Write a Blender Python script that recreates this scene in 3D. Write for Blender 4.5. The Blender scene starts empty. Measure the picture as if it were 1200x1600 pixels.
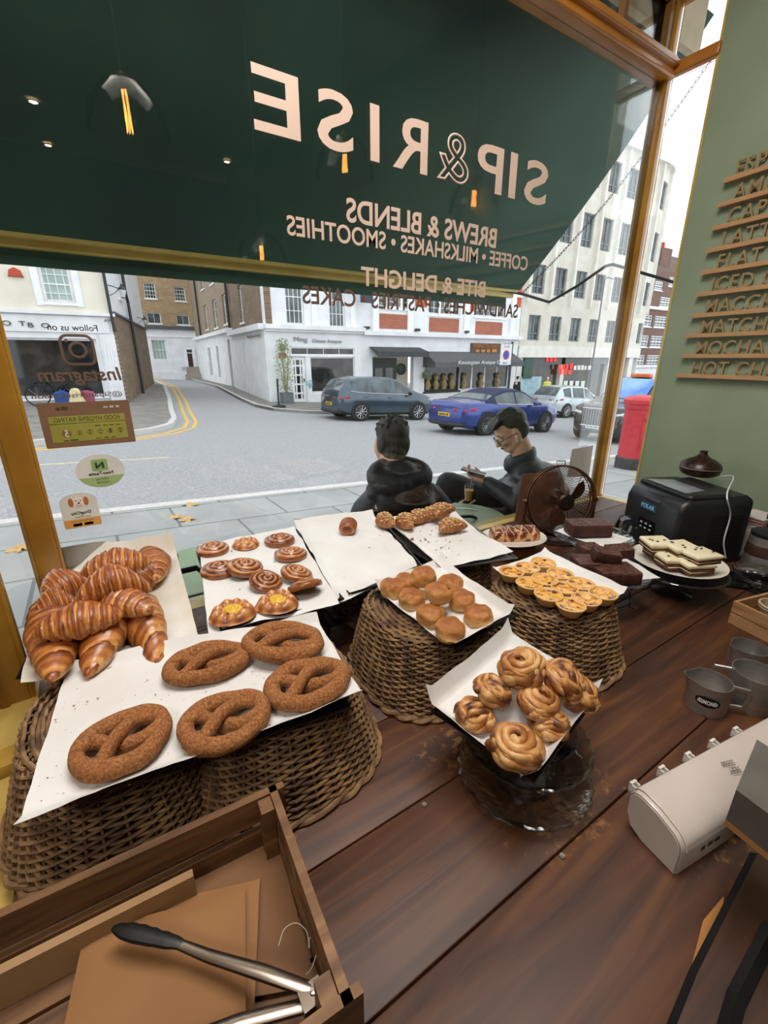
import bpy, bmesh, math, random
from math import sin, cos, pi, radians, sqrt, atan2, exp
from mathutils import Vector, Matrix, noise
random.seed(7)
C = bpy.context.scene.collection
SC = bpy.context.scene

# ---------------- camera ----------------
EYE = 1.60
PITCH = math.atan(240 / 693.0); AZ = radians(33.0)
cam_d = bpy.data.cameras.new('camera'); cam = bpy.data.objects.new('camera', cam_d); C.objects.link(cam)
cam_d.sensor_fit = 'VERTICAL'; cam_d.sensor_height = 36.0; cam_d.lens = 693.0 / 1600 * 36
cam_d.clip_start = 0.02; cam_d.clip_end = 400
cam.location = (0, 0, EYE); cam.rotation_euler = (pi / 2 - PITCH, 0, -AZ)
SC.camera = cam
SC.view_settings.view_transform = 'Standard'; SC.view_settings.look = 'None'
SC.view_settings.gamma = 1; SC.view_settings.exposure = 0.0
SC.view_settings.use_curve_mapping = False

# ---------------- sky ----------------
world = bpy.data.worlds.new('overcast_sky'); SC.world = world; world.use_nodes = True
nt = world.node_tree; nt.nodes.clear()
wo = nt.nodes.new('ShaderNodeOutputWorld'); wb = nt.nodes.new('ShaderNodeBackground')
tc = nt.nodes.new('ShaderNodeTexCoord'); nz = nt.nodes.new('ShaderNodeTexNoise'); cr = nt.nodes.new('ShaderNodeValToRGB')
nz.inputs['Scale'].default_value = 2.6; nz.inputs['Detail'].default_value = 5
cr.color_ramp.elements[0].position = .38; cr.color_ramp.elements[0].color = (.86, .92, 1, 1)
cr.color_ramp.elements[1].position = .58; cr.color_ramp.elements[1].color = (.98, .99, 1, 1)
nt.links.new(tc.outputs['Generated'], nz.inputs['Vector']); nt.links.new(nz.outputs['Fac'], cr.inputs['Fac'])
nt.links.new(cr.outputs['Color'], wb.inputs['Color']); wb.inputs['Strength'].default_value = 2.05
nt.links.new(wb.outputs[0], wo.inputs[0])

# ---------------- added fill lights inside the shop ----------------
def area(name, loc, sx, sy, power, col, rot=(0, 0, 0)):
    l = bpy.data.lights.new(name, 'AREA'); l.shape = 'RECTANGLE'; l.size = sx; l.size_y = sy; l.energy = power; l.color = col
    o = bpy.data.objects.new(name, l); C.objects.link(o); o.location = loc; o.rotation_euler = rot; return o
area('added_interior_fill', (.5, .55, 3.52), 1.5, .8, 70, (1, .96, .92))  # soft fill added above the counter, clear of the window reflection
area('added_interior_fill', (-1.6, -.9, 3.52), 1.0, 1.0, 45, (1, .92, .82))  # second added fill, behind and left of the camera

# ---------------- projection helpers (pixel of the photograph -> place in the room) ----------------
FW = Vector((sin(AZ) * cos(PITCH), cos(AZ) * cos(PITCH), -sin(PITCH)))
RT = Vector((cos(AZ), -sin(AZ), 0)); UP = RT.cross(FW)
def ray(x, y): return FW * 693 + RT * (x - 600) - UP * (y - 800)
def atz(x, y, z):
    d = ray(x, y); p = d * ((z - EYE) / d.z); p.z += EYE; return p
def aty(x, y, Y):
    d = ray(x, y); p = d * (Y / d.y); p.z += EYE; return p
def ground(X, Y):
    g = .10 - .053 * X - .0215 * min(Y, 14)
    return g + max(0, min(.45, .035 * (Y - 16)))

# ---------------- materials ----------------
def lin(c):
    if isinstance(c, str): c = [int(c[i:i + 2], 16) / 255 for i in (0, 2, 4)]
    return tuple((v / 12.92 if v <= .04045 else ((v + .055) / 1.055) ** 2.4) for v in c) + (1,)
MATS = {}
def M(name, c1, c2=None, scale=8, rough=.5, metal=0, bump=0, bscale=None, stretch=(1, 1, 1), pos=(.35, .65), detail=4, spec=.5, coat=0, trans=0, coord='Object', c3=None, distort=0, emit=None, estr=0, alpha=1, ior=1.45, c3p=None):
    if name in MATS: return MATS[name]
    m = bpy.data.materials.new(name); m.use_nodes = True; t = m.node_tree; b = t.nodes['Principled BSDF']
    b.inputs['Base Color'].default_value = lin(c1); b.inputs['Roughness'].default_value = rough; b.inputs['Metallic'].default_value = metal
    b.inputs['Specular IOR Level'].default_value = spec; b.inputs['Coat Weight'].default_value = coat; b.inputs['Coat Roughness'].default_value = .15
    b.inputs['Transmission Weight'].default_value = trans; b.inputs['Alpha'].default_value = alpha; b.inputs['IOR'].default_value = ior
    if emit: b.inputs['Emission Color'].default_value = lin(emit); b.inputs['Emission Strength'].default_value = estr
    tcn = t.nodes.new('ShaderNodeTexCoord'); mp = t.nodes.new('ShaderNodeMapping'); mp.inputs['Scale'].default_value = stretch
    t.links.new(tcn.outputs[coord], mp.inputs['Vector'])
    if c2 is None and bump == 0: c2 = tuple(v * .93 for v in ([int(c1[i:i + 2], 16) / 255 for i in (0, 2, 4)] if isinstance(c1, str) else c1))
    if c2 is not None:
        n = t.nodes.new('ShaderNodeTexNoise'); n.inputs['Scale'].default_value = scale; n.inputs['Detail'].default_value = detail; n.inputs['Distortion'].default_value = distort
        r = t.nodes.new('ShaderNodeValToRGB'); e = r.color_ramp.elements
        e[0].position = pos[0]; e[0].color = lin(c1); e[1].position = pos[1]; e[1].color = lin(c2)
        if c3: k = e.new(c3p or ((pos[1] + 1) / 2 if pos[1] < .9 else 1.0)); k.color = lin(c3)
        t.links.new(mp.outputs[0], n.inputs['Vector']); t.links.new(n.outputs['Fac'], r.inputs['Fac']); t.links.new(r.outputs[0], b.inputs['Base Color'])
    if bump:
        n2 = t.nodes.new('ShaderNodeTexNoise'); n2.inputs['Scale'].default_value = bscale or scale; n2.inputs['Detail'].default_value = 4
        bp = t.nodes.new('ShaderNodeBump'); bp.inputs['Strength'].default_value = 1; bp.inputs['Distance'].default_value = bump
        t.links.new(mp.outputs[0], n2.inputs['Vector']); t.links.new(n2.outputs['Fac'], bp.inputs['Height']); t.links.new(bp.outputs[0], b.inputs['Normal'])
    MATS[name] = m; return m
def glass(name, tint=(.97, .985, .98), f0=.05, rough=0.0):
    if name in MATS: return MATS[name]
    m = bpy.data.materials.new(name); m.use_nodes = True; t = m.node_tree; t.nodes.clear()
    o = t.nodes.new('ShaderNodeOutputMaterial'); tr = t.nodes.new('ShaderNodeBsdfTransparent'); g = t.nodes.new('ShaderNodeBsdfGlossy'); mx = t.nodes.new('ShaderNodeMixShader')
    lw = t.nodes.new('ShaderNodeLayerWeight'); lw.inputs['Blend'].default_value = .12; ma = t.nodes.new('ShaderNodeMath'); ma.operation = 'ADD'; ma.inputs[1].default_value = f0 - .02
    ma.use_clamp = True
    tr.inputs[0].default_value = (*tint, 1); g.inputs['Roughness'].default_value = rough
    t.links.new(lw.outputs['Fresnel'], ma.inputs[0]); t.links.new(ma.outputs[0], mx.inputs[0]); t.links.new(tr.outputs[0], mx.inputs[1]); t.links.new(g.outputs[0], mx.inputs[2]); t.links.new(mx.outputs[0], o.inputs[0])
    MATS[name] = m; return m
def attr_mat(name, stops, rough=.5, bump=0, bscale=60, nscale=20, namt=.15, coat=0, attr='v', spec=.5):
    """colour ramp over a mesh float attribute (folds, filling, bake) plus noise"""
    if name in MATS: return MATS[name]
    m = bpy.data.materials.new(name); m.use_nodes = True; t = m.node_tree; b = t.nodes['Principled BSDF']
    b.inputs['Roughness'].default_value = rough; b.inputs['Coat Weight'].default_value = coat; b.inputs['Coat Roughness'].default_value = .2; b.inputs['Specular IOR Level'].default_value = spec
    a = t.nodes.new('ShaderNodeAttribute'); a.attribute_name = attr
    tcn = t.nodes.new('ShaderNodeTexCoord'); n = t.nodes.new('ShaderNodeTexNoise'); n.inputs['Scale'].default_value = nscale; n.inputs['Detail'].default_value = 6
    t.links.new(tcn.outputs['Object'], n.inputs['Vector'])
    s = t.nodes.new('ShaderNodeMath'); s.operation = 'MULTIPLY_ADD'; s.inputs[1].default_value = namt * 2; t.links.new(n.outputs['Fac'], s.inputs[0]); t.links.new(a.outputs['Fac'], s.inputs[2])
    s2 = t.nodes.new('ShaderNodeMath'); s2.operation = 'SUBTRACT'; s2.inputs[1].default_value = namt; t.links.new(s.outputs[0], s2.inputs[0])
    r = t.nodes.new('ShaderNodeValToRGB'); e = r.color_ramp.elements
    while len(e) < len(stops): e.new(.5)
    for k, (p, c) in enumerate(sorted(stops)): e[k].position = p; e[k].color = lin(c)
    t.links.new(s2.outputs[0], r.inputs['Fac']); t.links.new(r.outputs[0], b.inputs['Base Color'])
    if bump:
        n2 = t.nodes.new('ShaderNodeTexNoise'); n2.inputs['Scale'].default_value = bscale; n2.inputs['Detail'].default_value = 5
        bp = t.nodes.new('ShaderNodeBump'); bp.inputs['Distance'].default_value = bump
        t.links.new(tcn.outputs['Object'], n2.inputs['Vector']); t.links.new(n2.outputs['Fac'], bp.inputs['Height']); t.links.new(bp.outputs[0], b.inputs['Normal'])
    MATS[name] = m; return m
def brick_mat(name, c1, c2, mortar, w=.225, h=.075, ms=.012, bump=.004, rough=.85, offset=.5, yaxis='XZ', rot=0, nstr=.35):
    if name in MATS: return MATS[name]
    m = bpy.data.materials.new(name); m.use_nodes = True; t = m.node_tree; b = t.nodes['Principled BSDF']; b.inputs['Roughness'].default_value = rough
    tcn = t.nodes.new('ShaderNodeTexCoord'); sx = t.nodes.new('ShaderNodeSeparateXYZ'); cx = t.nodes.new('ShaderNodeCombineXYZ')
    t.links.new(tcn.outputs['Object'], sx.inputs[0]); t.links.new(sx.outputs[yaxis[0]], cx.inputs['X']); t.links.new(sx.outputs[yaxis[1]], cx.inputs['Y'])
    mp = t.nodes.new('ShaderNodeMapping'); mp.inputs['Rotation'].default_value = (0, 0, rot); t.links.new(cx.outputs[0], mp.inputs[0])
    br = t.nodes.new('ShaderNodeTexBrick'); br.offset = offset; br.inputs['Scale'].default_value = 1; br.inputs['Brick Width'].default_value = w; br.inputs['Row Height'].default_value = h
    br.inputs['Mortar Size'].default_value = ms; br.inputs['Color1'].default_value = lin(c1); br.inputs['Color2'].default_value = lin(c2); br.inputs['Mortar'].default_value = lin(mortar); br.inputs['Bias'].default_value = 0
    t.links.new(mp.outputs[0], br.inputs['Vector'])
    n = t.nodes.new('ShaderNodeTexNoise'); n.inputs['Scale'].default_value = 1.7; n.inputs['Detail'].default_value = 8; t.links.new(tcn.outputs['Object'], n.inputs['Vector'])
    r = t.nodes.new('ShaderNodeValToRGB'); r.color_ramp.elements[0].color = (1 - nstr, 1 - nstr, 1 - nstr, 1); r.color_ramp.elements[1].color = (1, 1, 1, 1); r.color_ramp.elements[0].position = .3; r.color_ramp.elements[1].position = .7
    t.links.new(n.outputs['Fac'], r.inputs['Fac'])
    mx = t.nodes.new('ShaderNodeMix'); mx.data_type = 'RGBA'; mx.blend_type = 'MULTIPLY'; mx.inputs['Factor'].default_value = 1
    t.links.new(br.outputs['Color'], mx.inputs['A']); t.links.new(r.outputs[0], mx.inputs['B']); t.links.new(mx.outputs['Result'], b.inputs['Base Color'])
    if bump:
        bp = t.nodes.new('ShaderNodeBump'); bp.inputs['Distance'].default_value = -bump; t.links.new(br.outputs['Fac'], bp.inputs['Height']); t.links.new(bp.outputs[0], b.inputs['Normal'])
    MATS[name] = m; return m
def wood_mat(name, c1, c2, c3, axis='X', scale=6, rough=.45, bump=.0008, scratch=None, coat=0, ring=9):
    if name in MATS: return MATS[name]
    m = bpy.data.materials.new(name); m.use_nodes = True; t = m.node_tree; b = t.nodes['Principled BSDF']; b.inputs['Roughness'].default_value = rough; b.inputs['Coat Weight'].default_value = coat
    tcn = t.nodes.new('ShaderNodeTexCoord'); mp = t.nodes.new('ShaderNodeMapping'); s = [ring, ring, ring]; s['XYZ'.index(axis)] = .7; mp.inputs['Scale'].default_value = s
    t.links.new(tcn.outputs['Object'], mp.inputs[0])
    n = t.nodes.new('ShaderNodeTexNoise'); n.inputs['Scale'].default_value = scale; n.inputs['Detail'].default_value = 7; n.inputs['Distortion'].default_value = 1.2; t.links.new(mp.outputs[0], n.inputs['Vector'])
    r = t.nodes.new('ShaderNodeValToRGB'); e = r.color_ramp.elements; e[0].position = .3; e[0].color = lin(c1); e[1].position = .72; e[1].color = lin(c3); k = e.new(.5); k.color = lin(c2)
    t.links.new(n.outputs['Fac'], r.inputs['Fac']); out = r.outputs[0]
    n3 = t.nodes.new('ShaderNodeTexNoise'); n3.inputs['Scale'].default_value = 2.2; n3.inputs['Detail'].default_value = 5; t.links.new(tcn.outputs['Object'], n3.inputs['Vector'])
    r3 = t.nodes.new('ShaderNodeValToRGB'); r3.color_ramp.elements[0].color = (.45, .4, .4, 1); r3.color_ramp.elements[1].color = (1.0, 1.0, 1.0, 1); r3.color_ramp.elements[0].position = .33; r3.color_ramp.elements[1].position = .66
    t.links.new(n3.outputs['Fac'], r3.inputs['Fac']); mx = t.nodes.new('ShaderNodeMix'); mx.data_type = 'RGBA'; mx.blend_type = 'MULTIPLY'; mx.inputs['Factor'].default_value = .75
    t.links.new(out, mx.inputs['A']); t.links.new(r3.outputs[0], mx.inputs['B']); out = mx.outputs['Result']
    if scratch:
        n4 = t.nodes.new('ShaderNodeTexNoise'); n4.inputs['Scale'].default_value = 38; n4.inputs['Detail'].default_value = 9; n4.inputs['Roughness'].default_value = .7
        n5 = t.nodes.new('ShaderNodeTexNoise'); n5.inputs['Scale'].default_value = 3.1; n5.inputs['Detail'].default_value = 2
        t.links.new(tcn.outputs['Object'], n4.inputs['Vector']); t.links.new(tcn.outputs['Object'], n5.inputs['Vector'])
        ml = t.nodes.new('ShaderNodeMath'); ml.operation = 'MULTIPLY'; t.links.new(n4.outputs['Fac'], ml.inputs[0]); t.links.new(n5.outputs['Fac'], ml.inputs[1])
        r4 = t.nodes.new('ShaderNodeValToRGB'); r4.color_ramp.elements[0].position = .352; r4.color_ramp.elements[1].position = .42; t.links.new(ml.outputs[0], r4.inputs['Fac'])
        m4 = t.nodes.new('ShaderNodeMix'); m4.data_type = 'RGBA'; t.links.new(r4.outputs[0], m4.inputs['Factor']); t.links.new(out, m4.inputs['A']); m4.inputs['B'].default_value = lin(scratch); out = m4.outputs['Result']
    t.links.new(out, b.inputs['Base Color'])
    bp = t.nodes.new('ShaderNodeBump'); bp.inputs['Distance'].default_value = bump; t.links.new(n.outputs['Fac'], bp.inputs['Height']); t.links.new(bp.outputs[0], b.inputs['Normal'])
    MATS[name] = m; return m

# ---------------- mesh builder ----------------
class B:
    def __init__(s): s.v = []; s.f = []; s.a = None; s.at = {}
    def add(s, vs, fs, T=None, val=None):
        o = len(s.v)
        for v in vs: s.v.append(tuple(T @ Vector(v)) if T else tuple(v))
        for f in fs: s.f.append(tuple(i + o for i in f))
        if val is not None:
            for i, x in enumerate(val): s.at[o + i] = x
        return s
    def box(s, x0, x1, y0, y1, z0, z1, T=None):
        return s.add([(x0, y0, z0), (x1, y0, z0), (x1, y1, z0), (x0, y1, z0), (x0, y0, z1), (x1, y0, z1), (x1, y1, z1), (x0, y1, z1)],
              [(3, 2, 1, 0), (4, 5, 6, 7), (0, 1, 5, 4), (1, 2, 6, 5), (2, 3, 7, 6), (3, 0, 4, 7)], T)
    def rbox(s, x0, x1, y0, y1, z0, z1, r=.01, n=4, T=None):
        """box with edges rounded in plan and a chamfer at top and bottom"""
        pts = []
        for cx, cy, a0 in ((x1 - r, y1 - r, 0), (x0 + r, y1 - r, pi / 2), (x0 + r, y0 + r, pi), (x1 - r, y0 + r, 1.5 * pi)):
            for k in range(n + 1):
                a = a0 + k / n * pi / 2; pts.append((cx, cy, cos(a), sin(a)))
        q = min(r, (z1 - z0) / 2.01); rings = []
        for k in range(n + 1): a = k / n * pi / 2; rings.append((z0 + q - q * cos(a), r - q + q * sin(a) if q < r else r * sin(a)))
        for k in range(n + 1): a = k / n * pi / 2; rings.append((z1 - q + q * sin(a), r - q + q * cos(a) if q < r else r * cos(a)))
        N = len(pts); vs = []
        for z, rr in rings:
            for cx, cy, c, sn in pts: vs.append((cx + c * rr, cy + sn * rr, z))
        fs = [tuple(range(N - 1, -1, -1)), tuple((len(rings) - 1) * N + i for i in range(N))]
        for k in range(len(rings) - 1):
            for i in range(N): j = (i + 1) % N; fs.append((k * N + i, k * N + j, (k + 1) * N + j, (k + 1) * N + i))
        return s.add(vs, fs, T)
    def lathe(s, prof, n=24, T=None, cap=True, sx=1, sy=1, val=None, sup=2):
        vs = []
        for r, z in prof:
            for i in range(n):
                a = 2 * pi * i / n; c, q = cos(a), sin(a)
                if sup != 2: c = abs(c) ** (2 / sup) * (1 if c >= 0 else -1); q = abs(q) ** (2 / sup) * (1 if q >= 0 else -1)
                vs.append((r * c * sx, r * q * sy, z))
        fs = []
        for k in range(len(prof) - 1):
            for i in range(n): j = (i + 1) % n; fs.append((k * n + i, k * n + j, (k + 1) * n + j, (k + 1) * n + i))
        if cap: fs.append(tuple(range(n - 1, -1, -1))); fs.append(tuple((len(prof) - 1) * n + i for i in range(n)))
        vv = None
        if val: vv = [val[k] for k in range(len(prof)) for i in range(n)]
        return s.add(vs, fs, T, vv)
    def tube(s, pts, r, n=6, closed=False, cap=True, flat=1, val=None, up=None):
        P = [Vector(p) for p in pts]; N = len(P)
        if N < 2: return s
        rr = r if isinstance(r, (list, tuple)) else [r] * N
        tg = []
        for i in range(N):
            a = P[(i - 1) % N] if closed or i > 0 else P[0]; b = P[(i + 1) % N] if closed or i < N - 1 else P[-1]
            d = b - a; tg.append(d.normalized() if d.length > 1e-9 else Vector((0, 0, 1)))
        u = Vector(up) if up else (Vector((0, 0, 1)) if abs(tg[0].z) < .9 else Vector((1, 0, 0)))
        u = (u - tg[0] * u.dot(tg[0])).normalized(); vs = []; vv = []
        for i in range(N):
            u = Vector(up) if up else u
            u = u - tg[i] * u.dot(tg[i])
            u = u.normalized() if u.length > 1e-6 else tg[i].orthogonal().normalized()
            w = tg[i].cross(u)
            for k in range(n):
                a = 2 * pi * k / n; vs.append(P[i] + (w * cos(a) + u * sin(a) * flat) * rr[i]); vv.append(val[i] if val else 0)
        fs = []
        for i in range(N if closed else N - 1):
            i2 = (i + 1) % N
            for k in range(n): j = (k + 1) % n; fs.append((i * n + k, i2 * n + k, i2 * n + j, i * n + j)[::-1])
        if cap and not closed: fs.append(tuple(range(n))); fs.append(tuple((N - 1) * n + k for k in range(n - 1, -1, -1)))
        return s.add(vs, fs, None, vv if val else None)
    def cyl(s, p0, p1, r, n=12): return s.tube([p0, p1], r, n)
    def ball(s, c, rx, ry=None, rz=None, n=12, m=8, T=None):
        ry = ry or rx; rz = rz or rx; vs = []
        for k in range(m + 1):
            t = pi * k / m
            for i in range(n): a = 2 * pi * i / n; vs.append((c[0] + rx * sin(t) * cos(a), c[1] + ry * sin(t) * sin(a), c[2] - rz * cos(t)))
        fs = [(k * n + i, k * n + (i + 1) % n, (k + 1) * n + (i + 1) % n, (k + 1) * n + i) for k in range(m) for i in range(n)]
        return s.add(vs, fs, T)
    def grid(s, fn, nu, nv, T=None, cu=False, val=None):
        vs = []; vv = []
        for j in range(nv + 1):
            for i in range(nu if cu else nu + 1):
                p = fn(i / nu, j / nv)
                if len(p) == 4: vv.append(p[3]); p = p[:3]
                vs.append(p)
        w = nu if cu else nu + 1; fs = []
        for j in range(nv):
            for i in range(nu): i2 = (i + 1) % w; fs.append((j * w + i, j * w + i2, (j + 1) * w + i2, (j + 1) * w + i))
        return s.add(vs, fs, T, vv or None)
    def prism(s, poly, z0, z1, T=None):
        n = len(poly); vs = [(x, y, z0) for x, y in poly] + [(x, y, z1) for x, y in poly]
        return s.add(vs, [tuple(range(n - 1, -1, -1)), tuple(range(n, 2 * n))] + [(i, (i + 1) % n, (i + 1) % n + n, i + n) for i in range(n)], T)
    def jit(s, amt, sc, seed=0):
        for i, v in enumerate(s.v):
            q = noise.noise_vector(Vector(v) * sc + Vector((seed * 7.1, seed * 3.3, 0))); s.v[i] = (v[0] + q.x * amt, v[1] + q.y * amt, v[2] + q.z * amt)
        return s
    def mesh(s, name, mat, smooth=True, ang=35):
        me = bpy.data.meshes.new(name); me.from_pydata(s.v, [], s.f); me.materials.append(mat); me.validate()
        bm = bmesh.new(); bm.from_mesh(me); bmesh.ops.remove_doubles(bm, verts=bm.verts, dist=1e-6); bmesh.ops.recalc_face_normals(bm, faces=bm.faces)
        if not s.at: bm.to_mesh(me)
        bm.free()
        if s.at:
            at = me.attributes.new('v', 'FLOAT', 'POINT')
            for i, x in s.at.items():
                if i < len(at.data): at.data[i].value = x
        if smooth:
            me.polygons.foreach_set('use_smooth', [True] * len(me.polygons))
            if ang: me.set_sharp_from_angle(angle=radians(ang))
        me.update(); return me
def catmull(P, m=8):
    P = [Vector(p) for p in P]; Q = [P[0] * 2 - P[1]] + P + [P[-1] * 2 - P[-2]]; out = []
    for i in range(1, len(Q) - 2):
        a, b, c, d = Q[i - 1:i + 3]
        for k in range(m): t = k / m; out.append(tuple(.5 * ((2 * b) + (c - a) * t + (2 * a - 5 * b + 4 * c - d) * t * t + (3 * b - a - 3 * c + d) * t ** 3)))
    return out + [tuple(P[-1])]
def tag(o, label=None, cat=None, group=None, kind=None):
    if label: o['label'] = label
    if cat: o['category'] = cat
    if group: o['group'] = group
    if kind: o['kind'] = kind
    return o
def thing(name, label, cat, loc=(0, 0, 0), rz=0, group=None, rot=None):
    o = bpy.data.objects.new(name, None); C.objects.link(o); o.empty_display_size = .02
    o.location = loc; o.rotation_euler = rot or (0, 0, rz); return tag(o, label, cat, group)
def part(name, b, mat, parent, smooth=True, ang=35, label=None, loc=None, rot=None):
    me = b if isinstance(b, bpy.types.Mesh) else b.mesh(name, mat, smooth, ang)
    o = bpy.data.objects.new(name, me); C.objects.link(o); o.parent = parent
    if loc: o.location = loc
    if rot: o.rotation_euler = rot
    return tag(o, label)
def solo(name, b, mat, label, cat, loc=(0, 0, 0), rz=0, group=None, smooth=True, ang=35, rot=None):
    me = b if isinstance(b, bpy.types.Mesh) else b.mesh(name, mat, smooth, ang)
    o = bpy.data.objects.new(name, me); C.objects.link(o); o.location = loc; o.rotation_euler = rot or (0, 0, rz); return tag(o, label, cat, group)
def struct(name, b, mat, smooth=False, parent=None):
    o = bpy.data.objects.new(name, b.mesh(name, mat, smooth)); C.objects.link(o); o['kind'] = 'structure'
    if parent: o.parent = parent
    return o
def copy_tree(o, parent=None, **kw):
    c = o.copy(); C.objects.link(c)
    if parent: c.parent = parent
    for ch in list(o.children): copy_tree(ch, c)
    for k, v in kw.items(): c[k] = v
    return c
def textmesh(name, s, w, h, mat, ext=.001, bold=.0, outline=0, shear=0, spacing=1.0, align='CENTER'):
    if s[0] == '~':   # unreadable small print: a row of word-length strokes
        n = int(s[1:]); rnd = random.Random(n); b = B(); x = -w / 2; L = w / n
        for k in range(n): q = L * rnd.uniform(.55, .88); b.box(x, x + q, 0, h * rnd.uniform(.7, 1), 0, ext); x += L
        return b.mesh(name, mat, False)
    cu = bpy.data.curves.new(name, 'FONT'); cu.body = s; cu.align_x = 'LEFT'; cu.space_character = spacing; cu.shear = shear
    if outline: cu.fill_mode = 'NONE'; cu.bevel_depth = outline; cu.bevel_resolution = 1
    else: cu.extrude = .001; cu.offset = bold
    cu.resolution_u = 4
    o = bpy.data.objects.new(name, cu); C.objects.link(o); bpy.context.view_layer.update()
    me = bpy.data.meshes.new_from_object(o.evaluated_get(bpy.context.evaluated_depsgraph_get())); bpy.data.objects.remove(o); bpy.data.curves.remove(cu)
    xs = [v.co.x for v in me.vertices]; ys = [v.co.y for v in me.vertices]; zs = [v.co.z for v in me.vertices]
    if not xs: return me
    x0, x1, y0, y1 = min(xs), max(xs), min(ys), max(ys); z0, z1 = min(zs), max(zs)
    sx = w / (x1 - x0) if w else h / (y1 - y0); sy = h / (y1 - y0) if h else sx
    ox = (x0 + x1) / 2 if align == 'CENTER' else x0
    for v in me.vertices: v.co = ((v.co.x - ox) * sx, (v.co.y - y0) * sy, (v.co.z - z0) / max(z1 - z0, 1e-6) * ext)
    me.materials.clear(); me.materials.append(mat); return me
# ================= SETTING: street =================
def slab(name, poly, dz, thick, mat, cuts=(14, 16, 28.857)):
    bm = bmesh.new(); vs = [bm.verts.new((x, y, 0)) for x, y in poly]; bm.faces.new(vs)
    for c in cuts: bmesh.ops.bisect_plane(bm, geom=bm.verts[:] + bm.edges[:] + bm.faces[:], plane_co=(0, c, 0), plane_no=(0, 1, 0))
    bmesh.ops.triangulate(bm, faces=bm.faces[:])
    r = bmesh.ops.extrude_face_region(bm, geom=bm.faces[:]); top = [g for g in r['geom'] if isinstance(g, bmesh.types.BMVert)]; st = set(top)
    for v in bm.verts: v.co.z = ground(v.co.x, v.co.y) + dz - (0 if v in st else thick)
    bmesh.ops.recalc_face_normals(bm, faces=bm.faces[:])
    me = bpy.data.meshes.new(name); bm.to_mesh(me); bm.free(); me.materials.append(mat)
    o = bpy.data.objects.new(name, me); C.objects.link(o); o['kind'] = 'structure'; return o
asphalt = M('asphalt', '87888b', 'a9a9ab', scale=28, rough=.85, bump=.006, bscale=120, pos=(.3, .7), detail=10)
paving = brick_mat('york_paving', 'a3a5a3', '959896', '6c6e6d', w=1.05, h=.72, ms=.012, bump=.006, yaxis='XY', rough=.75, nstr=.22)
setts = brick_mat('sett_paving', '9d9992', '8c8882', '706d69', w=.2, h=.1, ms=.012, bump=.006, yaxis='XY', rough=.8, rot=.3)
kerbst = M('granite_kerb', 'b5b3b0', 'cfccc8', scale=40, rough=.8)
yellow = M('yellow_road_paint', 'd9b45a', 'c9a44e', scale=30, rough=.7)
pyellow = M('faded_road_paint', 'd6cfa8', 'b9b296', scale=14, rough=.7)
slab('ground_road', [(-14, 4.9), (70, 4.9), (70, 60), (-14, 60)], 0, .3, asphalt)
slab('ground_near_pavement', [(-14, 1.56), (30, 1.56), (30, 5.14), (-14, 5.14)], .12, .3, paving)
slab('trim_near_kerb', [(-14, 5.14), (30, 5.14), (30, 5.3), (-14, 5.3)], .122, .3, kerbst)
slab('trim_near_yellow_line', [(-14, 5.40), (30, 5.40), (30, 5.47), (-14, 5.47)], .006, .02, pyellow)
slab('trim_faded_lane_line', [(-9, 8.95), (1.1, 9.0), (1.1, 9.07), (-9, 9.02)], .005, .02, pyellow)
LK = [(-14, 10.2), (-1.6, 11.0), (.4, 12.2), (1.3, 13.1), (1.95, 14.3), (2.3, 15.8), (2.55, 18), (3.1, 22), (3.9, 29), (4.6, 43)]
def offs(path, d):
    out = []
    for i, (x, y) in enumerate(path):
        a = path[max(i - 1, 0)]; b = path[min(i + 1, len(path) - 1)]; t = Vector((b[0] - a[0], b[1] - a[1])).normalized(); out.append((x + t.y * d, y - t.x * d))
    return out
def band(name, path, d0, d1, dz, th, mat): return slab(name, offs(path, d0) + offs(path, d1)[::-1], dz, th, mat)
slab('ground_left_pavement', offs(LK, -.16) + [(-14, 43)], .12, .3, setts)
band('trim_left_kerb', LK, -.16, 0, .125, .3, kerbst)
band('trim_yellow_line', LK[1:], .25, .36, .006, .02, yellow); band('trim_yellow_line', LK[1:], .5, .61, .006, .02, yellow)
RK = [(40, 16.7), (22, 16.9), (9.5, 17.0), (7.6, 17.4), (6.5, 18.3), (6.2, 19.6), (6.3, 22), (7.0, 30), (7.9, 43)]
slab('ground_far_pavement', offs(RK, -.16) + [(40, 43)], .12, .3, setts)
band('trim_far_kerb', RK, -.16, 0, .125, .3, kerbst)
band('trim_yellow_line', RK[2:], .2, .31, .006, .02, yellow); band('trim_yellow_line', RK[4:], .45, .56, .006, .02, yellow)
slab('ground_far_pavement_east', [(40, 16.7), (70, 16.7), (70, 22), (40, 22)], .12, .3, paving)

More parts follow.
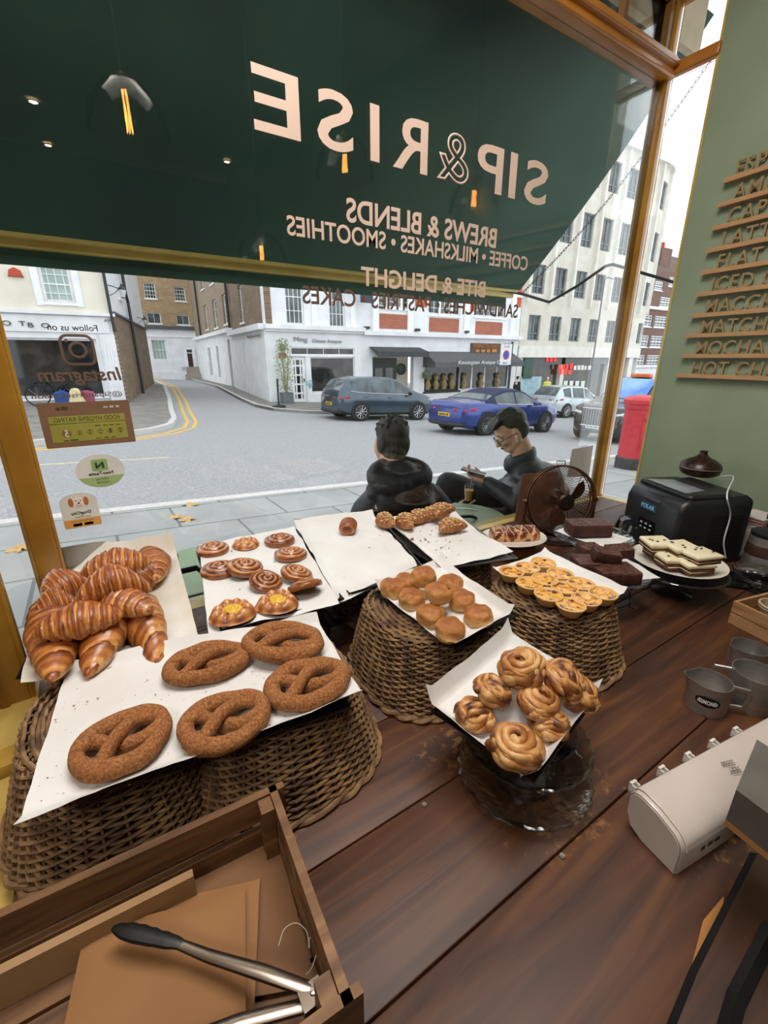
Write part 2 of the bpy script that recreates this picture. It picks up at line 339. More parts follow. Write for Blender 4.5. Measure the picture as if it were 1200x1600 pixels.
# ================= buildings =================
white = M('white_render', 'e6e7ea', 'd7d9dd', scale=1.5, rough=.8); cream = M('cream_render', 'e2ddd0', 'd5cfc0', scale=1.2, rough=.85, bump=.003, bscale=30)
wpaint = M('white_gloss_paint', 'eeeff1', 'dfe1e4', scale=3, rough=.4)
ybrick = brick_mat('yellow_stock_brick', 'b08f5e', '9a7648', 'b5a994', nstr=.3); dbrick = brick_mat('brown_stock_brick', '8a6f52', '725740', '9c9080', nstr=.35)
rbrick = brick_mat('orange_red_brick', 'b3553a', 'a0462e', 'a88876', nstr=.2); pbrick = brick_mat('dark_red_brick', '80594c', '6c483f', '8a766c', nstr=.25)
lbrick = brick_mat('pale_brown_brick', '9b8468', '83705a', 'a89c8a', nstr=.3)
orange = M('orange_terracotta', 'c2563a', 'b04a30', scale=3, rough=.7)
pane = M('window_pane_glass', '5a6468', '2c3436', scale=.9, rough=.06, spec=.8, pos=(.4, .6)); panel = M('window_pane_curtained', 'a9b8b0', '8fa39b', scale=1.4, rough=.1, spec=.8)
sdark = M('shop_window_glass', '1d2022', '4a4744', scale=1.3, rough=.05, spec=.8, pos=(.45, .7), detail=6)
stone = M('cream_stone_cladding', 'd6d3cb', 'c6c0b2', scale=1.1, rough=.8, distort=1, pos=(.3, .7)); fin = M('white_stone_fin', 'e3e1da', 'd6d3ca', scale=2, rough=.8)
dkmet = M('dark_iron', '24262a', rough=.45, c2='2e3034'); grey = M('grey_metal', '70757a', rough=.4, c2='80858a'); slate = M('slate', '4b4e55', '5a5d64', scale=5, rough=.7)
black = M('black_paint', '151618', '1d1e20', rough=.4)
class Fac:
    def __init__(s, name, label, ox, oy, th=0, cat='building'):
        s.o = thing(name, label, cat, (ox, oy, 0), th); s.O = Vector((ox, oy)); s.X = Vector((cos(th), sin(th))); s.N = Vector((-sin(th), cos(th)))
    def h(s, px, py, d=0):
        r = ray(px, py); O = s.O + s.N * d; t = O.dot(s.N) / Vector((r.x, r.y)).dot(s.N); p = r * t
        return (Vector((p.x, p.y)) - O).dot(s.X), p.z + EYE
    def r(s, x0, y0, x1, y1):
        a = s.h(x0, y0); b = s.h(x1, y1); u0, u1 = sorted((a[0], b[0])); z0, z1 = sorted((a[1], b[1])); return [u0, u1, z0, z1]
    def wall(s, u0, u1, z0, z1, ops, mat, d0=0, d=.3, name='wall'):
        us = sorted({u0, u1, *[min(max(q, u0), u1) for o in ops for q in o[:2]]}); zs = sorted({z0, z1, *[min(max(q, z0), z1) for o in ops for q in o[2:4]]})
        b = B()
        for i in range(len(us) - 1):
            for j in range(len(zs) - 1):
                cu = (us[i] + us[i + 1]) / 2; cz = (zs[j] + zs[j + 1]) / 2
                if any(o[0] < cu < o[1] and o[2] < cz < o[3] for o in ops): continue
                b.box(us[i], us[i + 1], d0, d0 + d, zs[j], zs[j + 1])
        return part(name, b, mat, s.o, smooth=False)
    def box(s, name, u0, u1, y0, y1, z0, z1, mat, **k): return part(name, B().box(u0, u1, y0, y1, z0, z1), mat, s.o, smooth=False, **k)
    def win(s, o, nx=2, ny=2, fm=None, gm=None, fw=.06, bw=.025, rec=.1, sill=True, name='window'):
        u0, u1, z0, z1 = o; b = B(); fm = fm or wpaint; y0 = rec
        b.box(u0, u0 + fw, y0, y0 + .07, z0, z1); b.box(u1 - fw, u1, y0, y0 + .07, z0, z1); b.box(u0 + fw, u1 - fw, y0, y0 + .07, z0, z0 + fw); b.box(u0 + fw, u1 - fw, y0, y0 + .07, z1 - fw, z1)
        for i in range(1, nx): u = u0 + (u1 - u0) * i / nx; b.box(u - bw / 2, u + bw / 2, y0 + .01, y0 + .05, z0 + fw, z1 - fw)
        for j in range(1, ny): z = z0 + (z1 - z0) * j / ny; q = bw * (1.6 if j * 2 == ny else 1) / 2; b.box(u0 + fw, u1 - fw, y0 + .005, y0 + .055, z - q, z + q)
        if sill: b.box(u0 - .08, u1 + .08, -.06, y0 + .02, z0 - .09, z0)
        w = part(name, b, fm, s.o, smooth=False); part('pane', B().box(u0 + fw * .8, u1 - fw * .8, y0 + .04, y0 + .05, z0 + fw * .8, z1 - fw * .8), gm or pane, w, smooth=False); return w
    def text(s, t, px, py, w, h, mat, y=-.03, **k):
        u, z = s.h(px, py); return part('lettering', textmesh('lettering', t, w, h, mat, ext=.02, **k), mat, s.o, loc=(u, y, z), rot=(pi / 2, 0, 0))

# --- left white shop
f = Fac('corner_shop', 'cream and white corner shop left of the side street with a dark display window', 0, 20)
shopw = f.r(22, 527, 167, 618); w1 = f.r(56, 411, 119, 474); w0 = [-3.3, -2.15, w1[2], w1[3]]; shopw[0] = -2.2
f.wall(-8, 1.3, 3.1, 7.0, [w1, w0], cream); f.wall(-8, 1.3, -.1, 3.1, [shopw, [-6.5, -2.5, shopw[2], shopw[3]]], white, d0=.02)
f.box('cornice', -8, 1.36, -.14, .05, 3.02, 3.12, white); f.box('fascia', -8, 1.1, -.04, .05, 2.46, 2.98, white)
f.box('pilaster', .74, 1.22, -.07, .05, 0, 2.42, white)
for k in range(4): f.box('flute', .82 + k * .1, .86 + k * .1, -.085, -.07, .45, 2.25, wpaint)
for o in (w1, w0): f.win(o, 4, 4, gm=panel, fw=.09, rec=.12); f.box('architrave', o[0] - .22, o[0] - .02, -.04, .05, o[2] - .12, o[3] + .2, wpaint); f.box('architrave', o[1] + .02, o[1] + .22, -.04, .05, o[2] - .12, o[3] + .2, wpaint)
f.win(shopw, 1, 1, gm=sdark, fw=.07, rec=.16); f.win([-6.5, -2.5, shopw[2], shopw[3]], 1, 1, gm=sdark, fw=.07, rec=.16)
bk = M('dark_lettering', '45433f', rough=.6)
f.text('O  T', 23, 509, .62, .15, bk, y=-.06); f.text('B  O', 62, 512, .6, .15, bk, y=-.06); f.text('61A', 169, 503, .22, .09, bk, y=-.06)
f.part = part('alarm_box', B().add([(-.3, 0, 0), (.3, 0, 0), (.22, 0, .3), (0, 0, .42), (-.22, 0, .3), (-.27, -.14, .02), (.27, -.14, .02), (.2, -.14, .28), (0, -.14, .38), (-.2, -.14, .28)], [(0, 1, 6, 5), (1, 2, 7, 6), (2, 3, 8, 7), (3, 4, 9, 8), (4, 0, 5, 9), (5, 6, 7, 8, 9)]), M('red_plastic', 'b8472f', rough=.5), f.o, loc=(f.h(25, 433)[0], 0, f.h(25, 433)[1]), smooth=False); f.part.scale = (.7, .7, .7)
part('drainpipe', B().tube([(1.24, -.12, 6.8), (1.24, -.12, 2.9), (1.27, -.09, 2.5)], .05, 8), dkmet, f.o)
f.box('roof', -8.1, 1.25, -.2, 1.0, 7, 7.2, slate)
sh = Fac('corner_shop_side_wing', 'brick side wall with white render above, flanking the side street on its left', 1.3, 20, radians(78))
sh.wall(0, 10.3, -.2, 3.15, [], dbrick); sh.wall(0, 10.3, 3.15, 6.3, [[2.2, 3.0, 3.9, 5.2]], white, d0=.02); sh.win([2.2, 3.0, 3.9, 5.2], 2, 2)
sh.box('coping', 0, 10.3, -.08, .2, 3.12, 3.2, slate); sh.box('roof', .05, 10.4, -.2, 3.5, 6.3, 6.5, slate)
part('drainpipe', B().tube([(3.6, -.1, 6.2), (3.6, -.1, 4.2), (3.9, -.1, 3.9), (3.9, -.1, 0)], .06, 8), dkmet, sh.o)
# street lantern on bracket
def lantern(loc, rz, label, s=1):
    t = thing('wall_lantern', label, 'lamp', loc, rz, 'wall lanterns of the side street')
    t.scale = (s * .68,) * 3; s = 1
    part('bracket', B().tube([(0, 0, .25), (.2, 0, .2), (.45, 0, .12), (.62, 0, .12)], .025 * s, 6).tube([(0, 0, -.25), (.25, 0, -.12), (.5, 0, .1)], .018 * s, 6), dkmet, t)
    part('lantern_glass', B().lathe([(.09, -.36), (.19, .0)], 4), M('lantern_glass', 'c6cdd2', rough=.1), t, loc=(.62, 0, .05), smooth=False)
    part('lantern_frame', B().lathe([(.2, 0), (.22, .03), (.06, .2), (.05, .28), (.01, .3)], 4).lathe([(.1, -.4), (.1, -.36)], 4), dkmet, t, loc=(.62, 0, .05), smooth=False)
p = aty(172, 452, 19.9); lantern((1.33, 20.2, p.z), radians(-8), 'black bracket lantern on the corner of the cream shop')
p = aty(205, 500, 27); lantern((2.78, 27, p.z), radians(-8), 'small black bracket lantern further along the brick side wall', .8)

# --- back building
f = Fac('rear_brick_house', 'yellow brick house with white ground floor closing the end of the side street', 0, 44)
ws = [f.r(223, 441, 245, 467), f.r(271, 447, 291, 471), f.r(229, 488, 253, 506), f.r(275, 492, 297, 508)]
zc = f.h(255, 512)[1]
f.wall(2, 11, zc, 10, ws, ybrick)
for k, o in enumerate(ws): f.win(o, 4 if k < 2 else 2, 4 if k < 2 else 1, gm=pane)
sw = f.r(235, 531, 262, 562); dr = f.r(288, 545, 304, 572); dr[2] = f.h(300, 573)[1]
f.wall(2, 11, -.4, zc, [sw, dr], white, d0=-.3, d=.6, name='ground_floor_wall'); f.box('cornice', 2, 11, -.5, 0, zc - .15, zc + .1, slate)
f.box('string_course', 2, 11, -.38, -.28, zc - .75, zc - .62, wpaint)
w = f.win(sw, 4, 2, gm=panel, rec=-.15, sill=True)
d = f.box('door', dr[0] + .12, dr[1] - .12, -.2, -.12, dr[2], dr[3] - .35, M('oxblood_door', '4c2226', rough=.35)); part('handle', B().ball(((dr[0] + dr[1]) / 2, -.24, dr[2] + 1.05), .05), M('brass', 'c9a04c', metal=1, rough=.3), d)
f.box('door_frame', dr[0] - .12, dr[0] + .1, -.4, -.1, dr[2], dr[3], wpaint); f.box('door_frame', dr[1] - .1, dr[1] + .12, -.4, -.1, dr[2], dr[3], wpaint)
f.box('fanlight', dr[0] + .1, dr[1] - .1, -.2, -.12, dr[3] - .33, dr[3] - .03, pane)
b = B()
for k in range(4): b.box(dr[0] - .5, dr[1] + 1.2, -.4 - .35 * (k + 1), -.3, -.3, dr[2] - .2 * k)
part('steps', b, M('step_stone', 'a59f94', rough=.8), f.o, smooth=False)
zb = f.h(225, 588)[1]; b = B(); u0, u1 = f.h(212, 588)[0], f.h(287, 588)[0]
n = 26
for k in range(n + 1): u = u0 + (u1 - u0) * k / n; b.box(u - .02, u + .02, -1.5, -1.46, zb + .35, zb + 1.35)
b.box(u0, u1, -1.52, -1.44, zb + 1.3, zb + 1.36); b.box(u0, u1, -1.52, -1.44, zb + .4, zb + .46); part('railing', b, wpaint, f.o, smooth=False); f.box('plinth', u0, u1, -1.6, -.3, -.4, zb + .35, white)
f.box('roof', 1.8, 11.2, -.2, 6, 10, 10.2, slate); part('drainpipe', B().tube([(f.h(304, 440)[0], -.1, 9.8), (f.h(304, 440)[0], -.1, 4)], .07, 6), dkmet, f.o)

# --- houses on the right of the side street
th = radians(-94); O = Vector((8.7, 43)); L = (Vector((7.1, 20.5)) - O).length
f = Fac('side_street_terrace', 'brick terrace with white shopfronts along the right side of the side street', 8.7, 43, th)
um = f.h(360, 500)[0]; fl = f.h(330, 524)[1]; fl2 = f.h(390, 515)[1]
ws = [f.r(318, 478, 326, 514), f.r(331, 470, 341, 511), f.r(346, 461, 357, 505), f.r(312, 430, 319, 450), f.r(326, 425, 334, 441)]
ws2 = [f.r(371, 447, 382, 503)]
f.wall(0, um, fl, 9, ws, lbrick, name='upper_wall'); f.wall(um, L, fl2, 9, ws2, dbrick, name='upper_wall')
for o in ws + ws2: f.win(o, 2, 3, fw=.08)
g1 = [f.r(325, 543, 333, 578), f.r(338, 541, 346, 580)]; g1 = [[o[0], o[1], .4, o[3]] for o in g1]
dd = f.r(356, 531, 366, 590); dd[2] = -.3
f.wall(0, um + .3, -.5, fl, g1 + [dd], white, d0=-.05, name='shopfront'); f.wall(um + .3, L, -.5, fl2, [f.r(383, 535, 389, 610)], white, d0=-.1, name='shopfront')
for o in g1: f.win(o, 1, 2, gm=sdark, rec=.05)
f.box('door', dd[0] + .05, dd[1] - .05, .1, .15, dd[2], dd[3], black); o = f.r(383, 535, 389, 610); f.box('door', o[0] + .05, o[1] - .05, .05, .1, -.3, o[3], grey)
f.box('cornice', 0, um + .3, -.3, .05, fl - .12, fl + .1, white); f.box('cornice', um + .3, L, -.35, .05, fl2 - .14, fl2 + .1, white)
for px in (313, 361): u = f.h(px, 500)[0]; part('drainpipe', B().tube([(u, -.12, 8.8), (u, -.12, fl)], .07, 6), dkmet, f.o)
f.text('Ming Chinese Antiques', 402, 528, 2.6, .14, M('gold_grey_letter', '8e8672', rough=.5), y=-.16)
f.box('roof', .1, L - .4, -.2, 2, 9, 9.2, slate)

# --- Ming
f = Fac('antique_shop', 'white two-storey antique shop on the corner with a plant by its glazed door', 0, 20.5)
def c4(x0, y0, x1, y1): return f.r(400 + x0 / 3, 400 + y0 / 3, 400 + x1 / 3, 400 + y1 / 3)
wa = c4(130, 110, 228, 322); wb_ = c4(338, 120, 420, 335); wa[3] = wb_[3] = wa[3] + .5; cz = f.h(480, 512)[1]
f.wall(7.1, 12.0, cz, 9, [wa, wb_], white, name='upper_wall'); f.win(wa, 4, 4, fw=.07); f.win(wb_, 4, 4, fw=.07)
for px in (490, 551): u = f.h(px, 480)[0]; f.box('quoin_strip', u - .12, u + .12, -.06, .02, cz, 8.9, wpaint)
tr = c4(160, 427, 460, 466); sw = c4(252, 474, 460, 632); dr = c4(160, 470, 242, 682); zg = ground(8.5, 20.5) + .1; dr[2] = zg
sw[1] = tr[1]
f.wall(7.1, 12.0, zg - .4, cz, [tr, sw, dr], white, d0=-.05, name='shopfront')
f.box('cornice', 7.0, 12.05, -.32, .02, cz - .1, cz + .08, white); f.box('cornice_moulding', 7.05, 12.0, -.2, 0, cz - .2, cz - .1, white)
f.win(tr, 4, 1, gm=sdark, fw=.05, sill=False, rec=0); f.win(sw, 1, 1, gm=sdark, fw=.05, rec=.02); d = f.win(dr, 3, 5, gm=sdark, fw=.16, bw=.07, rec=.05, sill=False, name='glazed_door')
part('handle', B().box(dr[1] - .12, dr[1] - .08, 0, .04, zg + .95, zg + 1.1), dkmet, d)
gl = M('grey_green_letter', '84847a', rough=.5)
f.text('Ming', 469, 536, .66, .26, gl, y=-.09); f.text('Chinese Antiques', 510, 537, 1.55, .19, gl, y=-.09)
f.box('alarm_plate', *c4(104, 455, 140, 476)[:2], -.1, -.05, *c4(104, 455, 140, 476)[2:], M('alarm_red', 'a94048', rough=.5)); u, z = f.h(440, 543); part('alarm_bell', B().lathe([(.16, 0), (.13, .08), (.0, .1)], 12), M('alarm_grey', '7a7f84', rough=.5), f.o, loc=(u, -.1, z), rot=(pi / 2, 0, 0))
u, z = f.h(443, 545)
vase = part('window_vase', B().lathe([(.1, 0), (.17, .2), (.16, .4), (.07, .55), (.09, .6)], 12), M('celadon', '9fc0c8', rough=.2), f.o, loc=(9.05, .06, sw[2] + .15))
f.box('roof', 7.05, 11.95, -.2, 1.0, 9, 9.2, slate)
# corner planter
u, z = f.h(443, 628)
t = thing('potted_bamboo', 'tall airy potted bamboo beside the antique shop door', 'plant', (f.h(442, 628)[0], 19.95, ground(8, 20) + .12))
part('planter', B().box(-.24, .24, -.24, .24, 0, .5), M('lead_planter', '5c6268', '6d7378', rough=.6), t, smooth=False)
b = B(); st = B()
for k in range(9):
    a = random.uniform(0, 6.28); q = random.uniform(.1, .4); st.tube([(0.05 * cos(a), .05 * sin(a), .5), (q * .5 * cos(a), q * .5 * sin(a), 1.4), (q * cos(a), q * sin(a), 2.5 + random.uniform(-.5, .3))], .012, 4)
for k in range(650):
    z = random.uniform(.6, 2.8); rr = .16 + .26 * sin(min(1, (z - .4) / 2.4) * pi) ** .6; a = random.uniform(0, 6.28); q = rr * sqrt(random.random()); c = Vector((q * cos(a), q * sin(a), z))
    d = Vector((random.uniform(-1, 1), random.uniform(-1, 1), random.uniform(-.9, .4))).normalized() * random.uniform(.08, .15); s = d.cross(Vector((random.uniform(-1, 1), .3, .5))).normalized() * .022
    b.add([c, c + d * .5 + s, c + d, c + d * .5 - s], [(0, 1, 2, 3)])
part('stems', st, M('bamboo_stem', '8a8a55', rough=.6), t); part('foliage', b, M('bamboo_leaf', '8b9a66', 'a9b07c', scale=4, rough=.6), t, smooth=False)
t = solo('tripod_sign_stand', B().tube([(0, 0, 0), (0.02, 0, 1.15)], .04, 6).lathe([(.3, 0), (.3, .05), (.1, .1)], 12), dkmet, 'black bollard post on the pavement at the side street corner', 'bollard', (6.75, 18.6, ground(6.75, 18.6) + .12))

# --- Antiques centre
f = Fac('antiques_centre', 'white building with orange brick panels, a dark canopy door and grey shop blind', 0, 20.5)
bw = [c4(563, 120, 727, 250), c4(818, 150, 957, 283), c4(1035, 160, 1168, 292)]
for o in bw: o[3] = max(q[3] for q in bw)
pn = [c4(563, 268, 717, 345), c4(812, 288, 948, 360), c4(1030, 305, 1150, 375)]
cz2 = f.h(640, 522)[1]; zz = ground(17, 20.5)
f.wall(12.0, 23.4, cz2, 9.3, bw, white, name='upper_wall')
for o in bw: w = f.win(o, 6, 4, fw=.1, gm=pane)
for o in bw: f.box('mullion', o[0] + (o[1] - o[0]) * .3, o[0] + (o[1] - o[0]) * .3 + .12, .02, .12, o[2], o[3], wpaint); f.box('mullion', o[0] + (o[1] - o[0]) * .7, o[0] + (o[1] - o[0]) * .7 + .12, .02, .12, o[2], o[3], wpaint)
for o in pn: f.box('brick_panel', *o[:2], -.03, .02, *o[2:], rbrick)
for a in ((748, 165, 800, 240), (975, 190, 1025, 260)): o = c4(*a); f.box('orange_panel', o[0], o[1], -.04, .02, o[2], 8.5, orange)
for px in (586, 640, 728, 800): u = f.h(px, 500)[0]; f.box('pilaster', u - .18, u + .18, -.1, .02, cz2, 9.2, wpaint)
u0 = f.h(803, 430)[0]; f.box('orange_pier', u0 + .05, 23.3, -.05, .02, f.h(810, 480)[1], 8.6, orange)
for z in (5.1, 6.6, 8): f.box('white_band', u0, 23.35, -.07, 0, z, z + .25, wpaint)
dr = c4(545, 470, 735, 640); dr[2] = zz - .2; s1 = c4(790, 515, 950, 640); s2 = c4(958, 522, 1180, 640); s1[3] += .3; s2[3] = s1[3]; s1[2] = s2[2] = zz + .75
f.wall(12.0, 23.4, zz - .8, cz2, [dr, s1, s2], white, d0=-.02, name='shopfront')
f.box('cornice', 12.0, 23.45, -.3, .02, cz2 - .12, cz2 + .08, white)
f.box('porch_lining', dr[0], dr[1], .5, .55, dr[2], dr[3], M('porch_stone', 'a79c92', 'b5aba0', rough=.7)); o = c4(552, 478, 672, 640); dd = f.box('double_door', o[0], o[1], .3, .42, dr[2], o[3], black)
m = (o[0] + o[1]) / 2
for a, b_ in ((o[0] + .25, m - .1), (m + .1, o[1] - .25)): part('pane', B().box(a, b_, .28, .3, dr[2] + .5, o[3] - .5), sdark, dd, smooth=False)
b = B(); o = c4(530, 425, 765, 460); b.add([(o[0], -.02, o[3]), (o[1], -.02, o[3]), (o[1], -.9, o[2] + .1), (o[0], -.9, o[2] + .1), (o[0], -.9, o[2] - .15), (o[1], -.9, o[2] - .15)], [(0, 1, 2, 3), (3, 2, 5, 4), (0, 3, 4), (1, 2, 5)]); cn = part('door_canopy', b, M('dark_canopy', '34363a', '44464b', rough=.8), f.o, smooth=False)
u, z = f.h(640, 577); part('round_plaque', B().lathe([(.3, 0), (.3, .06), (.26, .08)], 20), black, f.o, loc=(dr[1] - .5, .45, z), rot=(pi / 2, 0, 0))
o = c4(783, 447, 1190, 525); b = B(); b.add([(o[0], -.02, o[3]), (o[1], -.02, o[3]), (o[1], -1.1, o[2] + .38), (o[0], -1.1, o[2] + .38), (o[0], -1.12, o[2] + .12), (o[1], -1.12, o[2] + .12), (o[0], -.02, o[2] + .12), (o[1], -.02, o[2] + .12)], [(0, 1, 2, 3), (3, 2, 5, 4), (0, 3, 4, 6), (1, 2, 5, 7)])
part('shop_blind', b, M('grey_blind', '4d4f53', '5c5e62', rough=.85), f.o, smooth=False); u, z = f.h(739, 571)
part('lettering', textmesh('lettering', 'Kensington Antique Centre', 4.0, .26, M('white_letter', 'e8e8e6', rough=.6), ext=.01, shear=.2), MATS['white_letter'], f.o, loc=(u - .2, -1.14, o[2] + .2), rot=(pi / 2, 0, 0))
o = c4(1005, 408, 1140, 455); f.box('brown_signboard', *o[:2], -.12, -.02, *o[2:], M('brown_board', '5a4636', rough=.6)); ol = M('orange_letter', 'c07a3c', rough=.6)
f.text('KENSINGTON CHURCH', 400 / 1 + 357.5, 544, o[1] - o[0] - .3, .2, ol, y=-.14); f.text('~4', 757.5, 550.5, 1.8, .2, ol, y=-.14)
f.win(s1, 1, 1, gm=sdark, fw=.08, rec=.1, fm=dkmet); f.win(s2, 4, 1, gm=sdark, fw=.08, rec=.1, fm=wpaint, bw=.12)
gd = M('display_goods', 'b69a6a', '7b6a54', scale=6, rough=.5)
for k in range(7):
    u = s1[0] + .3 + k * .6 if k < 4 else s2[0] + .4 + (k - 4) * 1.4
    part('display_piece', B().lathe([(.12, 0), (.2, .25), (.1, .5), (.18, .75), (.02, .9)], 10), gd, f.o, loc=(u, .06, s1[2] + .1))
u, z = f.h(660, 585); hb = part('hanging_basket', B().ball((0, 0, 0), .22).lathe([(.2, -.2), (.23, 0)], 12), M('hanging_green', '4a5a3e', '6c6a50', scale=9, rough=.9), f.o, loc=(u, -.35, z)); part('basket_hook', B().tube([(u, 0, z + .45), (u, -.35, z + .45), (u, -.35, z + .2)], .02, 5), dkmet, f.o)
f.box('roof', 12, 23.4, -.2, 4, 9.3, 9.5, slate)
for px in (571, 650, 727): u, z = f.h(px, 508); part('spotlight', B().box(-.12, .12, -.25, -.05, 0, .12), dkmet, f.o, loc=(u, 0, cz2 + .15), smooth=False)
# projecting black sign
p = aty(573, 458, 19.9); t = thing('projecting_sign', 'dark projecting board sign above the antique shop fascia', 'sign', (p.x, 19.9, p.z)); part('board', B().box(-.33, .33, -.04, .04, -.42, .4), M('navy_board', '3a3a4a', rough=.5), t, smooth=False); part('bracket', B().tube([(0, 0, .4), (0, .6, .45)], .02, 5), dkmet, t)
for k in range(3): part('lettering', textmesh('l', '~3', .46, .06, MATS['white_letter']), MATS['white_letter'], t, loc=(0, -.045, .2 - k * .14), rot=(pi / 2, 0, 0))

# --- concrete office block with rounded corner
f = Fac('office_block', 'pale stone office block with fins and a rounded corner at the right', 0, 20.5)
R_ = 4.0; uc = 36.6; H1 = 15.0; zgf = 1.66
def curve(u):
    if u <= uc: return Vector((u, 0, 0)), Vector((1, 0, 0)), Vector((0, -1, 0))
    a = (u - uc) / R_
    if a <= pi / 2 * .95: return Vector((uc + R_ * sin(a), R_ - R_ * cos(a), 0)), Vector((cos(a), sin(a), 0)), Vector((sin(a), -cos(a), 0))
    a0 = pi / 2 * .95; p = Vector((uc + R_ * sin(a0), R_ - R_ * cos(a0), 0)); t = Vector((cos(a0), sin(a0), 0)); return p + t * (u - uc - R_ * a0), t, Vector((sin(a0), -cos(a0), 0))
def cbox(b, u0, u1, n0, n1, z0, z1, n=1):
    for k in range(n):
        a, _, na = curve(u0 + (u1 - u0) * k / n); c, _, nc = curve(u0 + (u1 - u0) * (k + 1) / n)
        v = [a + na * n0, c + nc * n0, c + nc * n1, a + na * n1]; b.add([(q.x, q.y, z) for z in (z0, z1) for q in v], [(3, 2, 1, 0), (4, 5, 6, 7), (0, 1, 5, 4), (1, 2, 6, 5), (2, 3, 7, 6), (3, 0, 4, 7)])
UE = 50; pitch_ = 2.12; cols = [24.2 + pitch_ * k for k in range(12)]
rows = [(2.7, 4.2), (5.42, 7.05), (8.45, 10.35), (11.8, 13.5)]
b = B(); us = [23.45]
for c in cols: us += [c, c + 1.15]
us.append(UE); zs = [zgf]
for a, c in rows: zs += [a, c]
zs.append(H1)
for i in range(len(us) - 1):
    for j in range(len(zs) - 1):
        if i % 2 == 1 and j % 2 == 1: continue
        cbox(b, us[i], us[i + 1], -.35, 0, zs[j], zs[j + 1], 6 if us[i + 1] > uc and i == len(us) - 2 else 2)
part('wall', b, stone, f.o, smooth=False)
b = B()
for c in cols: cbox(b, c - .52, c - .38, 0, .22, 4.9, 14.3)
cbox(b, 23.45, UE, 0, .3, 14.4, 15.0, 30); cbox(b, 23.45, UE, -.02, .1, 1.66, 2.35, 30); part('fins', b, fin, f.o, smooth=False)
for c in cols:
    for a, d in rows:
        b = B(); cbox(b, c, c + 1.15, -.2, -.12, a, a + .07); cbox(b, c, c + 1.15, -.2, -.12, d - .07, d); cbox(b, c, c + .07, -.2, -.12, a, d); cbox(b, c + 1.08, c + 1.15, -.2, -.12, a, d); cbox(b, c + .6, c + .66, -.2, -.12, a, d); cbox(b, c, c + 1.15, -.2, -.12, a + .4, a + .46)
        w = part('window', b, grey, f.o, smooth=False); b = B(); cbox(b, c, c + 1.15, -.19, -.17, a, d); part('pane', b, pane, w, smooth=False)
for k, (a, d) in enumerate(((23.5, 24.0), (28.0, 28.4), (33.6, 34.6), (36.4, 36.9), (39.2, 40.2), (43, 44))):
    b = B(); cbox(b, a, d, -.4, 0, -2.6, 1.66, 3); part('ground_floor_pier', b, fin, f.o, smooth=False)
b = B(); cbox(b, 24.0, 47, -.4, -.3, -2.6, 1.66, 24); part('shopfront_glass', b, sdark, f.o, smooth=False)
b = B(); cbox(b, 24.0, 33.6, -.3, 0, 1.2, 1.66); part('shopfront_header', b, M('dark_header', '55595c', rough=.5), f.o, smooth=False)
red = M('red_neon_sign', 'd02a22', rough=.5, emit='e0281f', estr=.9)
def sgn(px, py_, tx, w, h, m): u, z = f.h(px, py_, -.25); part('lettering', textmesh('l', tx, w, h, m, bold=.02), m, f.o, loc=(u, -.05, z), rot=(pi / 2, 0, 0))
sgn(888, 577, '~4', 1.7, .42, red); sgn(888, 585, '~3', 1.6, .42, red); sgn(914, 578, '~5', 2.1, .32, MATS['white_letter']); sgn(866, 565, '~3', 1.2, .3, red)
f.box('green_hanging_sign', 24.05, 24.9, -.12, -.02, .35, 1.6, M('deep_green_board', '2f5046', rough=.5)); u, z = f.h(826, 607); f.box('pale_poster', u - .95, u + 1.15, -.05, .0, z - .7, z + .75, M('pale_blue_poster', 'a9c3d0', '8fa9b8', scale=3, rough=.5))
wl = M('white_paper', 'eceeee', rough=.6)
for k in range(5):
    u, z = f.h(879 + 9 * k, 602); f.box('window_card', u - .22, u + .22, .24, .27, z - .4, z + .3, wl)
b = B(); cbox(b, 24, UE, -8, 0, 14.95, 15.1, 20); part('roof', b, slate, f.o, smooth=False)

# --- brown mansion block at far right
f = Fac('mansion_block', 'dark red brick mansion block with white sash windows at the far right', 0, 30)
uL = f.h(1000, 560)[0]; 
def c8(x0, y0, x1, y1): return f.r(1000 + x0 / 3.2, 200 + y0 / 3.2, 1000 + x1 / 3.2, 200 + y1 / 3.2)
ws = [c8(105, 842, 158, 900), c8(78, 938, 130, 1000), c8(58, 1038, 112, 1098), c8(38, 1135, 92, 1190), c8(150, 742, 200, 800), c8(78, 762, 112, 815)]
zt = f.h(1045, 424)[1]; zb = f.h(1010, 575)[1]
w2 = [[o[1] + 2.2, o[1] + 2.2 + (o[1] - o[0]), o[2], o[3]] for o in ws[:4]] + [[o[0] - 3.4, o[1] - 3.4, o[2], o[3]] for o in ws[1:4]]
f.wall(uL - 5, uL + 26, zb, zt, ws + w2, pbrick)
for o in ws + w2: f.win(o, 4, 4, fw=.12, bw=.06)
for y in (905, 1190): z = f.h(1035, 200 + y / 3.2)[1]; f.box('string_course', uL - 5, uL + 26, -.2, .02, z - .15, z + .15, white)
f.wall(uL - 5, uL + 26, -4, zb, [], white, name='ground_floor_wall'); b = B(); b.add([(uL - 5, 0, zt), (uL + 26, 0, zt), (uL + 26, 4, zt + 3), (uL - 5, 4, zt + 3), (uL - 5, 8, zt), (uL + 26, 8, zt)], [(0, 1, 2, 3), (3, 2, 5, 4), (0, 3, 4), (1, 5, 2)]); part('roof', b, M('roof_tile', '6a5850', '5a4a44', scale=3, rough=.8), f.o, smooth=False)
u = f.h(1054, 405)[0]
f.box('chimney_stack', u - 1, u + 1.2, 1, 3, zt - .5, zt + 2.6, pbrick); 
for k in range(4): part('chimney_pot', B().lathe([(.22, 0), (.17, .7), (.2, .8)], 10), orange, f.o, loc=(u - .7 + k * .5, 2, zt + 2.6))
f.text('GAILS', 1011, 597, 2.2, .6, bk, y=-.1)
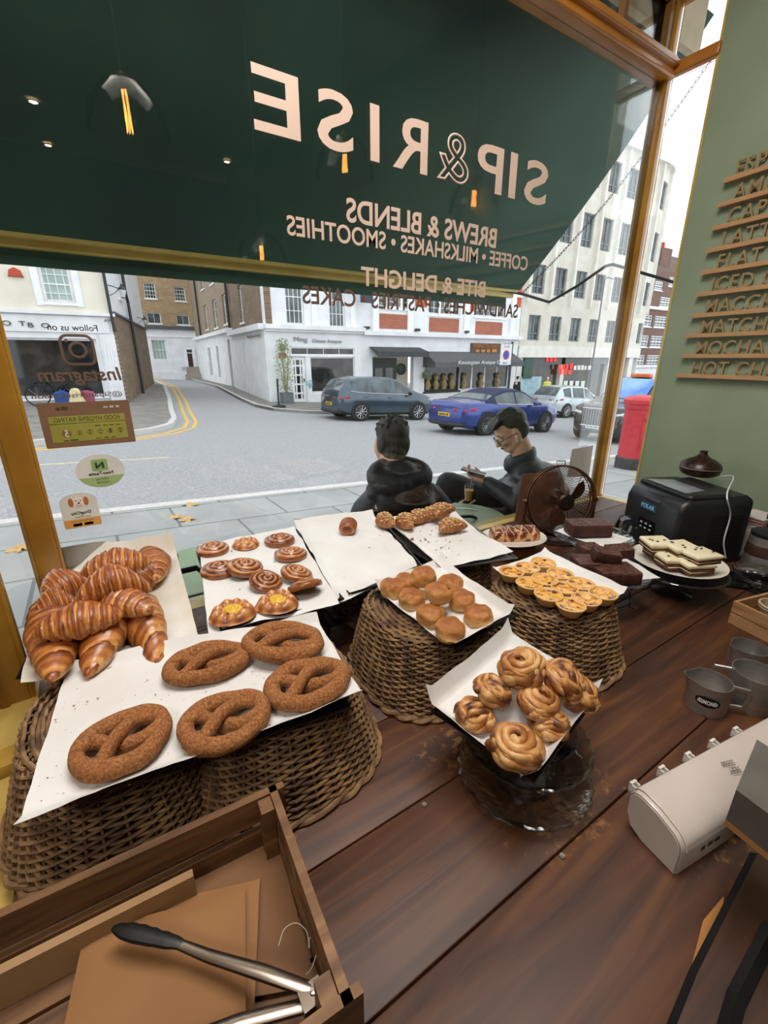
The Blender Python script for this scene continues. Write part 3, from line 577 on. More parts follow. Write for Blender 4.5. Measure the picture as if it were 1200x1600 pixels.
# ================= shop interior shell =================
gold = M('ochre_gloss_paint', '946620', 'ab7f2e', scale=5, rough=.3, coat=.3, bump=.0015, bscale=14)
goldp = M('pale_ochre_paint', 'c3ad66', 'b39b52', scale=6, rough=.35, coat=.2)
orangep = M('amber_varnished_frame', 'a3651f', 'b9782a', scale=4, rough=.35, coat=.3, bump=.001, bscale=10)
green = M('sage_green_wall', '8b997f', '839177', scale=3, rough=.7, bump=.0015, bscale=90, detail=2)
plaster = M('warm_plaster', 'b9a78c', 'a8967c', scale=2, rough=.85); darkroom = M('dim_brown_wall', '5a4a3c', '4e4034', scale=2, rough=.85)
CT = .80; WY = 1.50
WX0 = aty(75, 860, WY).x; WX1 = 2.56
# window frame
wf = thing('window_1', None, None, ((WX0 + WX1) / 2, WY, CT)); wf['kind'] = 'structure'
def wp(name, b, mat, **k):
    T = Matrix.Translation((-(WX0 + WX1) / 2, -WY, -CT)); b.v = [tuple(T @ Vector(v)) for v in b.v]; return part(name, b, mat, wf, **k)
zh = 2.83
def post(x, y, w, d, z0, z1, n=3):
    b = B(); b.rbox(x - w / 2, x + w / 2, y - d / 2, y + d / 2, z0, z1, .008)
    b.tube([(x - w / 2, y - d / 2 + .008, z0), (x - w / 2, y - d / 2 + .008, z1)], .007, 6).tube([(x + w / 2, y - d / 2 + .008, z0), (x + w / 2, y - d / 2 + .008, z1)], .007, 6); return b
wp('corner_post', post(WX0 - .005, WY + .01, .062, .07, .72, 4.0), gold, label='ochre painted corner post at the left')
wp('corner_post', post(WX1, WY + .01, .05, .07, .72, 4.0), gold, label='ochre painted corner post at the right')
wp('head_rail', B().rbox(WX0, WX1, WY - .05, WY + .05, zh, zh + .085, .01).rbox(WX0, WX1, WY - .07, WY + .03, zh + .035, zh + .06, .008), orangep)
wp('bottom_rail', B().rbox(WX0, WX1, WY - .05, WY + .05, .72, CT - .005, .01).box(WX0, WX1, WY - .06, WY - .045, CT - .02, CT - .008), goldp)
gp = glass('window_glass', f0=.055)
wp('pane', B().box(WX0 + .02, WX1 - .02, WY + .002, WY + .008, CT - .01, zh), gp, smooth=False)
# transom lights over the head rail
b = B()
for k, x in enumerate([WX0 + .3 + .34 * i for i in range(8)]): b.box(x - .012, x + .012, WY - .015, WY + .015, zh + .08, 3.7)
for x in (1.45, .4): b.box(x - .03, x + .03, WY - .03, WY + .03, zh + .08, 3.7)
for z in (3.12, 3.42): b.box(WX0, WX1, WY - .012, WY + .012, z - .01, z + .01)
wp('glazing_bars', b, M('bronze_bar', '7a5420', rough=.4)); wp('transom_pane', B().box(WX0, WX1, WY + .016, WY + .02, zh + .08, 3.7), gp, smooth=False)
# right return light, meets the green wall
SY = 1.27
wp('return_bottom_rail', B().rbox(WX1 - .03, WX1 + .03, SY, WY - .03, .72, CT, .008), goldp); wp('return_head_rail', B().rbox(WX1 - .02, WX1 + .02, SY, WY - .02, zh + .01, zh + .06, .008), orangep)
wp('return_pane', B().box(WX1, WX1 + .006, SY, WY - .03, CT - .01, zh), gp, smooth=False); wp('return_transom', B().box(WX1 - .01, WX1 + .014, SY, WY - .03, 3.1, 3.125), gold, smooth=False); wp('return_transom_pane', B().box(WX1, WX1 + .006, SY, WY - .03, zh + .08, 3.7), gp, smooth=False)
# left return light and post
LX, LY = atz(32, 1075, CT).x, 1.30
wp('return_post', post(LX - .012, LY, .07, .07, .72, 3.7), gold)
d_ = (Vector((WX0 - .02, WY)) - Vector((LX, LY))); 
wp('return_pane', B().add([(LX, LY + .03, CT - .02), (WX0 - .03, WY - .02, CT - .02), (WX0 - .03, WY - .02, zh), (LX, LY + .03, zh)], [(0, 1, 2, 3)]), gp, smooth=False)
wp('return_bottom_rail', B().tube([(LX, LY + .03, CT - .04), (WX0 - .02, WY, CT - .04)], .035, 4), goldp, smooth=False); wp('return_head_rail', B().tube([(LX, LY + .03, zh + .04), (WX0 - .02, WY, zh + .04)], .05, 4), orangep, smooth=False)
# green wall
wd = Vector((-sin(radians(10)), -cos(radians(10)), 0)); W0 = Vector((WX1 - .005, SY, 0)); wn = Vector((-wd.y, wd.x, 0)) * -1  # into shop
if wn.x > 0: wn = -wn
def wallpt(px, py_):  # hit on green wall
    r = ray(px, py_); t = W0.dot(wn) / r.dot(wn); p = r * t; p.z += EYE; return p
def wquad(s0, s1, d0, d1, z0, z1):
    a = W0 + wd * s0 + wn * d0; b_ = W0 + wd * s1 + wn * d0; c = W0 + wd * s1 + wn * d1; d = W0 + wd * s0 + wn * d1
    return [(q.x, q.y, z) for z in (z0, z1) for q in (a, b_, c, d)]
BF = [(3, 2, 1, 0), (4, 5, 6, 7), (0, 1, 5, 4), (1, 2, 6, 5), (2, 3, 7, 6), (3, 0, 4, 7)]
struct('wall_right', B().add(wquad(0, 4.4, 0, -.12, 0, 3.6), BF), green)
struct('trim_1', B().add(wquad(-.012, .0, .004, -.124, .8, 3.6), BF), goldp)
struct('floor', B().box(-3.2, 3.2, -3.4, 1.5, -.12, -.02), M('floor_board', '4a3626', '3a2a1e', scale=3, rough=.5))
struct('ceiling', B().box(-3.2, 3.4, -3.4, 1.56, 3.6, 3.7), plaster)
struct('wall_back', B().box(-3.2, 3.4, -3.5, -3.4, 0, 3.6), darkroom)
struct('wall_left', B().box(-3.3, -3.2, -3.5, 1.3, 0, 3.6), darkroom)
struct('wall_front', B().box(-3.3, LX - .05, 1.2, 1.4, -.1, 3.6), plaster)
struct('trim_2', B().box(LX - .3, WX1 + .02, 1.46, 1.57, -.4, .72), goldp)
# window sill in front of the left return
struct('trim_3', B().box(-1.3, -.243, .7, 1.28, .60, CT - .03).add([(-.3, .5, .72), (-.16, .5, .72), (WX0, 1.46, .72), (-.3, 1.3, .72), (-.3, .5, CT - .025), (-.2, .5, CT - .025), (WX0, 1.46, CT - .025), (-.3, 1.3, CT - .025)], BF), M('yellow_painted_sill', 'bfa35a', 'a98a44', scale=5, rough=.4, coat=.2))
# counter top planks
wct = wood_mat('worn_counter_wood', '3a2011', '512e19', '68401f', 'X', scale=3, rough=.52, scratch='7f5733', bump=.0008, coat=0)
ct = thing('wooden_counter', 'long dark brown plank counter under the shop window, worn in patches', 'counter', (1.2, .7, 0))
ys = [-.35, -.14, .07, .28, .485, .69, .9, 1.1, 1.3, 1.455]
for k in range(len(ys) - 1):
    xl = -.62 if ys[k] < .6 else -.24; xr = min(2.53, 2.548 - max(0, 1.27 - ys[k]) * .1763)
    xs = [xl, xr] if k % 2 else [xl, 1.72 + .08 * (k % 3), xr]
    for i in range(len(xs) - 1):
        b = B().rbox(xs[i] + .0015 - 1.2, xs[i + 1] - .0015 - 1.2, ys[k] + .0012 - .7, ys[k + 1] - .0012 - .7, .76, CT, .003, 2); part('plank', b, wct, ct)
part('underframe', B().box(-1.4, 1.03, -1.0, .74, .70, .76), M('dark_underframe', '22160e', rough=.7), ct, smooth=False)
for x in (-1.3, 0, .98): part('leg', B().box(x - .04, x + .04, -.98, -.9, -.02, .70).box(x - .04, x + .04, .6, .68, -.02, .70), M('dark_underframe', '22160e'), ct, smooth=False)
# screw heads
for px, py_ in ((663, 1258), (878, 1338), (942, 1083)):
    p = atz(px, py_, CT); solo('counter_screw', B().lathe([(.006, 0), (.005, .0015), (.0, .001)], 12), M('screw_steel', '8a8478', metal=1, rough=.4), {663: 'small crosshead screw in the counter left of the cake stand', 878: 'small screw in the counter in front of the cake stand', 942: 'dark screw in the counter beside the tart basket'}[px], 'screw', (p.x, p.y, CT))

# ================= window lettering (reads from the street) =================
vin = M('blush_vinyl', 'd6bcaa', 'ccb09e', scale=3, rough=.5)
vind = vin
def glasstext(s, x0, x1, z, h, mat=vin, label=None, **k):
    me = textmesh('window_lettering', s, abs(x1 - x0), h, mat, ext=.0008, **k)
    part('lettering', me, mat, wf, loc=((x0 + x1) / 2 - (WX0 + WX1) / 2, -.004, z - CT), rot=(pi / 2, 0, pi), label=label)
XL = {}
for s, a, b_ in (('S', 822, 858), ('I', 797, 808), ('P', 745, 786), ('R', 613, 667), ('I', 578, 592), ('S', 497, 552), ('E', 401, 471)):
    x0, x1 = aty(a, 250 - (a - 600) * .0, WY).x, aty(b_, 250, WY).x
    glasstext(s, x0, x1, 2.215, .152, bold=.012 if s != 'I' else 0, label='pale capital letter %s of the large name line' % s)
x0, x1 = aty(682, 250, WY).x, aty(733, 250, WY).x
me = textmesh('amp', '&', x1 - x0, .152, vin, ext=.003, outline=.017); part('lettering', me, vin, wf, loc=((x0 + x1) / 2 - (WX0 + WX1) / 2, -.004, 2.215 - CT), rot=(pi / 2, 0, pi), label='outlined ampersand of the large name line')
def gl_px(s, xa, xb, ya, yb, zt=None, **k):
    """line of text between pixel columns xa..xb whose cap line/baseline are at ya/yb at mid"""
    xm = (xa + xb) / 2; z1 = aty(xm, ya, WY).z; z0 = aty(xm, yb, WY).z; glasstext(s, aty(xa, yb, WY).x, aty(xb, yb, WY).x, z0, z1 - z0, **k)
gl_px('BREWS & BLENDS', 541, 775, 333, 368, bold=.02, label='pale line BREWS & BLENDS')
gl_px('COFFEE • MILKSHAKES • SMOOTHIES', 450, 825, 369, 396, bold=.015, label='pale line COFFEE, MILKSHAKES, SMOOTHIES')
gl_px('BITE & DELIGHT', 564, 757, 428, 456, bold=.02, label='line BITE & DELIGHT across the blind bar')
gl_px('SANDWICHES • PASTRIES • CAKES', 473, 808, 461, 486, mat=M('backlit_vinyl', '6d5648', '5f4a3e', scale=3, rough=.5), bold=.015, label='lower line SANDWICHES, PASTRIES, CAKES')  # same vinyl as the name line, its backlit darkness put into the colour
brn = M('backlit_vinyl', '6d5648', '5f4a3e', scale=3, rough=.5)  # blush vinyl coloured darker to stand for letters seen against daylight
gl_px('Follow us on', 75, 153, 507, 517, mat=M('dark_vinyl', '2e2a28', rough=.5), label='small line Follow us on', bold=.01)
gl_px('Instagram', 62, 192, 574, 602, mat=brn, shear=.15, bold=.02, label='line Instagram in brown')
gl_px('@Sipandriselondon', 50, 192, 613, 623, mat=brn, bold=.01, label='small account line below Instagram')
c = aty(122, 547, WY); b = B()
pts = []; q = .036; rr = .017
for cx, cy, a0 in ((q - rr, q - rr, 0), (-q + rr, q - rr, pi / 2), (-q + rr, -q + rr, pi), (q - rr, -q + rr, 1.5 * pi)):
    for k in range(6): a = a0 + k / 5 * pi / 2; pts.append((cx + rr * cos(a), 0, cy + rr * sin(a)))
b.tube(pts, .0035, 4, closed=True, flat=.2, up=(0, 1, 0)); b.tube([(.018 * cos(2 * pi * k / 20), 0, .018 * sin(2 * pi * k / 20)) for k in range(20)], .0035, 4, closed=True, flat=.2, up=(0, 1, 0)); b.lathe([(.004, -.0006), (.004, .0006)], 10, T=Matrix.Translation((-.022, 0, .023)) @ Matrix.Rotation(pi / 2, 4, 'X'))
part('camera_symbol', b, brn, wf, loc=(c.x - (WX0 + WX1) / 2, -.006, c.z - CT), label='rounded square camera outline in backlit brown')
# stickers (printed for the street, seen from behind)
def sticker(name, label, x0, y0, x1, y1, poly, mat, y=-.0025):
    a = aty(x0, y1, WY); c = aty(x1, y0, WY); w, h = (c.x - a.x) * {'hygiene_rating_sticker': .93, 'partner_sticker': .9}.get(name, .78), (c.z - a.z) * 1.06; t = thing(name, label, 'sticker', ((a.x + c.x) / 2, WY + y, a.z)); b = B()
    P = poly(w, h); n = len(P); b.add([(x, 0, z) for x, z in P] + [(x, -.0008, z) for x, z in P], [tuple(range(n)), tuple(range(2 * n - 1, n - 1, -1))] + [(i, (i + 1) % n, (i + 1) % n + n, i + n) for i in range(n)])
    part('backing', b, mat, t, smooth=False); return t, w, h
def rrect(r):
    def g(w, h):
        P = []
        for cx, cy, a0 in ((w / 2 - r, h - r, 0), (-w / 2 + r, h - r, pi / 2), (-w / 2 + r, r, pi), (w / 2 - r, r, 1.5 * pi)):
            for k in range(6): a = a0 + k / 5 * pi / 2; P.append((cx + r * cos(a), cy + r * sin(a)))
        return P
    return g
def ell(w, h): return [(w / 2 * cos(2 * pi * k / 40), h / 2 + h / 2 * sin(2 * pi * k / 40)) for k in range(40)]
def stx(t, s, x, z, w, h, mat, **k): part('print', textmesh('p', s, w, h, mat, ext=.0004, **k), mat, t, loc=(x, -.0014, z), rot=(pi / 2, 0, pi))
def stp(t, P, mat, y=-.0012): n = len(P); part('print', B().add([(x, y, z) for x, z in P] + [(x, y + .0004, z) for x, z in P], [tuple(range(n)), tuple(range(2 * n - 1, n - 1, -1))]), mat, t, smooth=False)
sbr = M('brown_card', '80604a', '75573f', scale=5, rough=.6); olive = M('olive_print', '8f8c3a', '9a9744', rough=.6); dol = M('dark_olive_print', '45401f', rough=.6)
t, w, h = sticker('hygiene_rating_sticker', 'brown and olive food hygiene rating card stuck on the glass', 68, 628, 206, 702, rrect(.004), sbr)
stp(t, [(-w * .42, h * .12), (w * .42, h * .12), (w * .42, h * .70), (-w * .42, h * .70)], olive)
stx(t, 'FOOD HYGIENE RATING', 0, h * .57, w * .72, h * .1, dol); [stx(t, '01234'[k_], w * (.34 - k_ * .115), h * .27, .0045, h * .085, dol) for k_ in range(5)]; stp(t, [(-w * .42, h * .525), (w * .42, h * .525), (w * .42, h * .535), (-w * .42, h * .535)], dol)
stp(t, [(-w * .26 + .011 * cos(a * pi / 12), h * .31 + .011 * sin(a * pi / 12)) for a in range(24)], sbr, -.0016); part('print', textmesh('p', '5', .009, h * .17, M('pale_five', 'cfc4a0', rough=.6), ext=.0004, bold=.03), MATS['pale_five'], t, loc=(-w * .26, -.0019, h * .225), rot=(pi / 2, 0, pi)); stx(t, '~2', -w * .25, h * .14, w * .2, h * .03, dol); stx(t, '~4', w * .2, h * .44, w * .3, h * .02, dol); stx(t, '~3', w * .15, h * .15, w * .25, h * .02, dol)
for k in range(5):
    cx = w * (.34 - k * .115); part('print', B().tube([(cx + .006 * cos(a * pi / 8), -.0014, h * .315 + .006 * sin(a * pi / 8)) for a in range(16)], .0004, 4, closed=True), dol, t)
stx(t, '~3', w * .28, h * .84, w * .2, h * .05, M('pale_print', 'c9b7a6', rough=.6)); stx(t, '~2', -w * .27, h * .84, w * .16, h * .07, dol)
sw_ = M('white_sticker', 'dcdcd4', rough=.5); gr = M('green_print', '9cb877', rough=.5); dk = M('dark_print', '3c3f38', rough=.5)
t, w, h = sticker('partner_sticker', 'round white and green partner sticker under the hygiene card', 120, 708, 194, 766, ell, sw_)
stp(t, [(x, z) for x, z in ell(w * .99, h * .99) if z < h * .33] and [(w / 2 * cos(a) * .99, h / 2 + h / 2 * .99 * sin(a)) for a in [pi + .36 + k * (pi - .72) / 16 for k in range(17)]], gr)
stp(t, [(x, z + h * .5) for x, z in rrect(.004)(w * .33, h * .34)], M('mid_green_print', '8fb56c', rough=.5)); stx(t, 'N', 0, h * .57, w * .18, h * .19, dk, bold=.05); stx(t, 'NeoTaste', 0, h * .38, w * .5, h * .1, dk, bold=.02); stx(t, 'OFFICIAL', 0, h * .22, w * .27, h * .055, dk); stx(t, 'PARTNER', 0, h * .12, w * .27, h * .055, dk)
def tomb(w, h):
    P = [(-w / 2, .004), (-w / 2 + .004, 0), (w / 2 - .004, 0), (w / 2, .004), (w / 2, h * .75)]
    for k in range(1, 12): a = k * pi / 12; P.append((w / 2 * cos(a), h * .75 + h * .25 * sin(a)))
    return P + [(-w / 2, h * .75)]
t, w, h = sticker('dog_friendly_sticker', 'arch topped dog friendly sticker with orange base, lowest on the glass', 94, 768, 157, 829, tomb, sw_)
orp = M('orange_print', 'd39a4c', rough=.5); stp(t, [(-w * .49, h * .02), (w * .49, h * .02), (w * .49, h * .25), (-w * .49, h * .25)], orp)
stx(t, 'DogCity', 0, h * .37, w * .55, h * .1, dk, bold=.02); stx(t, 'verified', w * .05, h * .28, w * .42, h * .07, MATS['mid_green_print']); stx(t, 'dog friendly places', 0, h * .17, w * .6, h * .04, dk)
for s in (-1, 1): stp(t, [(s * w * .15 + x, z + h * .05) for x, z in rrect(.001)(w * .24, h * .08)], dk)
# generic dog face line mark
dgo = M('dog_ear_print', 'b5703c', rough=.5)
stp(t, [(w * .17 * cos(k * pi / 10), h * .74 + h * .14 * sin(k * pi / 10)) for k in range(20)], M('dog_face_print', 'efe6d8', rough=.5), -.0013)
for s in (-1, 1): stp(t, [(s * w * .2 + w * .07 * cos(k * pi / 8), h * .75 + h * .12 * sin(k * pi / 8)) for k in range(16)], dgo, -.0016)
for x, z, r in ((-.06, .78, .02), (.06, .78, .02), (0, .71, .03)): stp(t, [(w * x + w * r * cos(k * pi / 6), h * z + w * r * sin(k * pi / 6)) for k in range(12)], dk, -.0018)
part('print', B().tube([(w * .07 * cos(a), -.0018, h * .70 + w * .07 * sin(a)) for a in [pi + k * pi / 8 for k in range(9)]], .0004, 4), dgo, t)

# ================= shop blind outside =================
aw = thing('shop_awning', 'dark green sloping shop blind with a pale ochre front bar outside the window', 'awning', (1.0, 1.7, 2.9))
def ap(b, off=(1.0, 1.7, 2.9)): b.v = [(v[0] - off[0], v[1] - off[1], v[2] - off[2]) for v in b.v]; return b
YB = 2.6; XB = aty(805, 448, YB).x; ZB = aty(805, 455, YB).z
gcan = M('dark_green_canvas', '27493d', '223f35', scale=2, rough=.8, bump=.0006, bscale=600); gcan.use_backface_culling = False
TR = aty(1036, 148, 1.66)
ZT = 3.35; YT = 1.66
XT = XB + .32
def canv(u, v):  # u along shopfront, v from wall to bar
    x = (-1.3) + u * ((XT * (1 - v) + XB * v) + 1.3); y = YT + (YB - .05 - YT) * v; z = ZT + (ZB - ZT) * v - .05 * sin(pi * v); return (x, y, z)
b = B().grid(canv, 24, 14); part('canvas', ap(b), gcan, aw)
b = B().box(-1.3, XB, YB - .03, YB + .01, ZB - .012, ZB + .040).box(-1.3, XB, YB + .01, YB + .045, ZB - .045, ZB - .008); part('front_bar', ap(b), goldp, aw, smooth=False)
b = B().grid(lambda u, v: (-1.3 + u * (XB - .03 + 1.3), YB + .056 + .004 * sin(u * 60), ZB - .03 - v * .078), 60, 3); part('valance', ap(b), gcan, aw)
blk = M('black_steel', '1a1b1d', rough=.4, metal=.6)
arm = [aty(773, 451, YB), aty(815, 459, 2.58), aty(858, 472, 2.55), aty(900, 448, 2.4), aty(946, 416, 2.25), aty(957, 413, 2.22), aty(1057, 442, 1.95), aty(1120, 455, 1.8)]
part('folding_arm', ap(B().tube([tuple(q) for q in arm], .011, 8)), blk, aw)
# awning box seen through the transom
part('blind_box', ap(B().box(-1.3, WX1 + .45, 1.60, 1.64, 3.10, 3.62)), M('blind_box_cream', 'b7a88c', rough=.7), aw, smooth=False)
# chain
p0 = Vector(aty(1138, 55, 1.75)); p1 = Vector(arm[1]); n = 74; b = B()
for k in range(n):
    t0 = (k + .5) / n; c = p0.lerp(p1, t0); c.z -= .10 * sin(pi * t0); c2 = p0.lerp(p1, t0 + .01); c2.z -= .10 * sin(pi * (t0 + .01)); d = (c2 - c).normalized(); L_ = (p1 - p0).length / n * .68
    s = d.cross(Vector((0, 0, 1))).normalized(); s = s if k % 2 else d.cross(s).normalized()
    b.tube([c + d * L_ * cos(a) + s * .0062 * sin(a) for a in [i * pi / 4 for i in range(8)]], .0018, 4, closed=True)
solo('awning_chain', b, blk, 'thin dark chain running diagonally up from the blind arm', 'chain')
# ================= menu shelves on the green wall =================
shw = M('pale_oak_shelf', 'a98258', 'b58e64', scale=12, rough=.55, stretch=(1, 8, 8)); lw = M('birch_letter', '8f7850', '998258', scale=10, rough=.6)
items = [('ESPRESSO', 1137, 284, 1151), ('AMERICANO', 1128, 322, 1146), ('CAPPUCCINO', 1119, 358, 1138), ('LATTE', 1110, 393, 1129), ('FLAT WHITE', 1102, 427, 1122), ('ICED COFFEE', 1094, 461, 1113), ('MACCHIATO', 1086, 494, 1104), ('MATCHA', 1078, 525, 1097), ('MOCHA', 1071, 556, 1089), ('HOT CHOCOLATE', 1062, 586, 1083)]
rzw = atan2(wd.y, wd.x)
hlab = ['top', 'second', 'third', 'fourth', 'fifth', 'sixth', 'seventh', 'eighth', 'ninth', 'bottom']
for k, (s, px, py_, tx) in enumerate(items):
    p = wallpt(px, py_); s0 = (Vector((p.x, p.y, 0)) - W0).dot(wd); t = thing('menu_shelf', 'narrow oak menu shelf carrying the wooden letters of %s' % s, 'menu', (p.x, p.y, p.z), rzw, 'wooden menu shelves on the green wall')
    L_ = 1.0
    part('shelf', B().box(0, L_, -.03, 0, -.010, .008), shw, t, smooth=False)
    q = wallpt(tx, py_ - 2); s1 = (Vector((q.x, q.y, 0)) - W0).dot(wd) - s0
    me = textmesh('letters', s, None, .058, lw, ext=.006, bold=.004, spacing=1.12, align='LEFT', shear=.0)
    # letters stand on the shelf facing the shop: local x along wall, up z, facing +y(local)
    for v in me.vertices: v.co.x *= .92
    part('letters', me, lw, t, loc=(s1, -.012, .008), rot=(pi / 2, 0, 0))
# ================= wicker baskets, trays, papers =================
wick = M('brown_wicker', '50392a', '9c7b54', scale=30, rough=.6, pos=(.3, .7), detail=3); wick2 = M('dark_wicker', '4a3524', '7a5c3c', scale=25, rough=.65)
def basket_tree(name, label, x, y, rx, ry, h=.183, rz=0, S=44, rows=24, group='upturned wicker baskets under the trays', top=.78):
    t = thing(name, label, 'basket', (x, y, CT), rz, group)
    def pt(a, z, off):
        q = z / h; s = 1 - (1 - top) * q ** 1.15; e = 2 / 2.6
        c, sn = cos(a), sin(a); c = abs(c) ** e * (1 if c > 0 else -1); sn = abs(sn) ** e * (1 if sn > 0 else -1)
        return Vector(((rx * s + off) * c, (ry * s + off) * sn, z))
    b = B()
    for j in range(rows):
        z = .014 + (h - .022) * j / (rows - 1); N = 2 * S; pts = []
        for k in range(N):
            a = 2 * pi * k / N; ph = k % 4; off = [.0042, 0, -.0042, 0][(k + 2 * (j % 2)) % 4]; pts.append(pt(a, z + random.uniform(-.0006, .0006), off))
        b.tube(pts, [.0033 + random.uniform(-.0004, .0004) for _ in range(N)], 5, closed=True, up=None)
    part('weave', b, wick, t)
    b = B()
    for k in range(S):
        a = 2 * pi * k / S + pi / S * 0; b.tube([pt(a, .004, 0), pt(a, h * .5, 0), pt(a, h - .004, 0), pt(a, h, -.012)], .003, 5)
    part('stakes', b, wick2, t)
    b = B()
    for ph in (0, pi):   # braided foot rim
        b.tube([pt(2 * pi * k / 96, .0075 + .0035 * sin(k * pi / 4 + ph), .004 + .0055 * cos(k * pi / 4 + ph)) for k in range(96)], .0055, 6, closed=True)
    part('rim', b, wick, t)
    b = B()
    for j in range(9):
        s = 1 - j / 9.5; b.tube([(lambda q: (q.x * s, q.y * s, h + .0025 * (1 if (k + j) % 2 else -1)))(pt(2 * pi * k / 56, h, -.003)) for k in range(56)], .0042, 5, closed=True)
    b.add([tuple(pt(2 * pi * k / 40, h - .004, -.01)) for k in range(40)], [tuple(range(40))]); part('base_panel', b, wick, t)
    return t
basket_tree('wicker_basket', 'wicker basket under the right end of the pretzel tray', .225, .765, .195, .20, S=48, top=.74)
basket_tree('wicker_basket', 'wicker basket under the left end of the pretzel tray, beside the yellow sill', -.07, .845, .186, .20, S=48, top=.70)
basket_tree('wicker_basket', 'wicker basket carrying the small tray of fruit scones', .64, .80, .175, .195, rz=-.1)
basket_tree('wicker_basket', 'wicker basket carrying the tray of custard tarts', .99, .665, .175, .19, rz=-.03)
basket_tree('wicker_basket', 'shaded wicker basket under the almond croissant tray', .98, 1.13, .155, .19, rz=0, S=36, rows=20, top=.9)
basket_tree('wicker_basket', 'shaded wicker basket under the nearly empty pastry tray', .68, 1.20, .13, .19, S=36, rows=20, top=.9)
basket_tree('wicker_basket', 'wicker basket under the tray of swirl pastries', .36, 1.235, .155, .2, S=36, rows=20, top=.9)
basket_tree('wicker_basket', 'wicker basket under the tray of croissants, next to the window post', -.04, 1.27, .165, .17, S=36, rows=20, top=.9)
steel = M('dark_tray_steel', '2a2422', '3a322e', scale=12, rough=.35, metal=.8); alu = M('aluminium_tray', '8d8c8a', '9f9e9c', scale=10, rough=.35, metal=.9)
def tray(label, cx, cy, w, d, z, rz, mat=steel, th=.005, name='baking_tray', rot=None):
    t = thing(name, label, 'tray', (cx, cy, z), rz, None, rot); b = B()
    b.box(-w / 2, w / 2, -d / 2, d / 2, 0, .0015)
    pts = [(-w / 2, -d / 2), (w / 2, -d / 2), (w / 2, d / 2), (-w / 2, d / 2)]
    for i in range(4):
        a, c = Vector((*pts[i], 0)), Vector((*pts[(i + 1) % 4], 0)); n = Vector(((c - a).y, -(c - a).x, 0)).normalized() * .006
        b.add([a, c, c + n + Vector((0, 0, th)), a + n + Vector((0, 0, th)), a + Vector((0, 0, .001)) - n * .2, c + Vector((0, 0, .001)) - n * .2, c + n * .8 + Vector((0, 0, th)), a + n * .8 + Vector((0, 0, th))], [(0, 1, 2, 3), (5, 4, 7, 6), (3, 2, 6, 7), (0, 3, 7, 4), (1, 5, 6, 2)])
    part('tray_pan', b, mat, t, smooth=False)
    part('rolled_rim', B().tube([(-w / 2 - .006, -d / 2 - .006, th), (w / 2 + .006, -d / 2 - .006, th), (w / 2 + .006, d / 2 + .006, th), (-w / 2 - .006, d / 2 + .006, th)], .0028, 6, closed=True), mat, t); return t
def fit(c, z, w=None, d=None):
    P = [atz(x, y, z) for x, y in c]; ctr = sum(P, Vector()) / 4; e = (P[1] - P[0] + P[2] - P[3]); rz = atan2(e.y, e.x)
    w = w or ((P[1] - P[0]).length + (P[2] - P[3]).length) / 2; dd = d or ((P[3] - P[0]).length + (P[2] - P[1]).length) / 2; return ctr, rz, w, dd
TZ = CT + .187
paperm = M('baking_parchment', 'dcdcda', 'cfcdc8', scale=5, rough=.62, bump=.0014, bscale=22, pos=(.3, .75))
def paper(label, c, z, seed=0, lift=.004, mat=paperm, curl=(0, 0, 0, 0), wr=.004, n=40, name='parchment_sheet', group=None, dz=(0, 0, 0, 0)):
    P = [atz(x, y, z + dz[i]) for i, (x, y) in enumerate(c)]; o = sum(P, Vector()) / 4; o.z = z
    def fn(u, v):
        p = (P[0] * (1 - u) + P[1] * u) * (1 - v) + (P[3] * (1 - u) + P[2] * u) * v - o
        e = min(u, 1 - u, v, 1 - v); q = Vector((p.x * 9 + seed * 3, p.y * 9, seed)); w = abs(noise.noise(q)) * wr + abs(noise.noise(q * 3.1)) * wr * .5
        w += (curl[0] * max(0, .07 - v) + curl[1] * max(0, u - .93) + curl[2] * max(0, v - .93) + curl[3] * max(0, .07 - u)) + (noise.noise(q * 1.3) * .09 * max(0, .1 - e))
        return (p.x + noise.noise(q * 2) * .002, p.y + noise.noise(q * 2 + Vector((5, 0, 0))) * .002, p.z + w + lift)
    return solo(name, B().grid(fn, n, n), mat, label, 'baking paper', tuple(o), ang=0, group=group)
TR_ = dict(pret=[(27, 1308), (570, 1096), (496, 972), (107, 1047)], cro=[(35, 1072), (310, 995), (275, 865), (78, 890)], swirl=[(325, 988), (530, 943), (460, 827), (312, 857)], empty=[(525, 937), (655, 884), (582, 806), (460, 822)], almond=[(682, 893), (802, 865), (712, 806), (590, 812)], scone=[(703, 1020), (802, 968), (690, 884), (585, 922)], nata=[(915, 963), (978, 930), (850, 868), (768, 893)], bun=[(832, 1230), (940, 1095), (788, 1003), (668, 1110)])
ctr, rz, w, d = fit(TR_['pret'], TZ + .015); tray('large dark baking tray holding five sugared pretzels, nearest the crate', ctr.x - .004, ctr.y + .006, .46, .28, TZ + .002, rz)
paper('large parchment sheet under the sugared pretzels', TR_['pret'], TZ + .010, 1, curl=(.25, 0, .3, 0))
for k, (nm, lb) in enumerate((('cro', 'baking tray under the heap of croissants'), ('swirl', 'baking tray of swirl pastries and custard danishes'), ('empty', 'baking tray holding a single rolled chocolate pastry'), ('almond', 'baking tray with six almond croissants at its far end'))):
    ctr, rz, w, d = fit(TR_[nm], TZ + .01); tray(lb, ctr.x, ctr.y - (.008 if k else .0), .30 if k else .29, .50 if nm in ('cro', 'swirl') else d * .97, TZ + .002, rz - (0 if k < 2 else 0), alu if nm == 'almond' else steel)
pc = M('greased_parchment', 'd8d6d0', 'c0b59a', scale=7, rough=.55, bump=.0014, bscale=22, pos=(.35, .8))
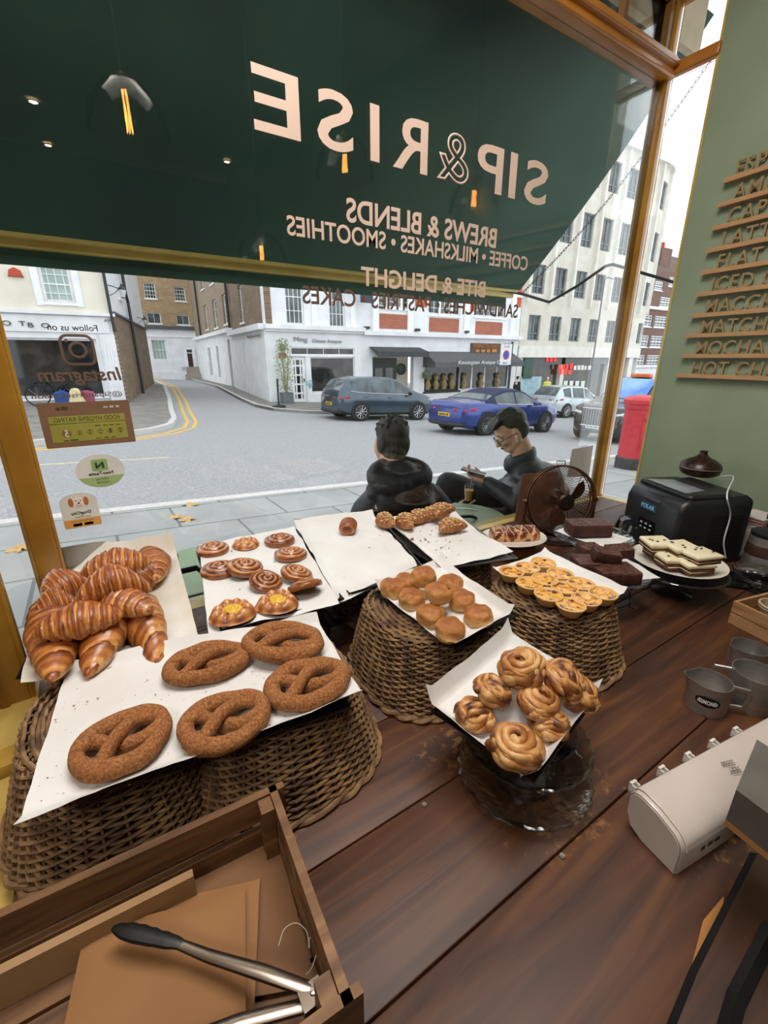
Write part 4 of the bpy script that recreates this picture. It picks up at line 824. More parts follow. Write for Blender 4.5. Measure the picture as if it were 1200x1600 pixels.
paper('parchment sheet under the croissants, its right corner curling up', TR_['cro'], TZ + .010, 2, mat=pc, curl=(-.1, .1, .9, .1), dz=(-.006, 0, .02, 0))
paper('parchment sheet under the swirl pastries', TR_['swirl'], TZ + .010, 3, curl=(-.1, .05, .1, 0))
paper('crumpled parchment sheet carrying one rolled chocolate pastry', TR_['empty'], TZ + .010, 4, curl=(-.25, 0, .3, .1), wr=.006)
paper('crumb strewn parchment sheet in front of the almond croissants', TR_['almond'], TZ + .010, 5, curl=(0, 0, .1, .3), wr=.005)
ctr, rz, w, d = fit(TR_['scone'], TZ + .01); tray('small dark baking tray full of fruit scones', ctr.x, ctr.y, w * .88, d * .90, TZ + .002, rz)
paper('parchment sheet under the fruit scones', TR_['scone'], TZ + .010, 6, curl=(.2, .3, .3, .1), wr=.003, dz=(0, .008, 0, .006))
ctr, rz, w, d = fit(TR_['nata'], TZ + .01); tray('small dark baking tray of custard tarts', ctr.x, ctr.y, w * .88, d * .92, TZ + .002, rz)
paper('parchment sheet under the custard tarts', TR_['nata'], TZ + .010, 7, curl=(.1, .2, .1, .1), wr=.002)
BZ = CT + .135
ctr, rz, w, d = fit(TR_['bun'], BZ + .01); tray('small dark baking tray of knotted cinnamon buns on a glass stand', ctr.x, ctr.y, w * .87, d * .87, BZ, rz)
paper('parchment sheet with pointed corners under the cinnamon buns', [(828, 1237), (936, 1092), (790, 1000), (664, 1107)], BZ + .008, 8, curl=(.35, .3, .5, .22), wr=.003, dz=(.002, .006, .022, .008))
# ================= croissants =================
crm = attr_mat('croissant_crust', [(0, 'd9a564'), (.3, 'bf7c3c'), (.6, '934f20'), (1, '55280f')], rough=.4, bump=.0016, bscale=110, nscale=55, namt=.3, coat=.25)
def croissant_mesh(L=.17, R=.036, seed=0, bend=.02, segs=4.2, step=.17):
    def fn(u, v):
        t = v * 2 - 1; a = u * 2 * pi; at = abs(t); env = max(.0, 1 - at ** 2.4) ** .58 * (1 - .22 * at)
        ph = at * segs + .16 * sin(a + seed) + .1 * noise.noise(Vector((t * 3, seed, a))); fr = ph - math.floor(ph)
        m = 1 - step * fr + .035 * sin(fr * pi) ; lam = sin(t * 62 + 1.2 * sin(a + seed) + 3 * noise.noise(Vector((t * 4, a, seed)))); lay = .014 * lam + .03 * noise.noise(Vector((t * 8, cos(a) * 1.5 + seed, sin(a) * 1.5)))
        r = R * env * (m + lay) + .0035 * (1 - at)
        y = cos(a) * r * 1.05 - bend * t * t * (1 + .3 * sin(seed)); z = sin(a) * r * .86
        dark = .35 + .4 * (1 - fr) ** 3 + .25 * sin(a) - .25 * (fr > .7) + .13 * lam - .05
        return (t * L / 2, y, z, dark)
    return B().grid(fn, 36, 96, cu=True)
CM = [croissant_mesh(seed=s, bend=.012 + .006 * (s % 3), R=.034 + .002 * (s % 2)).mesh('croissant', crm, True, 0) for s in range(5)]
def place_line(name, me, A, Bp, z, label, cat, group=None, L0=.17, roll=0, s=None, wide=1.0):
    p, q = atz(*A, z), atz(*Bp, z); d = q - p; k = d.length / L0; o = bpy.data.objects.new(name, me); C.objects.link(o)
    o.location = (p + q) / 2; o.rotation_euler = (roll, 0, atan2(d.y, d.x)); w = wide * (s or 1); o.scale = (k, w, w); return tag(o, label, cat, group)
ctop = TZ + .014
for k, (A, Bp, dz, lb) in enumerate([
    ((75, 935), (99, 1058), .030, 'front left croissant of the heap, tip towards the pretzels'), ((173, 925), (161, 1040), .030, 'front middle croissant with glossy ridges pointing forward'), ((180, 925), (262, 1010), .030, 'front right croissant pointing at the pretzel tray'),
    ((50, 985), (193, 953), .085, 'long croissant lying across the front of the heap'), ((50, 957), (120, 934), .055, 'croissant half buried at the left behind the long front one'), ((133, 928), (246, 950), .080, 'croissant in the middle right of the heap'),
    ((56, 930), (135, 898), .060, 'plump croissant at the back left of the heap'), ((110, 924), (233, 897), .120, 'croissant on the upper middle of the heap'), ((126, 890), (237, 872), .125, 'topmost croissant at the back of the heap'),
    ((196, 920), (242, 884), .045, 'croissant tucked under the top ones at the right'), ((233, 856), (250, 907), .040, 'croissant standing at the far right back of the heap')]):
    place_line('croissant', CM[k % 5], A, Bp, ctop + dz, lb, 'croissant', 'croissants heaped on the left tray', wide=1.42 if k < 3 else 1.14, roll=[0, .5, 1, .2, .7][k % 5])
# ================= pretzels =================
prm = M('cinnamon_sugar_crust', '7c4a26', 'a46c3c', scale=210, rough=.85, bump=.003, bscale=330, pos=(.35, .6), detail=8, c3='bd8c58', c3p=.75)
def pretzel_mesh(L=.19, W=.135, r=.0165, seed=0):
    b = B(); n = 56; pts = []; rr = []
    for k in range(n):
        a = 2 * pi * k / n; q = 1 + .03 * sin(3 * a + seed); pts.append(((L / 2 - r) * cos(a) * q, (W / 2 - r) * sin(a) * q, r * .92)); rr.append(r * (1 + .08 * sin(2 * a + seed)))
    b.tube(pts, rr, 12, closed=True, flat=.95, up=(0, 0, 1))
    for s in (0, 1):
        pts = []; rr = []
        for k in range(22):
            t = k / 21 * 2 - 1; a = t * pi * .95 + s * pi; x = t * (L / 2 - r * .9); y = (W * .24) * sin(a * .95 + .3) * (.55 + .45 * abs(t)) + .006 * t; z = r * (1.15 + .62 * cos(a * .95 + .3) * (1 - abs(t) ** 2)); pts.append((x, y, z)); rr.append(r * (.78 - .1 * abs(t)))
        b.tube(pts, rr, 12, up=(0, 0, 1))
    return b.jit(.003, 26, seed)
PM = [pretzel_mesh(seed=s).mesh('pretzel', prm, True, 0) for s in range(5)]
for k, (A, Bp, w, lb) in enumerate([
    ((105, 1200), (268, 1120), 1.0, 'sugared pretzel nearest the lower left corner of the tray'), ((275, 1150), (422, 1103), 1.0, 'sugared pretzel in the front middle of the tray'), ((412, 1088), (543, 1045), .98, 'sugared pretzel at the front right of the tray'),
    ((252, 1052), (392, 1018), .88, 'sugared pretzel at the back left of the tray'), ((378, 1003), (508, 1002), .95, 'sugared pretzel at the back right corner of the tray, resting on its neighbour')]):
    z = TZ + .018 + (.010 if k == 4 else 0); p, q = atz(*A, z + .015), atz(*Bp, z + .015); d = q - p; o = solo('sugared_pretzel', PM[k], prm, lb, 'pretzel', ((p.x + q.x) / 2, (p.y + q.y) / 2, z), group='sugared pretzels')
    o.rotation_euler = (0, .06 if k == 4 else 0, atan2(d.y, d.x)); o.scale = (d.length / .19, w, 1)
# ================= swirl pastries =================
swm = attr_mat('swirl_crust', [(0, '2c130c'), (.3, '6a3519'), (.6, 'a06030'), (1, 'd0995c')], rough=.28, bump=.001, bscale=90, nscale=70, namt=.25, coat=.4)
def swirl_mesh(R=.049, h=.031, turns=3.3, seed=0, dark=0):
    def fn(u, v):
        th = u * 2 * pi; r = R * min(1, v * 1.25) if v < .8 else R
        if v < .8:
            ph = r / R * turns - th / (2 * pi) + .06 * noise.noise(Vector((cos(th), sin(th), seed))); c = .5 + .5 * cos(2 * pi * ph); c = c ** .6
            z = h * (1 - .42 * (r / R) ** 3) * (.83 + .17 * c) - .002 + .002 * noise.noise(Vector((r * 60, th * 2, seed))); a = c * .8 + .08 - dark
        else:
            q = (v - .8) / .2; z = h * .55 * (1 - q); r = R * (1 + .05 * sin(q * pi)); a = .45 + .2 * noise.noise(Vector((th * 2, q * 4, seed)))
        r *= 1 + .05 * noise.noise(Vector((cos(th) * 1.2, sin(th) * 1.2, seed + 3))); return (r * cos(th), r * sin(th), z, a)
    return B().grid(fn, 64, 40, cu=True)
SM = [swirl_mesh(seed=s, dark=.12 * (s % 2), turns=3 + .3 * (s % 3)).mesh('swirl', swm, True, 0) for s in range(4)]
dz0 = TZ + .015
for k, (x, y, tz, tx, ty, sc, lb) in enumerate([(332, 857, 0, 0, .0, 1, 'raisin swirl at the back left corner of its tray'), (437, 843, 0, 0, .05, 1, 'dark swirl at the back right corner of its tray'), (454, 865, 0, .1, 0, 1.02, 'swirl second from the back on the right side of its tray'), (342, 889, 0, 0, 0, 1.02, 'swirl in the middle left, partly covered by its neighbour'),
    (382, 885, .012, -.1, .15, 1.0, 'swirl leaning on the one to its left'), (414, 906, .008, .3, .1, .88, 'small tight swirl in the centre of the tray'), (462, 894, .008, .3, -.1, .90, 'tilted dark swirl on the right side of its tray'), (477, 914, .016, .5, .15, .92, 'swirl standing on its edge at the right of the tray')]):
    p = atz(x, y, dz0 + tz + .012); o = solo('swirl_pastry', SM[k % 4], swm, lb, 'pastry', (p.x, p.y, dz0 + tz), group='swirl pastries'); o.rotation_euler = (tx, ty, k * 1.3); o.scale = (sc,) * 3
dnm = attr_mat('danish_crust', [(0, '6b3218'), (.4, 'a35f2c'), (.75, 'c4864a'), (1, 'd9aa70')], rough=.4, bump=.001, bscale=50, nscale=28, namt=.15, coat=.3)
cust = M('yellow_custard', 'dcb43a', 'c99a2c', scale=40, rough=.35, bump=.001, bscale=60); jam = M('berry_jam', '5c1420', '7a1f28', scale=30, rough=.2)
for k, (x, y, s, lb) in enumerate([(384, 848, .9, 'custard danish between the two back swirls'), (433, 939, 1.08, 'custard danish at the front right of the tray'), (363, 955, 1.12, 'custard danish with folded corners at the front left of the tray')]):
    p = atz(x, y, dz0 + .012); t = thing('custard_danish', lb, 'pastry', (p.x, p.y, dz0), k * .8, 'custard danishes'); t.scale = (s,) * 3; b = B()
    def fn(u, v, k=k):
        th = u * 2 * pi; q = .5 + .5 * sin(th * 9 + 1.1 * sin(th * 2 + k)); r = .016 + .034 * v * (1 + .05 * sin(th * 3 + k)); z = .004 + .021 * sin(min(1, v * 1.08) * pi) ** .6 * (.72 + .28 * q); return (r * cos(th), r * sin(th), z, .25 + .6 * q - .15 * (v > .8))
    b.grid(fn, 96, 16, cu=True); part('pastry', b, dnm, t, ang=0)
    part('custard', B().grid(lambda u, v: (v * .021 * cos(u * 2 * pi), v * .021 * sin(u * 2 * pi), .016 + .006 * (1 - v * v) + .0015 * sin(v * 18 - u * 2 * pi * 2)), 32, 12, cu=True), cust if k else M('custard_with_rhubarb', 'd0ad52', '9c4a34', scale=50, rough=.35), t, ang=0)
    part('jam', B().tube([(.019 * cos(a * pi / 10 - .6), .019 * sin(a * pi / 10 - .6), .015) for a in range(11)], .0028, 6), jam, t)
# ================= rolled chocolate pastry =================
def roll_mesh(L=.085, R=.027):
    def fn(u, v):
        t = v * 2 - 1; a = u * 2 * pi; e = (1 - abs(t) ** 5) ** .5; ph = a * 1.0 + t * 4; s = .5 + .5 * sin(t * 24 + .5 * sin(a)); r = R * (e * (.94 + .06 * s) + .02); return (t * L / 2, r * 1.1 * cos(a), r * .85 * sin(a), .35 + .45 * s + .2 * sin(a))
    return B().grid(fn, 28, 60, cu=True)
p = atz(544, 822, TZ + .04); solo('rolled_chocolate_pastry', roll_mesh().mesh('roll', crm, True, 0), crm, 'single rolled chocolate pastry at the far end of the crumpled sheet', 'pastry', (p.x, p.y, TZ + .04), rz=radians(55)).scale = (1, 1.05, 1.15)
# ================= almond croissants =================
acm = attr_mat('almond_croissant_crust', [(0, 'b98550'), (.4, '9c6233'), (.8, '7a4420'), (1, '5a2f16')], rough=.5, bump=.001, bscale=60, namt=.2)
alm = M('flaked_almonds', 'd3b27c', 'b38a50', scale=60, rough=.7)
AM = croissant_mesh(L=.12, R=.031, seed=2, bend=.02).mesh('almond', acm, True, 0)
tb = B()
for k in range(70):
    u = random.uniform(-.8, .8); a = random.uniform(.3, 2.84); r = .031 * (1 - abs(u) ** 2.1) ** .75; c = Vector((u * .06, cos(a) * r * 1.02 - .02 * u * u, sin(a) * r * .88 + .001)); q = random.uniform(.004, .0075)
    tb.ball(c, q, q * .7, q * .35, 6, 4)
tmesh = tb.mesh('almond_topping', alm, False)
for k, (x, y, rz, dz, s, lb) in enumerate([(601, 812, 1.2, .03, 1, 'almond croissant at the far left end of the row'), (632, 813, 1.0, .03, 1, 'almond croissant second from the left of the row'), (654, 806, .1, .03, 1, 'almond croissant in the middle of the row'), (677, 801, -.5, .036, 1, 'almond croissant right of the middle, leaning on its neighbours'), (688, 796, .2, .05, 1.0, 'almond croissant at the very back, topped with most flakes'), (703, 820, -.15, .03, 1, 'almond croissant standing apart at the right')]):
    p = atz(x, y, TZ + dz + .015); t = thing('almond_croissant', lb, 'croissant', (p.x, p.y, TZ + dz + .012), rz, 'almond croissants'); t.scale = (s,) * 3
    part('crust', AM, acm, t); part('almond_topping', tmesh, alm, t)
# ================= scones =================
scm = attr_mat('scone_crust', [(0, 'e0bd8a'), (.4, 'cb9858'), (.75, 'b27436'), (1, '8a4f20')], rough=.6, bump=.003, bscale=80, nscale=45, namt=.3)
rai = M('raisin', '2b1810', '3c2216', scale=30, rough=.5)
def scone_mesh(seed, R=.0335):
    def fn(u, v):
        th = u * 2 * pi; k = v * pi; r = R * abs(sin(k)) ** .62; z = -.0235 * cos(k) * (abs(cos(k)) ** -.25 if abs(cos(k)) > .01 else 1) + .0235; q = noise.noise(Vector((cos(th) * r * 60, sin(th) * r * 60, z * 50 + seed * 5))); r *= 1 + .14 * q
        return (r * cos(th), r * sin(th), z * (1 + .08 * q), .1 + .85 * max(0, z / .047) ** 1.4)
    return B().grid(fn, 36, 24, cu=True)
SCM = [scone_mesh(s).mesh('scone', scm, True, 0) for s in range(4)]
for k, (x, y, dz, lb) in enumerate([(614, 921, 0, 'scone at the left corner of its tray'), (643, 938, 0, 'scone in the left front row'), (673, 964, 0, 'scone third along the left front row'), (703, 987, 0, 'scone nearest the front corner of its tray'), (747, 965, 0, 'scone at the right corner with a bumpy top'), (637, 912, .0, 'scone half hidden at the back left of the pile'), (704, 915, 0, 'scone peeking out at the back of the pile'), (721, 940, .004, 'scone in the right middle of its tray'),
    (661, 903, .04, 'scone on top of the pile at the back'), (686, 929, .036, 'scone on top of the pile in the middle')]):
    p = atz(x, y, TZ + .032 + dz); t = thing('fruit_scone', lb, 'scone', (p.x, p.y, TZ + .012 + dz), k * 1.1, 'fruit scones'); part('crust', SCM[k % 4], scm, t); b = B()
    for j in range(7): a = random.uniform(0, 6.28); q = random.uniform(-.1, .6); r = .0285 * abs(sin(pi * (.5 + q * .45))) ** .62; b.ball((r * cos(a), r * sin(a), .0235 + .021 * (abs(cos(pi * (.5 + q * .45))) ** .75) * (1 if q > 0 else -1)), .0036, .003, .003, 6, 5)
    part('raisins', b, rai, t)
# ================= custard tarts =================
tcr = attr_mat('tart_shell', [(0, 'b07a3c'), (.5, 'cf9c58'), (1, 'e0b878')], rough=.5, bump=.0008, bscale=80, nscale=40, namt=.2)
tcm = M('burnt_custard', 'e2ab4a', 'd08f34', scale=48, rough=.15, pos=(.38, .52), detail=3, c3='54200f', c3p=.60, coat=.5, distort=.8)
def tart_shell(): return B().lathe([(.0, 0), (.024, 0), (.0275, .006), (.034, .021), (.0375, .0255), (.036, .0285), (.033, .0275), (.031, .022), (.0, .02)], 36, cap=False, val=[.3, .3, .3, .7, .9, .8, .6, .5, .5]).jit(.0012, 90)
tsm = tart_shell().mesh('tart_shell', tcr, True, 0)
tcs = [B().grid(lambda u, v, s=s: (v * .032 * cos(u * 2 * pi), v * .032 * sin(u * 2 * pi), .0235 + .002 * noise.noise(Vector((v * 2.2 * cos(u * 2 * pi), v * 2.2 * sin(u * 2 * pi), s)))), 30, 10, cu=True).mesh('custard', tcm, True, 0) for s in range(4)]
for k, (x, y, lb) in enumerate([(799, 894, 'tart in the left corner'), (824, 888, 'tart second along the back left edge'), (849, 880, 'tart in the far corner'), (827, 912, 'tart second along the left front edge'), (851, 906, 'tart in the second row, middle'), (875, 897, 'tart in the second row, back edge'), (857, 930, 'tart third along the left front edge'), (882, 919, 'tart in the third row, middle'), (908, 913, 'tart in the third row, back edge'), (892, 946, 'tart in the near corner'), (916, 937, 'tart in the last row, middle'), (942, 928, 'tart in the right corner')]):
    p = atz(x, y, TZ + .036); t = thing('custard_tart', 'custard ' + lb + ' of the tray', 'tart', (p.x, p.y, TZ + .0125), k * .9, 'custard tarts in rows on a small tray'); t.scale = (.98, .98, 1); part('pastry_shell', tsm, tcr, t); part('custard', tcs[k % 4], tcm, t)
# ================= cinnamon buns =================
bnm = attr_mat('bun_crust', [(0, '4e2a12'), (.3, '8f5626'), (.65, 'b98044'), (1, 'ddb47c')], rough=.45, bump=.002, bscale=110, nscale=50, namt=.38, coat=.15)
def bun_mesh(seed, R=.044):
    rnd = random.Random(seed); b = B(); core = B().ball((0, 0, .02), R * .78, R * .78, .022, 20, 12); b.add(core.v, core.f, val=[.15] * len(core.v))
    for s in range(3): # three ribbons wound round the bun
        n = 40; tilt = rnd.uniform(.25, .9); az_ = rnd.uniform(0, 6.28) + s * 2.1; rot = Matrix.Rotation(az_, 3, 'Z') @ Matrix.Rotation(tilt, 3, 'X'); pts = []; rr = []; vv = []
        for k in range(n):
            a = 2 * pi * k / n; q = R * (.72 + .05 * sin(3 * a + s)); p = rot @ Vector((q * cos(a), q * sin(a), .004 * sin(2 * a))); p.z = p.z * .62 + .024; pts.append(p); rr.append(.0098 + .002 * sin(5 * a + s)); vv.append(.5 + .35 * sin(a * 3 + s * 2))
        b.tube(pts, rr, 10, closed=True, val=vv)
        for off in (-1, 1):
            b.tube([Vector(p) * .99 + Vector((0, 0, off * .0065 + .002)) for p in pts], [r * .55 for r in rr], 8, closed=True, val=[.8 - .3 * abs(x) for x in vv])
    pts = []; vv = [];   # spiral knot on the top
    for k in range(46): a = k / 45 * 4.6 * pi + seed; q = .006 + R * .62 * k / 45; pts.append((q * cos(a), q * sin(a), .047 - .010 * (k / 45) ** 2)); vv.append(.6 + .3 * sin(a))
    if seed in (1, 4): b.tube(pts, [.0068] * 46, 8, val=vv)
    else:
        for off in (-.013, .002, .016):
            a0 = seed * 1.1; b.tube([((k / 15 * 2 - 1) * R * .74 * cos(a0) - (off + .008 * sin(k * .5)) * sin(a0), (k / 15 * 2 - 1) * R * .74 * sin(a0) + (off + .008 * sin(k * .5)) * cos(a0), .050 - .022 * (k / 15 * 2 - 1) ** 2 - abs(off) * .35) for k in range(16)], [.0085] * 16, 8, val=[.4 + .4 * sin(k * .9 + off * 200) for k in range(16)])
    return b.jit(.005, 34, seed)
BM = [bun_mesh(s).mesh('bun', bnm, True, 0) for s in range(5)]
for k, (x, y, dz, tx, ty, s, lb) in enumerate([(740, 1122, 0, 0, .1, .92, 'knotted bun at the left corner of its tray'), (803, 1177, 0, .1, 0, 1.08, 'knotted bun nearest the front corner of its tray'), (857, 1135, 0, 0, -.1, .9, 'pale knotted bun at the right front of its tray'), (898, 1082, .010, .2, .3, .95, 'knotted bun at the right back of the heap'), (833, 1100, .022, .3, 0, 1.0, 'knotted bun in the middle of the heap'),
    (763, 1084, .034, .2, -.3, .92, 'browned bun on top at the left of the heap'), (822, 1050, .058, .35, .1, 1.1, 'largest browned bun on top of the heap'), (872, 1062, .044, .2, .3, 1.0, 'browned bun on top at the right of the heap')]):
    p = atz(x, y, BZ + .03 + dz); o = solo('cinnamon_bun', BM[k % 5], bnm, lb, 'bun', (p.x, p.y, BZ + .014 + dz), group='knotted cinnamon buns'); o.rotation_euler = (tx, ty, k * 1.7); o.scale = (s,) * 3
# crumbs and sugar on the papers
crumb = M('pastry_crumb', '9a6434', '7c4a22', scale=40, rough=.7)
def crumbs(label, c, z, n, smin, smax, mat=crumb, cent=None, sprd=None):
    b = B(); P = [atz(x, y, z) for x, y in c]
    for k in range(n):
        u, v = random.random(), random.random()
        if cent: u = min(.97, max(.03, random.gauss(cent[0], sprd))); v = min(.97, max(.03, random.gauss(cent[1], sprd)))
        p = (P[0] * (1 - u) + P[1] * u) * (1 - v) + (P[3] * (1 - u) + P[2] * u) * v; q = random.uniform(smin, smax) * (.5 + random.random() ** 3)
        b.ball((p.x - P[0].x, p.y - P[0].y, .0), q, q * .7, q * .3, 5, 3)
    o = solo('pastry_crumbs', b, mat, label, 'crumbs', (P[0].x, P[0].y, z + .0035), smooth=False); o['kind'] = 'stuff'; return o
crumbs('brown sugar crumbs scattered over the pretzel paper', TR_['pret'], TZ + .014, 420, .0007, .0018)
crumbs('flaky crumbs in front of the almond croissants', TR_['almond'], TZ + .0165, 46, .002, .007, cent=(.35, .45), sprd=.17)
crumbs('dark crumbs on the swirl pastry paper', TR_['swirl'], TZ + .0155, 22, .001, .003, M('dark_crumb', '2a1610', rough=.8))
crumbs('few dark crumbs on the nearly empty paper', TR_['empty'], TZ + .0165, 9, .0012, .0035, MATS['dark_crumb'])
# ================= things at the right end of the counter =================
def zat(px, py_, X, Y):
    r = ray(px, py_); return math.hypot(X, Y) / math.hypot(r.x, r.y) * r.z + EYE
cgl = glass('clear_tableware_glass', tint=(.90, .93, .93), f0=.10, rough=.03)
def pressed(name='pressed_glass'):
    m = glass(name, tint=(.985, .99, .99), f0=.2, rough=.12); t = m.node_tree
    if not t.nodes.get('Bump'):
        n = t.nodes.new('ShaderNodeTexVoronoi'); n.inputs['Scale'].default_value = 60; tcn = t.nodes.new('ShaderNodeTexCoord'); bp = t.nodes.new('ShaderNodeBump'); bp.inputs['Distance'].default_value = .0012; t.links.new(tcn.outputs['Object'], n.inputs['Vector']); t.links.new(n.outputs['Distance'], bp.inputs['Height'])
        for q in t.nodes:
            if q.type in ('BSDF_GLOSSY', 'LAYER_WEIGHT'): t.links.new(bp.outputs[0], q.inputs['Normal'])
    return m
pg_ = pressed()
china = M('white_china', 'e4ded2', 'dad3c6', scale=3, rough=.25, coat=.4)
def scal(R, z, th=.005, n=72, amp=.0022, lobes=24):
    b = B(); prof = [(.0, 0), (R * .55, 0), (R * .82, .004), (R, .017), (R * 1.005, .02), (R * .97, .021), (R * .8, .009), (R * .5, th), (0, th)]
    vs = []; 
    for k, (r, q) in enumerate(prof):
        for i in range(n): a = 2 * pi * i / n; rr = r + (amp * sin(a * lobes) if r > R * .9 else 0); vs.append((rr * cos(a), rr * sin(a), z + q))
    b.add(vs, [(k * n + i, k * n + (i + 1) % n, (k + 1) * n + (i + 1) % n, (k + 1) * n + i) for k in range(len(prof) - 1) for i in range(n)]); return b
# pressed glass stand under the buns
c = atz(815, 1297, CT + .012); dr_ = Vector((sin(radians(49.4)), cos(radians(49.4)), 0)); c = c + dr_ * .122
t = thing('glass_cake_stand', 'two tier pressed glass cake stand holding the tray of cinnamon buns', 'cake stand', (c.x, c.y, CT))
part('lower_plate', scal(.128, .006), pg_, t); part('foot', B().lathe([(.055, .0), (.055, .006), (.03, .02), (.024, .06), (.03, .078), (.05, .084)], 40), pg_, t); part('upper_plate', scal(.118, .084), pg_, t)
part('rim', B().tube([((.128 + .002 * sin(a * 24 * pi / 48)) * cos(a * pi / 48), (.128 + .002 * sin(a * 24 * pi / 48)) * sin(a * pi / 48), .0255) for a in range(96)], .0022, 6, closed=True), cgl, t); part('rim', B().tube([(.118 * cos(a * pi / 48), .118 * sin(a * pi / 48), .104) for a in range(96)], .0022, 6, closed=True), cgl, t)
part('upper_cup', B().lathe([(.05, .104), (.07, .118), (.09, .133), (.088, .133), (.066, .118)], 40, cap=False), pg_, t)
# two glass stands with brownies, cream cake
def gstand(name, label, x, y, z, R, wire=False):
    p = atz(x, y, z); t = thing(name, label, 'cake stand', (p.x, p.y, CT)); h = z - CT - .02; part('plate', scal(R, h), pg_, t)
    part('rim', B().tube([(R * cos(a * pi / 48), R * sin(a * pi / 48), h + .0195) for a in range(96)], .002, 6, closed=True), cgl, t)
    if wire:
        b = B(); 
        for k in range(4):
            a = k * pi / 2 + .5; q = R * .6; b.tube([(q * cos(a), q * sin(a), h - .001), (q * 1.15 * cos(a), q * 1.15 * sin(a), .003), (q * 1.3 * cos(a), q * 1.3 * sin(a), .0035)], .0022, 6)
        for z_, q in ((h - .003, R * .6), (.03, R * .675)): b.tube([(q * cos(a * pi / 24), q * sin(a * pi / 24), z_) for a in range(48)], .0022, 6, closed=True)
        part('wire_base', b, dkmet, t)
    else: part('foot', B().lathe([(R * .42, 0), (R * .42, .006), (R * .14, .02), (R * .12, h * .6), (R * .2, h)], 32), cgl, t)
    return t, p, h
chq = M('chocolate_brownie', '3a1c14', '4d281c', scale=22, rough=.75, bump=.003, bscale=70); chs = M('crackled_brownie_top', '4a2a20', '5c3a2c', scale=30, rough=.5, bump=.003, bscale=50, c3='7c6052')
def brown(label, p, x, y, w, d, h, rz, z, tilt=(0, 0), grp='chocolate brownie pieces'):
    t = thing('brownie', label, 'brownie', (p.x + x, p.y + y, z), rz, grp); t.rotation_euler = (tilt[0], tilt[1], rz)
    b = B(); n = 14
    def fn(u, v):
        return None
    b.rbox(-w / 2, w / 2, -d / 2, d / 2, 0, h, .006, 3); part('crumb', b.jit(.0025, 40, w * 100), chq, t)
    g = B().grid(lambda u, v: ((u - .5) * w * .97, (v - .5) * d * .97, h - .0005 + .0025 * noise.noise(Vector((u * 8, v * 8, rz * 5 + x * 30))) + .001), 16, 12); part('crackled_top', g, chs, t); return t
t, p, h = gstand('glass_cake_stand', 'glass stand at the back holding a dark brownie block on parchment, beside the fan', 927, 836, .955, .145)
def wrappaper(label, x, y, z, s, seed, px=0):
    q = atz(x, y, z); w = s
    def fn(u, v): a = (u - .5) * w; c = (v - .5) * w * .8; n = noise.noise(Vector((a * 14, c * 14, seed))); e = max(abs(u - .5), abs(v - .5)) * 2; return (a, c, .002 + abs(n) * .008 + .012 * max(0, e - .75))
    o = solo('parchment_sheet', B().grid(fn, 24, 24), paperm, label, 'baking paper', (q.x, q.y, z), ang=0, rz=.6 + seed); return o
wrappaper('crumpled parchment under the dark brownie block', 925, 838, .963, .21, 1)
for k, (dx, lb) in enumerate(((-.037, 'left half of the dark brownie block beside the fan'), (.035, 'right half of the dark brownie block beside the fan'))):
    q = atz(915, 834, .97); e = Vector((cos(-.55), sin(-.55), 0)); brown(lb, q, e.x * dx, e.y * dx, .068 if k == 0 else .09, .085, .045, -.55, .972, grp='dark brownie block')
t, p2, h = gstand('glass_cake_stand', 'glass plate on a wire stand piled with brownies behind the custard tarts', 940, 888, .925, .15, True)
wrappaper('parchment under the pile of brownies', 955, 892, .933, .22, 2.2)
for k, (x, y, z, w, d, hh, rz, lb, tl) in enumerate([(915, 885, .94, .075, .085, .045, -.6, 'brownie at the left of the pile', (0, 0)), (948, 897, .94, .08, .085, .042, -.5, 'brownie at the front of the pile', (0, 0)), (975, 897, .94, .065, .09, .042, -.5, 'brownie at the right end of the pile', (0, 0)), (921, 862, .94, .07, .07, .042, -.5, 'brownie at the back of the pile', (0, 0)), (945, 866, .984, .085, .055, .035, -.7, 'brownie lying on top of the pile at the left', (.1, .15)), (968, 860, .984, .08, .055, .032, -.6, 'brownie lying on top of the pile at the right', (.05, -.1))]):
    q = atz(x, y, z + .02); brown(lb, q, 0, 0, w, d, hh, rz, z, tl)
# cream cake on white plate over glass stand
t, p3, h = gstand('glass_cake_stand', 'low glass stand under the white plate of cream topped cake', 1058, 886, .90, .155)
q3 = atz(1058, 877, .915); t = thing('white_plate', 'white plate carrying cream topped raisin cake slices', 'plate', (q3.x, q3.y, .905)); part('dish', B().lathe([(0, 0), (.09, 0), (.12, .004), (.148, .016), (.15, .018), (.145, .018), (.118, .009), (.09, .006), (0, .006)], 56), china, t)
crmm = M('cream_frosting', 'e6dcbc', 'd8cca6', scale=14, rough=.5, bump=.003, bscale=35, pos=(.3, .7)); spg = M('carrot_sponge', '6a4226', '4c2c18', scale=60, rough=.85, bump=.002, bscale=90)
def cslice(label, x, y, z, w, d, h, rz, tilt=0):
    q = atz(x, y, z); t = thing('cream_cake_slice', label, 'cake', (q.x, q.y, z), rz, 'cream topped cake slices'); t.rotation_euler = (tilt, 0, rz)
    part('sponge', B().rbox(-w / 2, w / 2, -d / 2, d / 2, 0, h, .004, 2).jit(.002, 50), spg, t); part('filling', B().rbox(-w / 2 - .001, w / 2 + .001, -d / 2 - .001, d / 2 + .001, h * .42, h * .55, .003, 2).jit(.002, 60), crmm, t)
    part('frosting', B().rbox(-w / 2 - .003, w / 2 + .003, -d / 2 - .003, d / 2 + .003, h, h + .016, .008, 3).jit(.006, 34, rz), crmm, t); b = B()
    for k in range(4): b.ball((random.uniform(-.35, .35) * w, random.uniform(-.35, .35) * d, h + .0175), .006, .0035, .002, 6, 4)
    part('raisins', b, rai, t)
